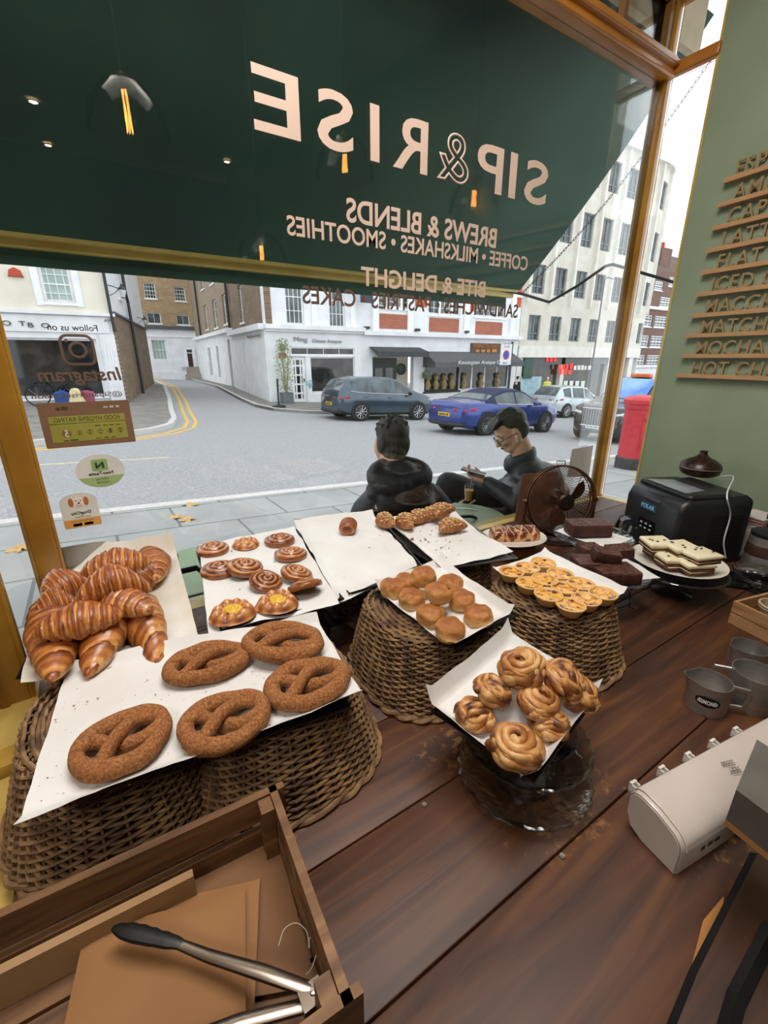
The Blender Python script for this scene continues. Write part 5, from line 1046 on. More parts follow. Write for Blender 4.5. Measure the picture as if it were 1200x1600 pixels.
for a in [(1027, 868, .922, .075, .07, .026, -.5, 'cream cake slice at the left of the plate', 0), (1047, 884, .922, .07, .075, .024, -.5, 'cream cake slice at the front of the plate', 0), (1083, 892, .922, .09, .075, .024, -.45, 'cream cake slice at the right front of the plate', 0), (1025, 857, .958, .085, .075, .018, -.5, 'cream cake slice on top at the left back', .08), (1062, 864, .958, .08, .085, .018, -.45, 'cream cake slice on top in the middle', 0), (1093, 876, .958, .09, .08, .018, -.4, 'cream cake slice on top at the right', -.05)]:
    cslice(a[7], a[0], a[1], a[2] + 0, a[3], a[4], a[5], a[6], a[8])
# glass dome lid behind
q = atz(1030, 850, CT + .06); t = thing('glass_dome_lid', 'clear glass dome lid with round knob behind the cream cake', 'lid', (q.x + .12, q.y + .12, CT)); part('dome', B().lathe([(.13, 0), (.131, .05), (.115, .10), (.07, .128), (0, .135)], 40, cap=False), cgl, t); part('knob', B().ball((0, 0, .157), .02, n=16, m=10).cyl((0, 0, .133), (0, 0, .145), .01), cgl, t)
# loaf cake on white plate on a wooden block
q = atz(802, 838, .885); t = thing('wooden_block', 'brown wooden block raising the loaf cake plate', 'block', (q.x, q.y + .01, CT), -.3); part('block', B().rbox(-.085, .085, -.06, .06, 0, .068, .005, 2), wood_mat('block_wood', '5a3a22', '7a5232', '8e6440', scale=4, ring=5), t)
t = thing('white_plate', 'oval white plate carrying the glazed loaf cake', 'plate', (q.x, q.y, CT + .068), -.4); part('dish', B().lathe([(0, 0), (.08, 0), (.11, .005), (.14, .016), (.137, .019), (.105, .009), (0, .006)], 56, sy=.8, sx=1.02), china, t)
t = thing('glazed_loaf_cake', 'glazed marbled loaf cake with icing drizzle on the oval plate', 'cake', (q.x + .005, q.y, CT + .075), -.52)
gz = M('marbled_glazed_crust', '5a2a16', '8c4c28', scale=26, rough=.3, pos=(.42, .52), c3='d0a06c', c3p=.6, coat=.4, distort=1.5, bump=.002, bscale=40)
def fn(u, v): a = u * pi; e = (1 - abs(v * 2 - 1) ** 8) ** .4; return ((v - .5) * .20, cos(a) * .042 * (.75 + .25 * e) * (1 + .15 * sin(a)), sin(a) ** .6 * .052 * (.8 + .2 * e) + .003 * noise.noise(Vector((v * 9, u * 7, 1))))
b = B().grid(fn, 20, 30); n_ = 21; b.f.append(tuple(range(n_))[::-1]); b.f.append(tuple(30 * n_ + i for i in range(n_))); part('loaf', b, gz, t, ang=50)
ic = M('white_icing', 'd9c4b0', rough=.3); b = B()
for k in range(11): x = -.088 + k * .0165 + .004 * sin(k * 2.3); b.tube([(x + .011 * sin(k * 1.7 + j * .9), cos(j / 8 * pi) * .044, sin(j / 8 * pi) ** .6 * .054 + .001) for j in range(1, 8)], .0016, 5)
part('icing_drizzle', b, ic, t)
# ================= fan =================
cop = M('antique_copper', '6b4a3a', '7d5846', scale=6, rough=.3, metal=.85); cop2 = M('dark_bronze', '33261f', '40302a', scale=6, rough=.4, metal=.7)
fx, fy = 1.735, 1.185; fz = zat(878, 782, fx, fy); t = thing('desk_fan', 'round copper desk fan with wire cage leaning back behind the loaf cake', 'fan', (fx, fy, CT))
part('base', B().lathe([(0, 0), (.105, 0), (.108, .006), (.09, .014), (.03, .02), (0, .02)], 40), cop2, t)
b = B()
for k in range(7): q_ = .02 + .012 * k; b.tube([(q_ * cos(a * pi / 20), q_ * sin(a * pi / 20), .021) for a in range(40)], .0012, 4, closed=True)
part('base_grille', b, cop2, t)
nd = Vector((-.42, -.80, .12)).normalized(); hz = fz - CT; ctr_ = Vector((0, 0, hz)); Rm = nd.to_track_quat('Z', 'Y').to_matrix().to_4x4(); T0 = Matrix.Translation(ctr_) @ Rm; FR_ = .158
def ringp(r, z, n=64): return [tuple(T0 @ Vector((r * cos(2 * pi * k / n), r * sin(2 * pi * k / n), z))) for k in range(n)]
part('cage_hoop', B().tube(ringp(FR_, 0), .006, 8, closed=True).tube(ringp(FR_ * 1.0, .022), .0022, 6, closed=True).tube(ringp(FR_, -.028), .0028, 6, closed=True), cop, t)
b = B()
for k in range(27): r = .038 + k * .0044; b.tube(ringp(r, .052 - .026 * (r / FR_) ** 2, 48), .0012, 4, closed=True)
part('front_grille', b, cop, t)
b = B()
for k in range(64):
    a = 2 * pi * k / 64; b.tube([tuple(T0 @ Vector((r * cos(a + s), r * sin(a + s), z))) for r, z, s in ((.05, -.05, .3), (.09, -.05, .2), (.13, -.045, .08), (FR_, -.028, 0))], .0013, 4)
part('rear_grille', b, cop, t)
b = B()
for k in range(8): a = 2 * pi * k / 8 + .2; b.tube([tuple(T0 @ Vector((r * cos(a), r * sin(a), z))) for r, z in ((.03, .054), (.1, .044), (FR_, .022))], .0016, 5)
part('spokes', b, cop, t); part('hub_badge', B().lathe([(0, .048), (.036, .048), (.038, .054), (.03, .06), (0, .061)], 28, T=T0), cop2, t); part('motor', B().lathe([(0, -.12), (.04, -.118), (.046, -.08), (.04, -.03), (.012, -.02), (.012, .02), (0, .02)], 24, T=T0), cop2, t)
for k in range(3):
    a0 = k * 2 * pi / 3 + 2.3
    def fb(u, v, a0=a0): r = .025 + .105 * v; wd_ = .10 + .42 * sin(v * pi * .75 + .3); a = a0 + (u - .5) * wd_ * 1.5 + v * .35; return tuple(T0 @ Vector((r * cos(a), r * sin(a), (u - .5) * .035 + .0)))
    part('blade', B().grid(fb, 8, 10), cop, t)
side = nd.cross(Vector((0, 0, 1))).normalized()
for s in (-1, 1): e = ctr_ + side * s * (FR_ + .008); part('yoke_arm', B().tube([tuple(e), (e.x, e.y, hz * .5), (side.x * s * .1, side.y * s * .1, .03), (side.x * s * .02, side.y * s * .02, .02)], .007, 8), cop, t); part('tilt_knob', B().ball(tuple(e), .013), cop, t)
part('handle', B().tube([tuple(T0 @ Vector((x, y, -.02))) for x, y in ((-.02, FR_), (-.02, FR_ + .02), (.02, FR_ + .02), (.02, FR_))], .003, 6), M('chrome', 'c8c8c8', metal=1, rough=.15), t)
# brown board and paper notice at the glass
P = [aty(802, 828, WY - .06), aty(817, 741, WY - .03), aty(846, 738, WY - .03), aty(838, 828, WY - .06)]
brd = M('brown_board_back', '5d3a22', '6a4428', scale=6, rough=.7)
def board(name, label, cat, P, mat, th=.004, edge=None):
    o = sum(P, Vector()) / len(P); b = B(); Q = [p - o for p in P]; n = len(Q); b.add([tuple(v) for v in Q] + [tuple(v + Vector((0, th, 0))) for v in Q], [tuple(range(n)), tuple(range(2 * n - 1, n - 1, -1))] + [(i, (i + 1) % n, (i + 1) % n + n, i + n) for i in range(n)]); return solo(name, b, mat, label, cat, tuple(o), smooth=False)
P[2] = aty(872, 737, WY - .03); P[3] = aty(868, 828, WY - .06)
board('menu_board', 'brown wooden menu board leaning on the window behind the fan', 'board', P, brd)
P = [aty(886, 745, WY - .012), aty(894, 702, WY - .012), aty(927, 696, WY - .012), aty(920, 745, WY - .012)]
o = board('paper_notice', 'translucent paper notice on the glass above the fan', 'notice', P, M('backlit_paper', 'b5aca2', 'aca398', scale=5, rough=.7), .0006)
for k in range(7): w = random.uniform(.03, .06); part('print', textmesh('p', '~%d' % (3 + k % 3), w, .0022, M('grey_print', '8a8078', rough=.7), ext=.0002), MATS['grey_print'], o, loc=(.012, -.0006, .05 - k * .012), rot=(pi / 2, 0, pi))
# ================= ice maker =================
pb = M('black_plastic', '1b1c1f', '232427', scale=90, rough=.38, bump=.0002, bscale=500)
A_ = Vector(atz(966, 838, CT)); Bv = Vector(atz(1046, 886, CT)); e = (Bv - A_); e.z = 0; wI = e.length * .98; e.normalize(); nrm = Vector((-e.y, e.x, 0)); nrm = nrm if nrm.x > 0 else -nrm
t = thing('ice_maker', 'black countertop ice maker with a clear lid window against the green wall', 'appliance', tuple(A_ + e * wI / 2 + nrm * .165), atan2(e.y, e.x)); t.rotation_euler.z = atan2(e.y, e.x)
hI = .285
b = B()   # local: x along front (left to right), y into depth
secs = [(-.165, -.0, .01), (-.16, .0, .25), (-.12, 0, .275), (-.05, 0, hI), (.13, 0, hI), (.16, 0, hI - .02), (.165, 0, .01)]
def fI(u, v):
    k = v * 6; i = min(int(k), 5); f_ = k - i; y = secs[i][0] * (1 - f_) + secs[i + 1][0] * f_; z = secs[i][2] * (1 - f_) + secs[i + 1][2] * f_; return ((u - .5) * wI, y, z)
prof = [(-.165, .0), (-.165, .225), (-.15, .258), (-.115, .275), (.13, hI), (.16, hI - .02), (.165, 0)]
n = len(prof); q = .018
xs = [(-wI / 2, .90), (-wI / 2 + .006, .96), (-wI / 2 + q, 1), (wI / 2 - q, 1), (wI / 2 - .006, .96), (wI / 2, .90)]
vs = []
for x, s in xs:
    for y, z in prof: vs.append((x, y * s, z * (s if z > .1 else 1)))
fs = [(i * n + k, i * n + (k + 1) % n, (i + 1) * n + (k + 1) % n, (i + 1) * n + k) for i in range(5) for k in range(n)] + [tuple(range(n)), tuple(5 * n + k for k in range(n - 1, -1, -1))]
part('body', B().add(vs, fs), pb, t, ang=40)
part('lid', B().rbox(-wI / 2 + .012, wI / 2 - .012, -.125, .06, .268, .292, .02, 4), pb, t)
part('lid_window', B().grid(lambda u, v: ((u - .5) * wI * .72 * (1 - .25 * v), -.118 + .11 * v, .2935 + .004 * sin(u * pi) * sin(v * pi)), 14, 8), M('smoked_window', '8d949a', '6d757c', scale=4, rough=.12), t)
part('badge', B().box(-.055, .035, -.168, -.164, .185, .215), M('blue_badge', '2c5468', rough=.4), t, smooth=False); part('lettering', textmesh('p', 'POLAR', .078, .018, M('light_blue_letter', '8fc0d4', rough=.4), bold=.02), MATS['light_blue_letter'], t, loc=(-.01, -.1685, .191), rot=(pi / 2, 0, 0))
part('display', B().rbox(-.05, .05, -.168, -.164, .09, .145, .0019, 2), M('display_black', '0c0d0f', rough=.1), t); dw = M('display_mark', 'c8d4d8', rough=.4)
for k in range(6): part('display_icon', B().box(-.036 + (k % 3) * .028, -.024 + (k % 3) * .028, -.1695, -.168, .102 + (k // 3) * .02, .108 + (k // 3) * .02), dw, t, smooth=False)
part('handle_slot', B().rbox(-.05, .05, -.169, -.163, .232, .238, .002, 2), M('grey_slot', '4a4c50', rough=.4), t)
b = B()
for k in range(14): z = .06 + k * .011; b.box(wI / 2 - .001, wI / 2 + .0012, -.02, .12, z, z + .005)
part('vents', b, M('vent_black', '0e0f10', rough=.6), t, smooth=False)
# aroma diffuser on top
Z2 = CT + hI + .008; q = atz(1092, 740, Z2); t = thing('aroma_diffuser', 'dark wood onion shaped aroma diffuser standing on the ice maker', 'diffuser', (q.x, q.y, Z2 - .006)); dw2 = wood_mat('dark_walnut', '1f120c', '2e1b12', '3d261a', scale=5, rough=.35, ring=6)
part('bowl', B().lathe([(0, 0), (.06, 0), (.078, .012), (.084, .032), (.0835, .036), (0, .036)], 40), dw2, t); part('light_band', B().lathe([(.0836, .036), (.0842, .039)], 40, cap=False), M('pale_band', 'a89a8c', rough=.3), t); part('lid', B().lathe([(.084, .039), (.078, .055), (.055, .072), (.03, .084), (.017, .096), (.0145, .108), (.017, .113), (.012, .114), (0, .112)], 40), dw2, t)
cb = [q + Vector((.02, -.082, .002)), q + Vector((.06, -.115, .000))]; e0 = Vector(A_) + e * (wI + .012) + nrm * .22
for px, py_ in ((1136, 772), (1141, 805), (1131, 845), (1134, 872)): r_ = ray(px, py_); k_ = nrm.dot(e0) if False else (e.dot(e0) / (e.x * r_.x + e.y * r_.y)); cb.append(Vector((r_.x * k_, r_.y * k_, max(CT + .004, r_.z * k_ + EYE))))
solo('power_cable', B().tube(catmull(cb), .0028, 6), M('white_cable', 'e6e6e4', rough=.4), 'white cable hanging down the side of the ice maker', 'cable')
# ================= far right: grinder, jar, napkins, dish, crate =================
stl = M('brushed_steel', 'a8a4a0', 'bcb8b4', scale=3, rough=.38, metal=.85, stretch=(1, 1, 30), bump=.0002, bscale=60)
q = atz(1186, 885, CT); t = thing('coffee_grinder', 'steel coffee grinder with brown band standing at the right frame edge', 'grinder', (q.x - .05, q.y - .02, CT)); part('body', B().lathe([(.07, 0), (.072, .004), (.066, .07), (.064, .15)], 40), stl, t); part('band', B().lathe([(.0665, .075), (.068, .08), (.066, .115), (.0645, .12)], 40), M('brown_band', '3f2a20', rough=.4), t); part('lid', B().lathe([(.062, .15), (.064, .165), (.05, .172), (.012, .178), (.012, .195), (0, .197)], 40), pb, t)
part('hopper', B().lathe([(.03, .26), (.06, .40), (.06, .47), (.055, .47)], 32, cap=False), cgl, t, loc=(.16, .0, 0)); part('beans', B().lathe([(.0, .262), (.029, .262), (.045, .33), (0, .34)], 24), M('coffee_beans', '24140c', '3a2216', scale=60, rough=.4), t, loc=(.16, 0, 0)); part('hopper_lid', B().lathe([(.061, .47), (.062, .482), (0, .486)], 24), pb, t, loc=(.16, 0, 0)); part('hopper_base', B().rbox(.10, .22, -.06, .06, 0, .26, .02), pb, t)
q = atz(1135, 868, .83); solo('portafilter_handle', B().tube([(0, 0, 0), (.03, -.004, .002), (.09, -.012, .006), (.12, -.016, .008)], [.006, .009, .012, .008], 12).lathe([(.034, -.012), (.036, .01), (.03, .012)], 20, T=Matrix.Translation((.14, -.02, .01))), stl, 'steel scoop with a rounded handle beside the grinder', 'scoop', (q.x, q.y, CT + .018))
q = Vector(atz(1180, 820, .93)); t = thing('napkin_stack', 'stack of white and pink paper napkins against the green wall', 'napkins', (q.x - .02, q.y - .01, CT), -.2); part('holder', B().rbox(-.07, .07, -.06, .06, 0, .13, .006), M('paper_white_box', 'b9b3aa', rough=.7), t)
for k in range(9): part('napkin', B().box(-.062 + .004 * sin(k * 3), .062 + .004 * sin(k * 2), -.055, .055, .131 + k * .006, .1355 + k * .006), M('pink_napkin', 'b98a86', rough=.8) if k in (4, 5, 6) else M('white_napkin', 'c9c4bc', rough=.8), t, smooth=False)
q = atz(1185, 905, .85); t = thing('glass_bowl', 'shallow clear glass dish at the right edge above the small crate', 'bowl', (q.x + .03, q.y, CT)); part('dish', scal(.09, .045), cgl, t); part('foot', B().lathe([(.05, 0), (.05, .005), (.02, .02), (.03, .046)], 24), cgl, t)
# black drip tray
solo('black_tray', B().rbox(-.16, .16, -.07, .07, 0, .012, .006), M('gloss_black', '0d0d0f', rough=.12), 'glossy black tray lying behind the cream cake near the grinder', 'tray', (1.93, .55, CT), rz=-.9)
# small wooden crate with cups
cw = wood_mat('raw_crate_wood', 'a5794a', 'bd9162', 'cda676', scale=4, ring=6, rough=.6)
q = Vector(atz(1141, 974, CT)); q2 = Vector(atz(1215, 1012, CT)); e = (q2 - q); e.z = 0; e.normalize(); hC = zat(1141, 938, q.x, q.y) - CT
t = thing('small_wooden_crate', 'small raw wooden crate with paper cups at the right edge', 'crate', tuple(q), atan2(e.y, e.x)); t.rotation_euler.z = atan2(e.y, e.x)
for z0, z1 in ((0, hC * .46), (hC * .52, hC)):
    part('slat', B().box(0, .26, 0, .008, z0, z1), cw, t, smooth=False); part('slat', B().box(0, .26, .19, .198, z0, z1), cw, t, smooth=False); part('slat', B().box(-.008, 0, 0, .198, z0, z1), cw, t, smooth=False); part('slat', B().box(.26, .268, 0, .198, z0, z1), cw, t, smooth=False)
part('base', B().box(0, .26, .008, .19, .0, .006), cw, t, smooth=False)
cupm = M('kraft_cup', 'a89374', 'b7a284', scale=20, rough=.7); q4 = t.matrix_basis
for k in range(2): p = Vector(t.location) + e * (.07 + .09 * k) + Vector((-e.y, e.x, 0)) * .07; solo('paper_cup_stack', B().lathe([(.03, .008), (.043, hC + .0), (.045, hC + .004), (.044, hC + .006), (.046, hC + .012), (.044, hC + .014), (.040, hC + .014), (.03, .02)], 32, cap=False), cupm, 'nested kraft cups in the small crate, %s' % ('left stack' if k == 0 else 'right stack at the frame edge'), 'cups', (p.x, p.y, CT), group='kraft cup stacks')
# milk jugs
def jug(label, x, y, r, h, rz, handle=True, lbl=False):
    q = atz(x, y, CT); t = thing('milk_jug', label, 'jug', (q.x, q.y, CT), rz, 'steel milk jugs'); n = 48; b = B(); vs = []; prof = [(r * .98, 0), (r, .004), (r * 1.0, h * .5), (r * .97, h * .85), (r * .98, h)]
    for k, (rr, z) in enumerate(prof + [(pr_[0] - .0012, pr_[1]) for pr_ in prof[::-1][:-1]] + [(0, .004)]):
        for i in range(n):
            a = 2 * pi * i / n; sp = max(0, cos(a)) ** 14 * max(0, (z / h - .6) / .4) * .014 if rr > 0 else 0; vs.append(((rr + sp) * cos(a), (rr + sp) * sin(a), z + (sp * .25)))
    m = len(prof) + len(prof); b.add(vs, [(k * n + i, k * n + (i + 1) % n, (k + 1) * n + (i + 1) % n, (k + 1) * n + i) for k in range(m - 1) for i in range(n)] + [tuple(range(n - 1, -1, -1))]); part('body', b, stl, t)
    if handle: part('handle', B().tube([(-r * .98, 0, h * .88), (-r - .03, 0, h * .86), (-r - .036, 0, h * .6), (-r - .03, 0, h * .25), (-r * .98, 0, h * .2)], .0035, 8, flat=2), stl, t)
    return t
t = jug('steel milk jug with black ALMOND label', 1100, 1103, .044, .078, radians(125))
va = Vector((-cos(radians(33 + 34.5) ) * 0 - t.location.x, -t.location.y, 0)).normalized(); ang_ = atan2(va.y, va.x) - t.rotation_euler.z + .1
def wrapell(w, h, r, z0, seg=24): 
    b = B(); vs = [(0, 0)] + [(w * cos(2 * pi * k / seg), h * sin(2 * pi * k / seg)) for k in range(seg)]; P = [((r) * cos(ang_ + x / r), r * sin(ang_ + x / r), z0 + y) for x, y in vs]; b.add(P, [(0, k + 1, (k + 1) % seg + 1) for k in range(seg)]); return b
part('label', wrapell(.026, .0135, .0448, .042), M('label_black', '0e0e0f', rough=.4), t)
me = textmesh('p', 'ALMOND', .040, .011, M('label_white', 'e8e6e0', rough=.5), ext=.0004, bold=.03)
for v in me.vertices: x, y, z = v.co; r = .0452 + z; v.co = (r * cos(ang_ + x / .0452), r * sin(ang_ + x / .0452), .0365 + y)
part('lettering', me, MATS['label_white'], t)
jug('large empty steel milk jug at the right edge', 1168, 1098, .050, .092, radians(-60)); jug('steel milk jug at the back behind the other two', 1160, 1052, .042, .085, radians(150)); 
# ================= film dispenser =================
wh = M('white_enamel_plastic', 'c9beb6', 'beb2aa', scale=6, rough=.3, coat=.2, bump=.0003, bscale=40)
p1 = Vector(atz(1053, 1369, CT)); t = thing('film_dispenser', 'white cling film dispenser with small clips along its back edge', 'dispenser', (p1.x + .0, p1.y, CT), radians(-9)); Lc = .52
sec = [(0, .0), (.0, .05), (.004, .064), (.014, .074), (.05, .086), (.078, .088), (.090, .084), (.098, .070), (.097, .035), (.085, .010), (.06, 0)]
n = len(sec); cx_, cz_ = .05, .045
b = B(); xs = [(0, .93), (.004, .985), (.010, 1), (Lc - .01, 1), (Lc, .95)]; vs = []
for x, s in xs:
    for y, z in sec: vs.append((x, cx_ + (y - cx_) * s, cz_ + (z - cz_) * s))
part('body', b.add(vs, [(i * n + k, i * n + (k + 1) % n, (i + 1) * n + (k + 1) % n, (i + 1) * n + k) for i in range(len(xs) - 1) for k in range(n)] + [tuple(range(n)), tuple((len(xs) - 1) * n + k for k in range(n - 1, -1, -1))]), wh, t, ang=45)
def lidf(u, v): k = v * (6); i = min(int(k), 5); f_ = k - i; y = sec[1 + i][0] * (1 - f_) + sec[2 + i][0] * f_; z = sec[1 + i][1] * (1 - f_) + sec[2 + i][1] * f_; return (.012 + u * (Lc - .03), cx_ + (y - cx_) * 1.035, cz_ + (z - cz_) * 1.05)
part('lid', B().grid(lidf, 20, 12), wh, t); part('lid_lip', B().tube([lidf(0, k / 20) for k in range(21)], .0018, 6), wh, t); part('cap_seam', B().tube([(-.0005 + .002, cx_ + (y - cx_) * .97, cz_ + (z - cz_) * .97) for y, z in sec], .0009, 5, closed=True), M('seam_grey', '8e857d', rough=.5), t)
for k in range(5):
    b = B(); x = .008 + .075 * k; b.box(x, x + .014, .094, .104, .066, .070).box(x, x + .003, .094, .106, .066, .084).box(x + .011, x + .014, .094, .106, .066, .084).box(x, x + .014, .101, .106, .082, .086); part('clip', b, M('clip_white', 'd9d4cc', rough=.4), t, smooth=False)
gp_ = M('grey_small_print', '4a4642', rough=.6)
part('print', textmesh('p', 'PRESS', .026, .009, gp_, ext=.0003), gp_, t, loc=(.20, .050, .0925), rot=(.25, 0, -.2)); part('print', textmesh('p', 'HERE', .022, .009, gp_, ext=.0003), gp_, t, loc=(.20, .037, .0895), rot=(.3, 0, -.2)); part('print', B().add([(.222, .030, .0885), (.240, .030, .0885), (.231, .020, .0855), (.222, .030, .088), (.240, .030, .088), (.231, .020, .085)], [(0, 1, 2), (5, 4, 3)]), gp_, t, smooth=False)
part('print', textmesh('p', '~3', .055, .011, gp_, ext=.0003), gp_, t, loc=(.085, -.0008, .024), rot=(pi / 2, 0, 0))
# ================= grey box with wooden edge and stand at lower right =================
slt = M('dark_slate_grey', '54504a', '5e5a54', scale=20, rough=.6); dko = wood_mat('dark_oiled_wood', '2a170d', '4a2b17', '5e3a20', scale=3, ring=6)
a = [Vector(atz(1173, 1183, 1.02)), Vector(atz(1134, 1280, 1.0)), Vector(atz(1203, 1336, 1.0))]
e = a[2] - a[1]; e.z = 0; e.normalize(); f_ = a[0] - a[1]; t = thing('card_reader_box', 'dark grey box with a pale wooden edge at the right border above the dispenser', 'box', tuple(a[1])); ex = e * .25; up_ = Vector((0, 0, .055)); bk_ = Vector((-e.y, e.x, 0)) * .10
v0 = Vector((0, 0, 0)); f2 = Vector(f_); V = [v0, ex, ex + f2, f2, v0 - Vector((0, 0, .02)) * 0 + bk_ * 1.2, ex + bk_ * 1.2, ex + f2 + bk_ * .9, f2 + bk_ * .9]
fL = (a[0] - a[1]); fL.z = 0
V = [v0, ex, ex + fL, fL, v0 + up_, ex + up_, ex + fL + up_, fL + up_]; part('case', B().add([tuple(v) for v in V], [(3, 2, 1, 0), (4, 5, 6, 7), (0, 1, 5, 4), (1, 2, 6, 5), (2, 3, 7, 6), (3, 0, 4, 7)]), slt, t, smooth=False)
W_ = [v - Vector((0, 0, .01)) for v in V[:4]]; part('wooden_edge', B().add([tuple(v * 1.0 + Vector((0, 0, 0))) for v in W_] + [tuple(v) for v in V[:4]], [(3, 2, 1, 0), (4, 5, 6, 7), (0, 1, 5, 4), (1, 2, 6, 5), (2, 3, 7, 6), (3, 0, 4, 7)]), M('pale_wood_edge', '9a6c3c', 'a87a48', scale=10, rough=.5), t, smooth=False)
part('support_post', B().tube([tuple(fL * .5 + ex * .6), tuple(fL * .5 + ex * .6 - Vector((0, 0, .2)))], .02, 12), black, t)
a = [atz(1186, 1330, .84), atz(1090, 1520, .84), atz(1050, 1620, .84), atz(1260, 1620, .84), atz(1260, 1330, .84)]
o = sum(a, Vector()) / 5; t = thing('till_stand', 'dark wooden stand with black metal strip at the lower right corner', 'stand', (o.x, o.y, CT)); Q = [(v.x - o.x, v.y - o.y) for v in a]; Q = Q[::-1] if True else Q
part('board', B().prism(Q, 0, .04), dko, t, smooth=False); l = [a[0] - o, a[1] - o, a[2] - o]; part('metal_strip', B().tube([(l[0].x - .004, l[0].y, .03), (l[1].x - .002, l[1].y, .03), (l[2].x, l[2].y, .03)], .0085, 4, up=(0, 0, 1)), black, t, smooth=False)
P9 = [atz(1206, 1450, .845) - o, atz(1150, 1560, .845) - o, atz(1128, 1640, .845) - o]; part('metal_strip', B().tube([(v.x, v.y, .045) for v in P9], .010, 4, up=(0, 0, 1)), black, t, smooth=False)
a = [atz(1130, 1402, CT + .01), atz(1098, 1440, CT + .01), atz(1074, 1533, CT + .01), atz(1086, 1528, CT + .01), atz(1128, 1440, CT + .01)]; o = a[0]; solo('wooden_wedge', B().prism([(v.x - o.x, v.y - o.y) for v in a], 0, .012), M('light_oak', 'a06a34', 'b0783e', scale=8, rough=.5), 'small curved light wood piece beside the dark stand', 'wood', (o.x, o.y, CT + .001), smooth=False)
# ================= crate with paper bags and tongs, front left =================
cr = thing('wooden_crate', 'weathered wooden crate with paper bags at the lower left corner', 'crate', tuple(atz(430, 1225, CT + .13).xy) + (CT,)); oc = Vector(cr.location)
ow = wood_mat('weathered_crate_wood', '5a3c22', '7d5834', '98724a', scale=4, ring=7, rough=.6); HC = .13
BR = Vector((0, 0)); FRc = Vector(atz(553, 1562, CT + HC).xy) - oc.xy; BLc = (Vector(atz(0, 1420, CT + HC).xy) - oc.xy) * 1.45
def plank(nm, p, q, z0, z1, th=.012, inner=1):
    d = (q - p).normalized(); n_ = Vector((-d.y, d.x)) * th * inner; part(nm, B().prism([tuple(v) for v in ((p, q, q + n_, p + n_) if inner > 0 else (p + n_, q + n_, q, p))], z0, z1), ow, cr, smooth=False)
FL = FRc + BLc; u2_ = BLc.normalized()
for z0, z1 in ((0, .058), (.066, HC)):
    plank('side_slat', BR, FRc, z0, z1, .012, -1); plank('back_slat', BR - u2_ * .012, BLc, z0 if z0 == 0 else z0 + .012, z1, .012, 1); plank('front_slat', FRc - u2_ * .012, FL, z0, z1 - .0, .012, -1); plank('left_slat', BLc, FL, z0, z1, .012, 1)
u1 = (FRc - BR).normalized(); u2 = (BLc - BR).normalized()
for c_, s1_, s2_ in ((BR, 1, 1), (FRc, -1, 1), (BLc, 1, -1), (FL, -1, -1)): p = c_ + u1 * s1_ * .013 + u2 * s2_ * .013; q = [p, p + u1 * s1_ * .026, p + u1 * s1_ * .026 + u2 * s2_ * .02, p + u2 * s2_ * .02]; part('corner_post', B().prism([tuple(v) for v in q], .012, HC - .004), ow, cr, smooth=False)
for k in range(5):
    p = u1 * (.012 + .06 * k); L2 = BLc.length - .02; q = [p + u2 * .01, p + u2 * L2, p + u2 * L2 + u1 * .055, p + u2 * .01 + u1 * .055]; part('floor_board', B().prism([tuple(v) for v in q], .003, .011), ow, cr, smooth=False)
p = BR + u1 * .03 + u2 * .14; q = [p, p + u2 * .25, p + u2 * .25 + u1 * .012, p + u1 * .012]; part('inner_rail', B().prism([tuple(v) for v in q], .012, .075), M('pale_inner_rail', '8d6c48', 'a0805a', scale=8, rough=.6), cr, smooth=False)
kraft = M('kraft_paper', '92683f', '845d37', scale=4, rough=.75, bump=.0006, bscale=25); kraft2 = M('kraft_paper_aged', '7a5636', '6f4d2f', scale=4, rough=.75, bump=.0006, bscale=25)
def bag(label, c, z, th, mat, seed, tilt=(0, 0, 0, 0)):
    P = [atz(x, y, z + tl) for (x, y), tl in zip(c, tilt)]; o = sum(P, Vector()) / 4; o.z = z; b = B()
    def fn(u, v, top=True):
        p = (P[0] * (1 - u) + P[1] * u) * (1 - v) + (P[3] * (1 - u) + P[2] * u) * v - o; e_ = min(u, 1 - u, v, 1 - v); w = .5 + .5 * noise.noise(Vector((p.x * 12, p.y * 12, seed))); return (p.x, p.y, p.z + (th * w * min(1, e_ * 10) + .0012 if top else 0))
    b.grid(lambda u, v: fn(u, v), 24, 24); b.grid(lambda u, v: fn(u, 1 - v, False), 24, 24); return solo('paper_bag', b, mat, label, 'paper bag', tuple(o), ang=40, group='brown paper bags in the crate')
bag('large aged paper bag lying deepest in the crate', [(140, 1440), (470, 1540), (420, 1290), (330, 1330)], CT + .014, .004, kraft2, 5)
bag('wide paper bag under the folded ones', [(175, 1600), (495, 1540), (430, 1300), (200, 1400)], CT + .020, .006, kraft2, 1)
bag('middle paper bag with its corner fanned out', [(150, 1640), (395, 1640), (406, 1374), (155, 1432)], CT + .032, .006, kraft, 2)
bag('topmost paper bag, below the tongs', [(90, 1650), (385, 1650), (383, 1392), (133, 1455)], CT + .044, .009, kraft, 3)
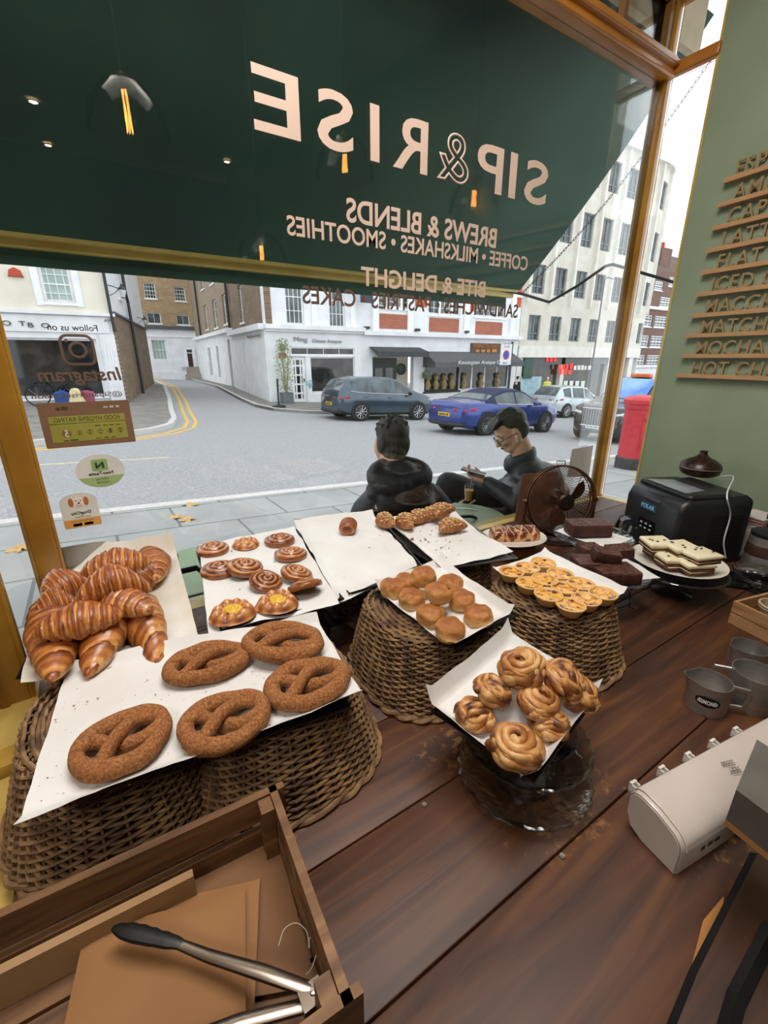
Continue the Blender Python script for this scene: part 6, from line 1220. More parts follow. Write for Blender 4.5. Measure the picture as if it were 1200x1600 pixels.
# tongs
t = thing('serving_tongs', 'steel serving tongs with black gripping tips lying on the paper bags', 'tongs', tuple(atz(490, 1558, CT + .075))); o = Vector(t.location)
tip = Vector(atz(176, 1450, CT + .085)) - o; mid = Vector(atz(277, 1474, CT + .083)) - o; e2 = Vector(atz(250, 1640, CT + .07)) - o
tst = M('tong_steel', '8a7d70', '9c9084', scale=6, rough=.25, metal=1); blkn = M('black_nylon', '141414', rough=.45)
part('upper_arm', B().tube([tuple(v) for v in ((0, .004, .006), mid * .35 + Vector((0, 0, .01)), mid * .75, mid)], [.008, .009, .0075, .006], 10, flat=.5, up=(0, 0, 1)), tst, t); part('lower_arm', B().tube([(0, -.004, -.004), tuple(e2 * .5), tuple(e2)], [.008, .009, .007], 10, flat=.5, up=(0, 0, 1)), tst, t)
d_ = tip - mid; part('grip_tip', B().tube([tuple(mid - d_ * .06 + d_ * k / 12 * 1.06 + Vector((0, 0, .0012 * (k % 2)))) for k in range(13)], [.006, .0075, .0085, .0095, .009, .0105, .010, .011, .0105, .0105, .009, .007, .003], 10, flat=.55, up=(0, 0, 1)), blkn, t)
part('hinge_plate', B().box(-.016, .012, -.012, .012, -.008, .010), tst, t); part('rivet', B().lathe([(.004, .010), (.003, .0125), (0, .013)], 12), M('rivet_bright', 'd8d8d8', metal=1, rough=.2), t)
# loose string
q = atz(470, 1480, CT + .05); solo('loose_string', B().tube(catmull([(-.025, .016, .004), (-.012, .026, .01), (.004, .022, .012), (.012, .006, .01), (.008, -.01, .006), (.014, 0, .006), (.018, -.014, .004), (.004, -.028, .002), (-.006, -.03, .0)]), .0006, 4), M('pale_string', 'c9c0b0', rough=.7), 'loop of pale string in the crate beside the bags', 'string', tuple(q))
# wooden block on the sill at far left
q = atz(10, 1190, CT - .01); solo('sill_block', B().rbox(-.02, .02, -.03, .03, 0, .03, .003, 2), M('ochre_block', 'b38f3c', 'a58232', scale=6, rough=.5), 'small ochre painted wooden block on the yellow sill', 'block', (q.x, q.y, CT - .026), rz=.15)
# pendant lamps (also mirrored in the window)
fil = M('glowing_filament', 'ffb060', rough=.5, emit='ffa24a', estr=60); pgl = glass('lamp_glass', tint=(.96, .94, .90), f0=.05)
def pendant(x, y, z, label, s=1):
    t = thing('pendant_lamp', label, 'lamp', (x, y, z), 0, 'filament pendant lamps'); part('cord', B().tube([(0, 0, .14), (0, 0, 3.6 - z)], .003, 6), black, t); part('socket', B().lathe([(.018, .09), (.02, .14), (.008, .15)], 16), M('brass_socket', 'a07a3a', metal=1, rough=.35), t)
    part('bulb', B().lathe([(.012, .09), (.026, .06), (.03, .0), (.026, -.05), (0, -.065)], 20), pgl, t); b = B()
    for k in range(6): a = k * pi / 3; b.tube([(.009 * cos(a), .009 * sin(a), .06), (.012 * cos(a + .5), .012 * sin(a + .5), -.04)], .0012, 4)
    f = part('filament', b, fil, t); f.scale = (1, 1, s)
    part('shade', B().lathe([(.022, .13), (.09, .10), (.15, .02), (.165, -.06), (.163, -.06), (.148, .02), (.088, .098)], 40, cap=False), pgl, t)
def refl(px, py_, k):
    p = ray(px, py_); p = p * (k * WY / p.y); return (p.x, 2 * WY - p.y, p.z + EYE)
for px, py_, k, s, lb in ((200, 180, 1.72, 1.5, 'pendant lamp nearest the left window post'), (540, 255, 1.72, 1, 'pendant lamp above the middle of the counter'), (742, 312, 1.70, .9, 'pendant lamp nearest the green wall'), (410, 397, 2.1, .8, 'low pendant lamp over the scales side of the counter')):
    p = refl(px, py_, k); pendant(*p, lb, s)
dn = M('downlight_glow', 'fff2dc', rough=.5, emit='fff0d8', estr=26)
for k, (px, py_) in enumerate(((52, 158), (75, 226), (355, 252), (338, 294), (150, 362), (212, 371), (276, 381))):
    r = ray(px, py_); zc_ = 3.585 - EYE
    if k < 4: p = r * (zc_ / r.z); p = (p.x, 3.0 - p.y, 3.585)
    else: continue
    if -3 < p[0] < 3 and -3.3 < p[1] < 1.3: t = thing('ceiling_downlight', 'small round recessed downlight number', 'downlight', p, 0, 'recessed ceiling downlights'); t['label'] = 'small round recessed ceiling downlight'; part('lens', B().lathe([(0, 0), (.03, 0), (.03, -.004), (0, -.005)], 16), dn, t); part('bezel', B().tube([(.036 * cos(a * pi / 12), .036 * sin(a * pi / 12), 0) for a in range(24)], .006, 6, closed=True), MATS['chrome'], t)
# ================= vehicles =================
tyre = M('tyre_rubber', '1b1b1c', rough=.8, c2='222223'); rimm = M('alloy_silver', 'b4b6b8', rough=.3, metal=.8, c2='a8aaac'); rimd = M('dark_alloy', '77797e', rough=.35, metal=.7, c2='66686c')
cgls = M('car_window_glass', '2b3338', '5d6c70', scale=1.2, rough=.06, spec=.9, pos=(.4, .65)); redl = M('tail_light_red', 'c22a34', 'a51f2a', scale=5, rough=.15); headl = M('headlight_glass', 'cfd6da', rough=.1, c2='b0b8bc'); clad = M('black_cladding', '202224', rough=.6, c2='26282a')
yplate = M('yellow_plate', 'd9b02c', rough=.5, c2='cfa628'); wplate = M('white_plate_reg', 'dedede', rough=.5, c2='d2d2d2'); chromec = M('car_chrome', 'c4c8cc', rough=.15, metal=1, c2='b8bcc0')
def interp(tb, x):
    for (a, va), (b_, vb) in zip(tb, tb[1:]):
        if a <= x <= b_: return va + (vb - va) * (x - a) / (b_ - a)
    return tb[0][1] if x < tb[0][0] else tb[-1][1]
def car(name, label, x, y, rz, L, W, top, belt, wheels, wr, paint, cabin, glassx, plate='AB12', pl=-1, roofm=None, rim=None, zb=.22, cladding=False, spokes=10, cat='car', lean=.76, grille=False, taper=None, rx=0):
    """x forward; top: roof/hood line, belt: shoulder line; cabin (x0,x1) side glass span, glassx (rear a,b, front a,b)"""
    t = thing(name, label, cat, (x, y, ground(x, y) + .0), rz); t.rotation_euler = (0, math.atan(.053) * cos(rz), rz)
    N = 64; xs = [-L / 2 + L * k / N for k in range(N + 1)]; vs = []; tp = taper or [(-L / 2, .80), (-L / 2 + .15, .93), (-L / 2 + .6, 1), (L / 2 - .9, 1), (L / 2 - .25, .90), (L / 2, .70)]
    sec_n = 10
    for xx in xs:
        w = W / 2 * interp(tp, xx); zt = interp(top, xx); zs = min(interp(belt, xx), zt); cab = max(0, min(1, (zt - zs) / .35)); wt = w * (1 - (1 - lean) * cab) * (.96 if cab < .2 else 1)
        zb_ = zb + .10 * max(0, (abs(xx) - L / 2 + .35) / .35)
        vs += [(xx, 0, zb_), (xx, w * .85, zb_), (xx, w * .97, zb_ + .10), (xx, w, zb_ + (zs - zb_) * .5), (xx, w * .985, zs - .05), (xx, w * .95, zs), (xx, wt, zt - .06 * cab - .02), (xx, wt * .93, zt - .02 * cab), (xx, wt * .6, zt + .012), (xx, 0, zt + .02)]
    def quads(sign, sel):
        out = []
        for i in range(N):
            for k in range(sec_n - 1):
                if sel(i, k): a = i * sec_n + k; out.append((a, a + sec_n, a + sec_n + 1, a + 1) if sign > 0 else (a, a + 1, a + sec_n + 1, a + sec_n))
        return out
    def isglass(i, k):
        xm = (xs[i] + xs[i + 1]) / 2
        if interp(top, xm) - interp(belt, xm) < .10: return False
        if k == 5 and cabin[0] < xm < cabin[1] and not any(abs(xm - p) < .055 for p in cabin[2:]): return True
        if k in (7, 8) and (glassx[0] < xm < glassx[1] or glassx[2] < xm < glassx[3]): return True
        return False
    def isroof(i, k): xm = (xs[i] + xs[i + 1]) / 2; return roofm and k in (5, 6, 7, 8) and not isglass(i, k) and interp(top, xm) - interp(belt, xm) > .06 and xm < glassx[3] and xm > glassx[0] - .3
    for nm, mat, sel in (('bodywork', paint, lambda i, k: not isglass(i, k) and not isroof(i, k) and not (cladding and k < 2)), ('glazing', cgls, isglass), ('soft_top', roofm, isroof if roofm else None), ('sill_cladding', clad, (lambda i, k: k < 2) if cladding else None)):
        if mat is None or sel is None: continue
        b = B(); b.add(vs, quads(1, sel)); b.add([(a, -c, d) for a, c, d in vs], quads(-1, sel))
        if nm == 'bodywork': b.f.append(tuple(range(sec_n)) + tuple(len(vs) + k for k in range(sec_n - 1, -1, -1))); b.f.append(tuple(N * sec_n + k for k in range(sec_n - 1, -1, -1)) + tuple(len(vs) + N * sec_n + k for k in range(sec_n)))
        used = sorted({i for f in b.f for i in f}); mp_ = {o: n for n, o in enumerate(used)}; b.v = [b.v[i] for i in used]; b.f = [tuple(mp_[i] for i in f) for f in b.f]
        if nm == 'glazing': nm = 'windows'
        part(nm, b, mat, t, ang=38)
    for wx in wheels:
        for s in (-1, 1):
            w_ = W / 2 * interp(tp, wx); yy = s * (w_ - .10); Tm = Matrix.Translation((wx, yy, wr)) @ Matrix.Rotation(-s * pi / 2, 4, 'X')
            part('wheel_arch', B().lathe([(wr + .045, -.08), (wr + .045, .103), (wr + .01, .106), (0, .102)], 28, T=Matrix.Translation((wx, yy, wr + .02)) @ Matrix.Rotation(-s * pi / 2, 4, 'X')), clad if cladding else black, t)
            wl_ = part('wheel', B().lathe([(wr * .62, -.1), (wr * .93, -.1), (wr, -.06), (wr, .08), (wr * .94, .125), (wr * .68, .13), (wr * .66, .09), (0, .08)], 32, T=Tm), tyre, t); b = B()
            for k in range(spokes): a = 2 * pi * k / spokes; b.tube([tuple(Tm @ Vector((.03 * cos(a), .03 * sin(a), .118))), tuple(Tm @ Vector((wr * .68 * cos(a + .09), wr * .68 * sin(a + .09), .128)))], .017, 4)
            b.tube([tuple(Tm @ Vector((wr * .69 * cos(a * pi / 16), wr * .69 * sin(a * pi / 16), .122))) for a in range(32)], .014, 5, closed=True); b.lathe([(.05, .105), (.045, .13), (0, .132)], 12, T=Tm); part('rim', b, rim or rimm, wl_)
    zbR = interp(belt, -L / 2 + .1)
    for s in (-1, 1):
        xr = -L / 2 + .10; wy = W / 2 * interp(tp, xr); b = B()
        P = [(xr - .10, s * (wy - .42), zbR - .16), (xr + .0, s * (wy - .05), zbR - .17), (xr + .32, s * (W / 2 * interp(tp, xr + .32) + .008), zbR - .10)]
        b.tube(P, [.035, .06, .03], 8, flat=1.1, up=(0, 0, 1)); part('tail_light', b, redl, t)
        xf = L / 2 - .12; wy = W / 2 * interp(tp, xf); zf = interp(belt, xf - .1) - .10; part('headlight', B().tube([(xf + .06, s * (wy - .28), zf - .06), (xf + .0, s * (wy - .05), zf - .02), (xf - .28, s * (W / 2 * interp(tp, xf - .28)), zf + .02)], [.05, .065, .025], 8, up=(0, 0, 1)), headl, t)
        xm = glassx[3] - .45 if pl < 0 or True else 0; part('door_mirror', B().ball((xm, s * (W / 2 + .08), interp(belt, xm) + .07), .09, .10, .07, 12, 8), paint if not cladding else black, t)
        for dx in [d for d in cabin[2:]]: part('door_handle', B().tube([(dx - .28, s * (W / 2 * .998 + .004), interp(belt, dx) - .13), (dx - .12, s * (W / 2 * .998 + .004), interp(belt, dx) - .13)], .016, 6), paint, t)
        for dx in list(cabin[2:]) + [cabin[1] - .05]: part('door_seam', B().tube([(dx, s * (W / 2 * .975), interp(belt, dx) - .02), (dx, s * (W / 2 + .001), zb + (interp(belt, dx) - zb) * .5), (dx, s * (W / 2 * .975), zb + .12)], .006, 4), black, t)
        part('window_trim', B().tube([(q, s * (W / 2 * interp(tp, q) * .955 + .004), interp(belt, q) + .01) for q in [cabin[0] + (cabin[1] - cabin[0]) * k / 12 for k in range(13)]], .012, 4), chromec, t)
    for s, m in ((-1, yplate), (1, wplate)):
        xx = s * (L / 2 + .012); zz = zb + .32 if s < 0 else zb + .16; pt_ = part('number_plate', B().box(xx - .012, xx + .012, -.26, .26, zz, zz + .11), m, t, smooth=False); part('lettering', textmesh('p', plate, .42, .07, black, ext=.002), black, pt_, loc=(xx + s * .0125, 0, zz + .02), rot=(pi / 2, 0, s * pi / 2))
    part('bumper', B().tube([(-L / 2 + .12, -W / 2 * .86, zb + .12), (-L / 2 - .015, -W / 2 * .62, zb + .10), (-L / 2 - .03, 0, zb + .10), (-L / 2 - .015, W / 2 * .62, zb + .10), (-L / 2 + .12, W / 2 * .86, zb + .12)], .07, 8, flat=.9, up=(0, 0, 1)), clad, t)
    if grille: part('grille', B().rbox(L / 2 - .04, L / 2 + .03, -.42, .42, .46, .95, .02), black, t); b = B().tube([(L / 2 + .035, y_, z_) for y_, z_ in ((-.43, .46), (.43, .46), (.43, .95), (-.43, .95))], .02, 6, closed=True); [b.box(L / 2 + .03, L / 2 + .036, -.40 + k * .08, -.385 + k * .08, .48, .93) for k in range(11)]; part('grille_frame', b, chromec, t)
    return t
petrol = M('blue_grey_car_paint', '465663', '3d4c58', scale=2, rough=.2, metal=.5, coat=.8); blue = M('royal_blue_car_paint', '2c3f8c', '253678', scale=2, rough=.2, metal=.5, coat=.8); silver = M('silver_car_paint', 'c2ccd2', 'b4bec5', scale=2, rough=.25, metal=.4, coat=.6); cabp = M('black_cab_paint', '1b1d21', '17191c', scale=2, rough=.15, coat=.8); roofb = M('navy_soft_top', '20284a', '1b2240', scale=20, rough=.85)
car('grey_suv', 'blue grey crossover car parked at the far kerb in front of the antique shop', 9.88, 15.65, radians(-1), 4.45, 1.84, [(-2.225, .88), (-2.15, 1.12), (-1.85, 1.48), (-1.3, 1.60), (.1, 1.62), (.5, 1.54), (1.25, 1.12), (1.5, 1.05), (2.0, .92), (2.225, .66)], [(-2.3, .92), (-1.9, 1.08), (-1.2, 1.03), (1.1, .98), (1.4, 1.06), (2.0, .93), (2.3, .72)], (-1.33, 1.33), .345, petrol, (-1.75, 1.0, -.95, .12), (-2.15, -1.8, .42, 1.28), '~6', cladding=True)
car('blue_coupe', 'royal blue convertible with a dark soft top driving down the street', 11.45, 10.7, radians(1.5), 4.72, 1.86, [(-2.36, .80), (-2.25, .98), (-1.6, 1.02), (-1.1, 1.22), (-.5, 1.38), (.15, 1.40), (.5, 1.33), (1.15, 1.0), (1.6, .95), (2.15, .84), (2.36, .62)], [(-2.4, .90), (-1.6, .98), (-.8, .94), (1.1, .92), (1.5, .94), (2.1, .82), (2.4, .66)], (-1.42, 1.42), .34, blue, (-1.0, .95, -.1), (-1.45, -1.1, .42, 1.12), '~7', roofm=roofb, rim=rimd, spokes=14)
car('silver_suv', 'silver crossover car further down the street beyond the blue car', 21.6, 15.1, radians(-1), 4.2, 1.8, [(-2.1, .85), (-2.0, 1.15), (-1.65, 1.48), (-1.1, 1.56), (.1, 1.57), (.5, 1.5), (1.15, 1.1), (1.45, 1.03), (1.9, .92), (2.1, .66)], [(-2.2, .98), (-1.8, 1.05), (-1.2, 1.0), (1.0, .96), (1.4, 1.04), (2.0, .9), (2.2, .7)], (-1.28, 1.3), .34, silver, (-1.6, .95, -.9, .1), (-2.02, -1.62, .42, 1.2), '~7', cladding=True)
p = atz(985, 700, -.62); cabt = car('black_cab', 'black taxi coming up the street behind the red post box', 14.4, 7.6, radians(182), 4.6, 1.9, [(-2.3, .9), (-2.2, 1.3), (-2.0, 1.72), (-1.5, 1.84), (.1, 1.86), (.5, 1.78), (1.05, 1.22), (1.3, 1.12), (1.9, 1.05), (2.2, .98), (2.3, .62)], [(-2.3, 1.0), (-1.9, 1.1), (1.0, 1.05), (1.3, 1.10), (2.0, 1.0), (2.3, .8)], (-1.45, 1.45), .35, cabp, (-1.9, .85, -.9, .12), (-2.15, -1.9, .42, 1.1), 'LL69', grille=True, cat='taxi')
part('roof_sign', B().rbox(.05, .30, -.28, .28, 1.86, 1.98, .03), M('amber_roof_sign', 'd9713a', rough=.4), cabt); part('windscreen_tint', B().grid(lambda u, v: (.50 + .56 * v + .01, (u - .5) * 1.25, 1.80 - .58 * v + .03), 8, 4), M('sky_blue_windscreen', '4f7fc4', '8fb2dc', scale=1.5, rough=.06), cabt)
# ================= post box =================
pr_ = M('post_office_red', 'c63a44', 'b8323c', scale=14, rough=.45, bump=.002, bscale=18); pbk = M('black_plinth_paint', '3c3a3b', '4a4747', scale=12, rough=.8, bump=.004)
X_, Y_ = 5.55, 3.15; g = ground(X_, Y_) + .12
d = ray(985, 735); tt = 0
for k in range(400):
    q = d / 693 * (2 + k * .02)
    if q.z + EYE < ground(q.x, q.y) + .12: X_, Y_ = q.x, q.y; break
X_ += .24; Y_ += .12
g = ground(X_, Y_) + .12; t = thing('post_box', 'red cylindrical post box with black base on the near pavement', 'post box', (X_, Y_, g))
zt_ = zat(990, 620, X_, Y_) - g
rB = .265
part('plinth', B().lathe([(rB * 1.08, -.05), (rB * 1.08, .2), (rB * 1.0, .22)], 40), pbk, t); part('pillar', B().lathe([(rB, .2), (rB, zt_ - .2), (rB * 1.03, zt_ - .19)], 40), pr_, t)
part('cap', B().lathe([(rB * 1.04, zt_ - .2), (rB * 1.1, zt_ - .17), (rB * 1.1, zt_ - .12), (rB * 1.17, zt_ - .1), (rB * 1.17, zt_ - .04), (rB * 1.0, zt_ + .0), (rB * .5, zt_ + .03), (0, zt_ + .04)], 40), pr_, t)
va = atan2(-Y_, -X_) ; 
def curved(nm, a0, w, z0, z1, r, m, dpt=.01): n = 8; b = B(); b.add([(rr * cos(a0 + (k / n - .5) * w / r), rr * sin(a0 + (k / n - .5) * w / r), z) for z in (z0, z1) for rr in (r, r + dpt) for k in range(n + 1)], [(k, k + 1, n + 2 + k, n + 1 + k) for k in range(n)] + [(n + 1 + k, n + 2 + k, 3 * n + 4 + k, 3 * n + 3 + k) for k in range(n)] + [(2 * n + 2 + k, 3 * n + 3 + k, 3 * n + 4 + k, 2 * n + 3 + k) for k in range(n)]); return part(nm, b, m, t, smooth=False)
curved('slot', va + .75, .2, zt_ - .42, zt_ - .37, rB, black, .004); curved('slot_hood', va + .75, .26, zt_ - .36, zt_ - .34, rB, pr_, .03); curved('collection_plate', va + .95, .12, zt_ - .68, zt_ - .5, rB, wplate, .006); curved('door_edge', va + .2, .012, .3, zt_ - .3, rB, pr_, .008)
me = textmesh('p', 'G R', .2, .1, pr_, ext=.012, bold=.02)
for v in me.vertices: x, y, z = v.co; a = va + .62 + x / rB; v.co = ((rB + z) * cos(a), (rB + z) * sin(a), .42 + y)
part('cipher', me, pr_, t)
# ================= street furniture =================
p = aty(937, 420, 20.0) if False else None
lx, ly = 16.9, 17.3
def groundhit(px, py_, dz=.12):
    d = ray(px, py_) / 693
    for k in range(2, 4000):
        q = d * (k * .02)
        if q.z + EYE < ground(q.x, q.y) + dz: return q.x, q.y, ground(q.x, q.y) + dz
lx = 26.5; ly = aty(924, 580, 18.2).y; lx = aty(924, 580, ly).x; zt2 = aty(951, 420, ly).z
t = thing('lamp_post', 'tall thin dark lamp post in front of the office block', 'lamp post', (lx, ly, ground(lx, ly))); part('column', B().tube([(0, 0, 0), (0, 0, 1.2), (0, 0, 1.3), (0, 0, zt2 + 1.0)], [.09, .09, .055, .04], 10), dkmet, t); part('bracket', B().tube([(0, 0, zt2 + 1.0), (.3, 0, zt2 + 1.15), (.9, 0, zt2 + 1.1)], .03, 6), dkmet, t)
sx, sy = aty(796, 560, 16.9).x, 16.9; zs1 = aty(788, 537, sy).z; zs0 = aty(788, 570, sy).z; xx0, xx1 = aty(780, 553, sy).x, aty(797, 553, sy).x
t = thing('parking_sign', 'white controlled zone sign with blue and red disc on a dark pole', 'sign', (sx, sy, ground(sx, sy) + .12)); g = t.location.z; part('pole', B().cyl((.12, 0, -.1), (.12, 0, zs1 - g + .1), .06), dkmet, t)
w_ = xx1 - xx0; cxs = (xx0 + xx1) / 2 - sx; sgn_ = part('sign_plate', B().box(cxs - w_ / 2, cxs + w_ / 2, -.10, -.07, zs0 - g, zs1 - g), wplate, t, smooth=False); zc_ = (zs0 + zs1) / 2 - g - .03
part('disc', B().lathe([(.23, 0), (.23, .01), (0, .01)], 28), M('sign_red', 'c8323c', rough=.5), sgn_, loc=(cxs, -.10, zc_), rot=(pi / 2, 0, 0)); part('disc_centre', B().lathe([(.18, .01), (.18, .016), (0, .016)], 28), M('sign_blue', '2a4fa8', rough=.5), sgn_, loc=(cxs, -.10, zc_), rot=(pi / 2, 0, 0)); part('disc_bar', B().box(-.2, .2, .014, .022, -.025, .025), MATS['sign_red'], sgn_, loc=(cxs, -.10, zc_), rot=(0, pi / 4, 0), smooth=False)
bl = M('sign_print', '2a3a78', rough=.5)
for tx, z_, ww, hh in (('Controlled', .50, .62, .11), ('ZONE', .34, .42, .11), ('~2', -.42, .4, .06), ('~4', -.55, .6, .06)): part('lettering', textmesh('p', tx, ww, hh, bl), bl, sgn_, loc=(cxs, -.101, zc_ + z_), rot=(pi / 2, 0, 0))
# fallen leaves
lf = M('dry_leaf', 'b08a52', 'c7a46a', scale=30, rough=.7)
for k, (x, y, lb) in enumerate(((226, 851, 'dry leaf on the pavement behind the croissants'), (293, 813, 'dry leaf near the kerb'), (275, 809, 'small dry leaf at the kerb line'), (298, 790, 'dry leaf lying on the yellow line'), (40, 857, 'dry leaf between the left window posts'), (26, 860, 'paler dry leaf between the left window posts'))):
    X, Y, Z = groundhit(x, y); b = B(); pts = [((.045 + .05 * abs(cos(2.5 * a))) * cos(a), (.035 + .04 * abs(cos(2.5 * a))) * sin(a), .004 + .01 * sin(a * 3)) for a in [i * pi / 15 for i in range(30)]]; b.add([(0, 0, .012)] + pts + [(px_, py2, pz_ + .001) for px_, py2, pz_ in pts] + [(0, 0, .0135)], [(0, i + 1, (i + 1) % 30 + 1) for i in range(30)] + [(61, 31 + (i + 1) % 30, 31 + i) for i in range(30)] + [(i + 1, 31 + i, 31 + (i + 1) % 30, (i + 1) % 30 + 1) for i in range(30)]); solo('fallen_leaf', b, lf, lb, 'leaf', (X, Y, Z + .004), rz=k, group='fallen leaves')
# cafe tables outside
gt = M('pale_green_table', '93a883', '87a078', scale=6, rough=.45)
def ctable(label, x, y, zt, R=.31):
    g = ground(x, y) + .12; t = thing('cafe_table', label, 'table', (x, y, g)); h = zt - g; part('table_top', B().lathe([(0, h - .022), (R - .008, h - .022), (R, h - .016), (R, h - .006), (R - .008, h), (0, h)], 56), gt, t); part('pedestal', B().lathe([(.2, 0), (.2, .012), (.04, .03), (.025, .06), (.025, h - .04), (.08, h - .022)], 24), blk, t)
zt_ = .775; q = atz(790, 803, zt_); ctable('round pale green pavement table with a glass of juice', q.x - .245, q.y + .10, zt_, .255); TB = q
q2 = atz(318, 888, .68); ctable('round pale green pavement table behind the swirl tray', q2.x, q2.y, .68, .29)
def cchair(label, x, y, rz, fab=False):
    g = ground(x, y) + .12; t = thing('pavement_chair', label, 'chair', (x, y, g), rz, 'black metal pavement chairs'); part('seat', B().rbox(-.2, .2, -.2, .2, .44, .455, .02), blk, t)
    for sx_ in (-1, 1):
        for sy_ in (-1, 1): part('leg', B().tube([(sx_ * .18, sy_ * .18, .44), (sx_ * .21, sy_ * .22, 0)], .011, 8), blk, t)
    part('back_frame', B().tube([(-.19, -.19, .45), (-.2, -.23, .72), (-.15, -.245, .80), (.15, -.245, .80), (.2, -.23, .72), (.19, -.19, .45)], .012, 8), blk, t); part('back_slats', B().tube([(-.2, -.225, .66), (.2, -.225, .66)], .01, 6).tube([(-.195, -.21, .56), (.195, -.21, .56)], .01, 6), blk, t); return t
q = aty(312, 887, 1.60); ch = cchair('black metal chair tucked at the table behind the swirl tray', q.x - .16, q.y + .25, 0); ch.scale = (1, 1, (q.z - ch.location.z) / .80)
# juice glass
q = atz(732, 783, zt_); t = thing('juice_glass', 'tumbler of orange juice with a striped straw on the green table', 'drink', (q.x, q.y, zt_)); hj = zat(732, 757, q.x, q.y) - zt_; part('tumbler', B().lathe([(.026, 0), (.034, hj), (.032, hj), (.0245, .006), (0, .006)], 28), cgl, t); part('juice', B().lathe([(0, .007), (.024, .007), (.0295, hj * .68), (0, hj * .68)], 28), M('orange_juice', 'e89a1e', 'd98c18', scale=20, rough=.3), t); part('straw', B().tube([(-.01, 0, .02), (.022, .0, hj * 1.45)], .003, 6), M('striped_straw', 'c8b8a8', '7a3c34', scale=60, rough=.6), t)
q = atz(722, 795, zt_); solo('paper_straw_wrapper', B().box(-.05, .05, -.008, .008, 0, .003).box(.03, .09, -.004, .004, .003, .005, T=Matrix.Rotation(-.3, 4, 'Z')), wl, 'white torn paper sleeve lying on the green table', 'wrapper', (q.x, q.y, zt_), rz=-.7)

# ================= people =================
def rem(b, vox, smooth=2, name='body'):
    me = bpy.data.meshes.new(name); me.from_pydata(b.v, [], b.f); o = bpy.data.objects.new(name, me); C.objects.link(o)
    bm = bmesh.new(); bm.from_mesh(me); bmesh.ops.recalc_face_normals(bm, faces=bm.faces); bm.to_mesh(me); bm.free()
    m = o.modifiers.new('r', 'REMESH'); m.mode = 'VOXEL'; m.voxel_size = vox; m.use_smooth_shade = True; s = o.modifiers.new('s', 'SMOOTH'); s.iterations = smooth * 3; s.factor = .5
    bpy.context.view_layer.update(); r = bpy.data.meshes.new_from_object(o.evaluated_get(bpy.context.evaluated_depsgraph_get())); bpy.data.objects.remove(o); return r
def cap(b, p0, p1, r0, r1, n=14, fl=1):
    p0, p1 = Vector(p0), Vector(p1); L = (p1 - p0); k = [(-.92, .38), (-.6, .8), (0, 1)]; d = L.normalized(); pts = []; rr = []
    for s, q in k: pts.append(p0 + d * s * r0); rr.append(r0 * q)
    for i in range(1, 4): pts.append(p0 + L * i / 4); rr.append(r0 + (r1 - r0) * i / 4)
    for s, q in k[::-1]: pts.append(p1 - d * s * r1); rr.append(r1 * q)
    return b.tube(pts, rr, n, flat=fl)
def addm(b, q, T): return b.add([tuple(v) for v in q.v], q.f, T)
skin = M('skin', 'e8bc9c', 'deb090', scale=14, rough=.5, spec=.4); hairm = M('dark_hair', '15110f', '2a211c', scale=70, rough=.5, stretch=(1, 1, .25), bump=.003, bscale=90); lip = M('lips', '9a5c50', rough=.5)
def head_mesh():
    b = B(); b.ball((0, -.012, .05), .073, .092, .078, 28, 20); b.ball((0, .022, .0), .060, .066, .075, 24, 16); b.ball((0, .045, -.062), .034, .036, .028, 16, 10)   # cranium, face, chin
    for s in (-1, 1): cap(b, (s * .055, -.005, -.03), (s * .02, .055, -.068), .022, .02); b.ball((s * .034, .058, -.012), .024, .02, .02, 12, 8); cap(b, (s * .014, .076, .024), (s * .05, .066, .026), .009, .008)
    cap(b, (0, .082, .02), (0, .098, -.018), .008, .012); b.ball((.009, .09, -.02), .008, .008, .007, 8, 6); b.ball((-.009, .09, -.02), .008, .008, .007, 8, 6)
    b.ball((0, .078, -.042), .02, .012, .006, 12, 6); b.ball((0, .076, -.050), .017, .011, .006, 12, 6); return b
def ear(b, s): 
    b.tube([(s * .076, -.006 + .016 * cos(a) , .0 + .028 * sin(a)) for a in [i * pi / 8 for i in range(16)]], .0055, 8, closed=True); b.ball((s * .073, -.005, 0), .008, .014, .024, 10, 8)
def hair_mesh(style=0):
    b = B(); b.ball((0, -.022, .059), .077, .089, .075, 28, 18); b.ball((0, -.045, .015), .068, .055, .062, 20, 14)
    for s in (-1, 1): b.ball((s * .052, -.035, .01), .026, .05, .055, 12, 8)
    rnd = random.Random(style)
    for k in range(70):
        a = rnd.uniform(0, 6.28); e_ = rnd.uniform(.2, 1.45); p = Vector((.070 * cos(a) * cos(e_), -.022 + .080 * sin(a) * cos(e_), .058 + .072 * sin(e_))); d = Vector((rnd.uniform(-.3, .3), .8 if style else rnd.uniform(-.6, .4), rnd.uniform(-.1, .3))).normalized() * .018
        cap(b, p, p + d, .013, .009, 6)
    if style:
        for k in range(12): x = -.055 + .01 * k; cap(b, (x, .045, .105), (x * 1.05, .088, .088 - .004 * (k % 3)), .016, .008, 6)
    return b
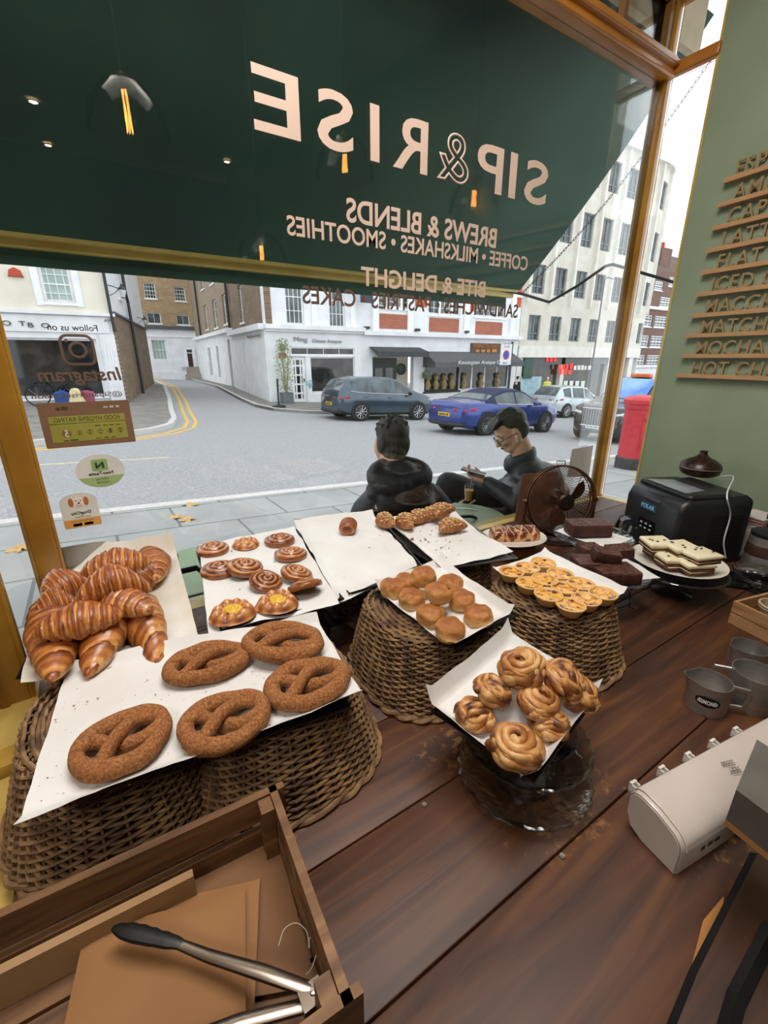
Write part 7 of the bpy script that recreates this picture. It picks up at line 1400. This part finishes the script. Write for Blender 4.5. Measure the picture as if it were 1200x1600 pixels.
def hand_mesh(curl=1.1, spread=.0):
    """palm in +Y direction from wrist at origin, palm facing -Z"""
    b = B(); cap(b, (-.018, .02, 0), (-.022, .075, 0), .017, .016, 10, .75); cap(b, (0, .018, 0), (0, .08, 0), .018, .017, 10, .75); cap(b, (.018, .02, 0), (.022, .074, 0), .017, .015, 10, .75); cap(b, (0, -.03, 0), (0, .03, 0), .024, .024, 12, .8)
    for x, L_ in ((-.031, .068), (-.011, .078), (.010, .073), (.030, .056)):
        p = Vector((x, .082, 0)); a = .25; rr = .0088
        for seg, f_ in enumerate((.42, .32, .26)): q = p + Vector((spread * x, cos(a), -sin(a))) * L_ * f_; cap(b, p, q, rr, rr * .9, 8); p = q; a += curl * .6; rr *= .92
    p = Vector((-.03, .03, -.004)); q = p + Vector((-.028, .028, -.014)); cap(b, p, q, .0115, .010, 8); cap(b, q, q + Vector((-.004, .032, -.014)), .010, .008, 8); return b
def place(px, py_, depth):
    d = ray(px, py_) / 693; q = d * depth; return Vector((q.x, q.y, q.z + EYE))
puff = M('black_puffer_jacket', '1b1c1f', '28292d', scale=8, rough=.5, bump=.006, bscale=22); puff2 = M('charcoal_puffer_jacket', '33363b', '3f4248', scale=8, rough=.45, bump=.004, bscale=30); trou = M('black_trousers', '17181a', '222326', scale=20, rough=.75, bump=.002)
# --- person one, back to the shop
H = place(611, 698, 2.22); g = ground(H.x, H.y) + .12; P = thing('person', 'seated person seen from behind in a black hooded jacket with a grey strap', 'person', (H.x, H.y, g), radians(-27)); P.scale = (1.07,) * 3
hz_ = (H.z - g) / 1.07; sh_ = hz_ - .225; hip = .46
hd = Matrix.Translation((0, 0, hz_)) @ Matrix.Rotation(radians(8), 4, 'Z') @ Matrix.Rotation(radians(7), 4, 'Y') @ Matrix.Rotation(radians(-20), 4, 'X')
b = B(); addm(b, head_mesh(), hd); cap(b, (0, -.045, hz_ - .04), (0, -.05, hz_ - .17), .056, .062); cap(b, (0, -.06, sh_ - .02), (0, -.02, hip + .1), .12, .13, 18)
for s in (-1, 1):
    addm_ = B(); ear(addm_, s); addm(b, addm_, hd); cap(b, (.05 + s * .13, -.05, sh_ - .05), (.055 + s * .2, .03, sh_ - .28), .05, .04); cap(b, (.055 + s * .2, .03, sh_ - .28), (s * .12, .27, sh_ - .33), .038, .03)
    cap(b, (s * .09, 0, hip + .02), (s * .11 - .12, .38, hip), .075, .055); cap(b, (s * .11 - .12, .38, hip), (s * .11 - .12, .40, .09), .05, .035); hm_ = Matrix.Translation((s * .115, .29, sh_ - .335)) @ Matrix.Rotation(-s * .3, 4, 'Z') @ Matrix.Scale(.95, 4); addm(b, hand_mesh(1.0), hm_)
part('body', rem(b, .008, 1), skin, P).data.materials.append(skin) ; P.children[0].data.materials.clear(); P.children[0].data.materials.append(skin)
def rpart(name, b, vox, sm, mat, par, **k): me = rem(b, vox, sm, name); me.materials.clear(); me.materials.append(mat); [setattr(p_, 'use_smooth', True) for p_ in me.polygons]; return part(name, me, mat, par, **k)
b = B(); addm(b, hair_mesh(0), hd); addm(b, B().ball((0, -.05, -.035), .055, .045, .05, 16, 10), hd); rpart('hair', b, .006, 1, hairm, P)
b = B(); ctrs = [(.03, -.045, sh_ + .02, .14, .11, .09), (.06, -.07, sh_ - .10, .195, .15, .14), (.07, -.05, sh_ - .25, .205, .165, .15), (.06, -.03, sh_ - .40, .21, .17, .14), (.03, -.01, hip + .08, .21, .18, .13)]
for c_ in ctrs: b.ball(c_[:3], *c_[3:], 28, 18)
for s in (-1, 1): ox = .055; cap(b, (ox + s * .11, -.06, sh_ - .01), (ox + s * .17, -.03, sh_ - .09), .08, .085, 18); cap(b, (ox + s * .17, -.03, sh_ - .09), (ox + s * .215, .03, sh_ - .31), .085, .072, 18); cap(b, (ox + s * .215, .03, sh_ - .31), (s * .14, .25, sh_ - .335), .068, .05, 16)
rpart('jacket', b, .010, 2, puff, P)
b = B(); hn = Vector((.025, -.11, hz_ - .095))
for k in range(22): a = k / 21 * 2 * pi; b.ball((hn.x + .105 * cos(a), hn.y - .01 + .060 * sin(a), hn.z - .015 + .03 * sin(a)), .048, .045, .05, 12, 8)
b.ball((.025, -.115, hz_ - .11), .105, .07, .07, 20, 14); b.ball((.04, -.165, sh_ - .01), .125, .055, .115, 20, 14); b.ball((.07, -.17, sh_ - .10), .09, .04, .06, 16, 10); b.ball((0, -.11, sh_ + .05), .13, .07, .07, 20, 12); cap(b, (-.1, -.14, sh_ + .04), (.06, -.2, sh_ - .09), .03, .028); cap(b, (.11, -.13, sh_ + .05), (-.02, -.2, sh_ - .08), .03, .026)
rpart('hood', b, .008, 1, puff, P)
strp = M('grey_strap', '6c6c70', '5e5e62', scale=40, rough=.7); part('bag_strap', B().tube([(.165, -.05, sh_ + .075), (.17, -.14, sh_ + .045), (.168, -.20, sh_ - .03), (.155, -.23, sh_ - .10)], .014, 4, flat=.25, up=(0, -1, .3)).tube([(.12, -.235, sh_ - .16), (.06, -.238, sh_ - .27), (.0, -.225, sh_ - .40)], .014, 4, flat=.25, up=(0, -1, .1)), strp, P)
b = B()
for s in (-1, 1): cap(b, (s * .10, -.02, hip + .01), (s * .11 - .12, .38, hip + .01), .095, .075); cap(b, (s * .11 - .12, .38, hip), (s * .11 - .12, .40, .12), .07, .055)
cap(b, (-.1, -.03, hip + .02), (.1, -.03, hip + .02), .11, .11); rpart('trousers', b, .012, 1, trou, P)
for s in (-1, 1): part('shoe', B().ball((s * .11 - .12, .46, .045), .045, .13, .045, 16, 10), black, P)
ch = cchair('black metal armchair under the person in the hooded jacket', H.x, H.y + .0, radians(-27)); bpy.context.view_layer.update(); iv = ch.matrix_world.inverted()
part('armrest', B().tube(catmull([iv @ Vector(aty(*v)) for v in ((655, 812, 1.60), (700, 809, 1.60), (735, 807, 1.62), (745, 812, 1.64), (743, 822, 1.66), (738, 870, 1.70))]), .009, 8), blk, ch)
# --- person two, in profile with phone
H = place(797, 677, 2.66); g = ground(H.x, H.y) + .12; fa = radians(128)   # facing direction: towards the table, left in the picture
fdir = Vector((cos(fa + pi / 2 - pi / 2), 0, 0)); P = thing('person', 'seated person in profile wearing glasses and a charcoal puffer jacket, looking at a phone', 'person', (H.x, H.y, g), 0)
heading = radians(47.5 + 90) # rotate +Y to face left across the view
RZ = radians(47); P.scale = (1.10,) * 3; hz_ = (H.z - g) / 1.10; hip = .50
P.rotation_euler = (0, 0, RZ)
sh_ = hz_ - .225; sy_ = -.12     # shoulders sit behind the forward leaning head
hd = Matrix.Translation((0, -.01, hz_)) @ Matrix.Rotation(radians(12), 4, 'Z') @ Matrix.Rotation(radians(-33), 4, 'X')
b = B(); addm(b, head_mesh(), hd); cap(b, (0, -.05, hz_ - .045), (0, -.10, hz_ - .16), .056, .062); cap(b, (0, sy_ + .0, sh_ - .09), (0, -.18, hip + .1), .09, .11, 18)
rw = Vector((-.02, .235, hip + .275)); lw_ = Vector((.09, .22, hip + .16))
for s, wr_ in ((-1, lw_ * 1), (1, rw)):
    q = B(); ear(q, s); addm(b, q, hd)
LS, LE, LW = Vector((-.17, sy_, sh_ - .03)), Vector((-.22, -.06, hip + .17)), Vector((-.06, .11, hip + .245))
RS, RE, RW = Vector((.17, sy_, sh_ - .03)), Vector((.24, -.05, hip + .15)), Vector((.09, .13, hip + .13))
for S_, E_, W2 in ((LS, LE, LW), (RS, RE, RW)): cap(b, S_, E_, .05, .042); cap(b, E_, W2, .040, .028)
def aim(o, d, upv): d = d.normalized(); x = d.cross(upv).normalized(); z = x.cross(d); return Matrix.Translation(o) @ Matrix((x, d, z)).transposed().to_4x4()
hL = aim(LW, Vector((.03, .16, .05)), Vector((.1, .3, -1))); addm(b, hand_mesh(1.25), hL); hR = aim(RW, Vector((-.05, .14, -.02)), Vector((0, 0, 1))); addm(b, hand_mesh(.7), hR)
for s, kz in ((-1, .02), (1, .17)): cap(b, (s * .09, -.12, hip + .02), (s * .10, .32, hip + kz), .075, .055); cap(b, (s * .10, .32, hip + kz), (s * .13 - (.1 if s > 0 else 0), .34 + (.14 if s > 0 else 0), .09 + kz * .8), .05, .035)
rpart('body', b, .0065, 1, skin, P)
b = B(); addm(b, hair_mesh(3), hd); rpart('hair', b, .006, 1, hairm, P)
b = B()
for c_ in [(0, sy_ - .07, sh_ - .03, .185, .12, .10), (0, sy_ + .02, sh_ + .035, .105, .10, .075), (0, sy_ - .03, sh_ - .08, .205, .145, .13), (0, sy_ - .06, sh_ - .22, .215, .16, .14), (0, sy_ - .07, sh_ - .36, .215, .165, .14), (0, sy_ - .05, hip + .06, .21, .17, .11)]: b.ball(c_[:3], *c_[3:], 28, 18)
for k in range(7): z = sh_ + .0 - k * .075; b.tube([((.205 if k else .15) * cos(a * pi / 14) * 1.02, sy_ - .03 - .008 * k + (.158 if k else .11) * sin(a * pi / 14), z) for a in range(28)], .030, 8, closed=True)
for k in range(18): a = k / 17 * 2 * pi; b.ball((.062 * cos(a), sy_ + .055 + .066 * sin(a), sh_ + .085 - .03 * sin(a)), .022, .022, .045, 10, 8)
rpart('puffer_vest', b, .009, 1, puff2, P)
b = B()
for S_, E_, W2 in ((LS, LE, LW), (RS, RE, RW)): cap(b, S_, E_, .078, .062, 16); cap(b, E_, W2 - (W2 - E_) * .08, .058, .04, 16)
rpart('sleeves', b, .009, 1, puff, P)
b = B()
for s, kz in ((-1, .02), (1, .17)): cap(b, (s * .10, -.13, hip + .01), (s * .10, .32, hip + kz), .095, .082); cap(b, (s * .10, .32, hip + kz), (s * .13 - (.1 if s > 0 else 0), .34 + (.14 if s > 0 else 0), .12 + kz * .8), .074, .055)
cap(b, (-.1, -.13, hip + .02), (.1, -.13, hip + .02), .11, .11); rpart('trousers', b, .012, 1, trou, P)
for s in (-1, 1): part('shoe', B().ball((s * .13 - (.1 if s > 0 else 0), .39 + (.14 if s > 0 else 0), .045 + (.13 if s > 0 else 0)), .045, .13, .045, 16, 10), black, P)
gm_ = M('glasses_frame', '2a2624', rough=.3); b = B()
for s in (-1, 1): b.tube([tuple(hd @ Vector((s * (.033 + .024 * cos(a)), .094 - .004 * abs(cos(a)), .006 + .019 * sin(a)))) for a in [i * pi / 10 for i in range(20)]], .0022, 5, closed=True); b.tube([tuple(hd @ Vector(v)) for v in ((s * .057, .09, .012), (s * .074, .06, .014), (s * .079, -.004, .012), (s * .077, -.02, 0))], .002, 5)
b.tube([tuple(hd @ Vector(v)) for v in ((-.009, .096, .01), (0, .1, .013), (.009, .096, .01))], .002, 5); part('glasses', b, gm_, P)
for s in (-1, 1):
    part('eyebrow', B().tube([tuple(hd @ Vector((s * x, .080 - x * .15, .034 + .1 * x - 2 * x * x))) for x in (.012, .025, .04, .052)], .0035, 6), hairm, P); q = Matrix(hd)
    part('eye', B().ball(tuple(hd @ Vector((s * .033, .071, .008))), .011, n=12, m=8), M('eye_white', 'd8cfc8', rough=.3), P); part('earbud', B().ball(tuple(hd @ Vector((s * .084, .006, -.004))), .0075).tube([tuple(hd @ Vector(v)) for v in ((s * .086, .008, -.004), (s * .086, .012, -.03))], .0035, 6), M('white_earbud', 'f0f0f0', rough=.2), P)
part('lips', B().ball(tuple(hd @ Vector((0, .083, -.045))), .018, .010, .0055, 12, 6), lip, P)
t = thing('pavement_stool', 'round black stool under the person with the phone', 'stool', (H.x + .10, H.y - .06, g)); part('seat', B().lathe([(0, .50), (.17, .50), (.175, .49), (.17, .48), (0, .48)], 28), blk, t)
for k in range(4): a = k * pi / 2 + .4; part('leg', B().tube([(.12 * cos(a), .12 * sin(a), .48), (.19 * cos(a), .19 * sin(a), 0)], .011, 8), blk, t)
ph_ = P.matrix_basis; bpy.context.view_layer.update(); Wm = P.matrix_world.copy()
P.matrix_world; pc_ = Wm @ (hL @ Vector((0, .085, -.026))); solo('mobile_phone', B().rbox(-.036, .036, -.075, .075, -.004, .004, .003, 3), M('phone_black', '101114', rough=.2), 'black mobile phone held by the person with glasses', 'phone', tuple(pc_), rot=(Wm.to_3x3() @ hL.to_3x3() @ Matrix.Rotation(.1, 3, 'X')).to_euler()).data.materials[0]
# --- far pedestrians
def walker(label, x, y, rz, h, top, trm, hairc, vest=None, stride=.14):
    g = ground(x, y) + .12; P = thing('person', label, 'person', (x, y, g), rz); k = h / 1.75; b = B(); T = Matrix.Scale(k, 4)
    def c(*a): cap(b, *a)
    hq = Matrix.Translation((0, .01, 1.62)); addm(b, head_mesh(), hq); c((0, 0, 1.56), (0, 0, 1.42), .055, .06); c((0, 0, 1.36), (0, 0, 1.0), .13, .13)
    for s in (-1, 1): c((s * .18, 0, 1.38), (s * .23, -.02, 1.1), .045, .038); c((s * .23, -.02, 1.1), (s * .2, .12, .9), .036, .026); addm(b, hand_mesh(.8), Matrix.Translation((s * .2, .12, .9)) @ Matrix.Rotation(-1.0, 4, 'X')); c((s * .09, 0, .95), (s * .1, s * stride * .6, .5), .08, .055); c((s * .1, s * stride * .6, .5), (s * .1, s * stride, .08), .05, .035)
    b.v = [tuple(T @ Vector(v)) for v in b.v]; rpart('body', b, .016, 1, skin, P)
    b = B(); b.ball((0, 0, 1.2), .17, .12, .22, 20, 14); c((-.14, 0, 1.38), (.14, 0, 1.38), .085, .085); c((0, 0, 1.2), (0, 0, .95), .16, .155)
    for s in (-1, 1): c((s * .18, 0, 1.38), (s * .235, -.02, 1.1), .062, .055); c((s * .235, -.02, 1.1), (s * .205, .10, .93), .052, .04)
    b.v = [tuple(T @ Vector(v)) for v in b.v]; rpart('jacket', b, .018, 1, top, P); b = B()
    for s in (-1, 1): c((s * .09, 0, .95), (s * .1, s * stride * .6, .5), .095, .075); c((s * .1, s * stride * .6, .5), (s * .1, s * stride, .1), .07, .055)
    b.v = [tuple(T @ Vector(v)) for v in b.v]; rpart('trousers', b, .018, 1, trm, P)
    for s in (-1, 1): part('shoe', B().ball((s * .1 * k, s * stride + .05, .04), .045, .12, .045, 12, 8), black, P)
    if hairc: b = B(); addm(b, hair_mesh(1), hq); b.v = [tuple(T @ Vector(v)) for v in b.v]; rpart('hair', b, .014, 1, hairc, P)
    if vest: part('reflective_stripe', B().tube([(.182 * k * cos(a * pi / 12), .150 * k * sin(a * pi / 12), 1.08 * k) for a in range(24)], .014, 4, closed=True), M('reflective_grey', 'c8ccc8', rough=.3), P)
    return P
hv = M('hi_vis_yellow', 'cfe832', 'c2dc2a', scale=5, rough=.6); blkj = M('black_coat', '1c1d20', '26272a', scale=6, rough=.8)
d = ray(853, 617); X = 25.0; q = d * (29.0 / 693 / 1.0) ; walker('standing person in a bright yellow hi-vis vest near the silver car', q.x, q.y, radians(150), 1.78, hv, blkj, None, vest=True, stride=.02)
d = ray(807, 612) * (26.0 / 693); walker('person in dark clothes walking past the shop windows', d.x, d.y, radians(-95), 1.75, blkj, blkj, hairm)
X, Y = 7.15, 29.6; d = ray(361, 590) * (31.0 / 693); walker('person in black walking along the side street terrace', d.x - .2, d.y, radians(20), 1.75, blkj, blkj, hairm, stride=.2)
# --- parked bicycle with bags by the left shop
bx, by = aty(62, 625, 18.9).x, 18.9; g = ground(bx, by) + .12; t = thing('bicycle', 'bicycle loaded with blue and cream bags outside the corner shop', 'bicycle', (bx + .5, by, g))
for wx in (-.52, .52): w = part('wheel', B().tube([(wx + .33 * cos(a * pi / 18), 0, .34 + .33 * sin(a * pi / 18)) for a in range(36)], .022, 6, closed=True), tyre, t); part('spokes', B().tube([(wx - .32, 0, .34), (wx + .32, 0, .34)], .004, 4).tube([(wx, 0, .02), (wx, 0, .66)], .004, 4).tube([(wx - .22, 0, .12), (wx + .22, 0, .56)], .004, 4).tube([(wx - .22, 0, .56), (wx + .22, 0, .12)], .004, 4), rimm, w)
part('frame', B().tube([(-.52, 0, .34), (-.1, 0, .30), (-.22, 0, .82), (-.52, 0, .34)], .016, 6).tube([(-.1, 0, .30), (.38, 0, .80), (-.2, 0, .74)], .018, 6).tube([(.52, 0, .34), (.38, 0, .84), (.34, 0, 1.0)], .016, 6), black, t); part('handlebar', B().tube([(.34, -.26, 1.02), (.40, -.1, 1.0), (.40, .1, 1.0), (.34, .26, 1.02)], .014, 6), black, t); part('saddle', B().ball((-.24, 0, .9), .13, .07, .035), black, t)
for dx, dy, col, nm, lb in ((.12, -.3, '2c4a8c', 'blue_bag', 'blue bag leaning on the bicycle outside the corner shop'), (.52, -.28, 'd8cca4', 'cream_bag', 'cream rucksack beside the bicycle outside the corner shop'), (.86, -.1, '9a4a68', 'pink_bag', 'dusty pink bag beside the bicycle outside the corner shop')):
    solo(nm, B().rbox(-.19, .19, -.10, .10, 0, .46, .08, 4).ball((.02, 0, .44), .13, .08, .08).jit(.10, 5, dx), M(nm, col, rough=.8), lb, 'bag', (bx + .5 + dx - .0, by + dy, ground(bx, by) + .12))
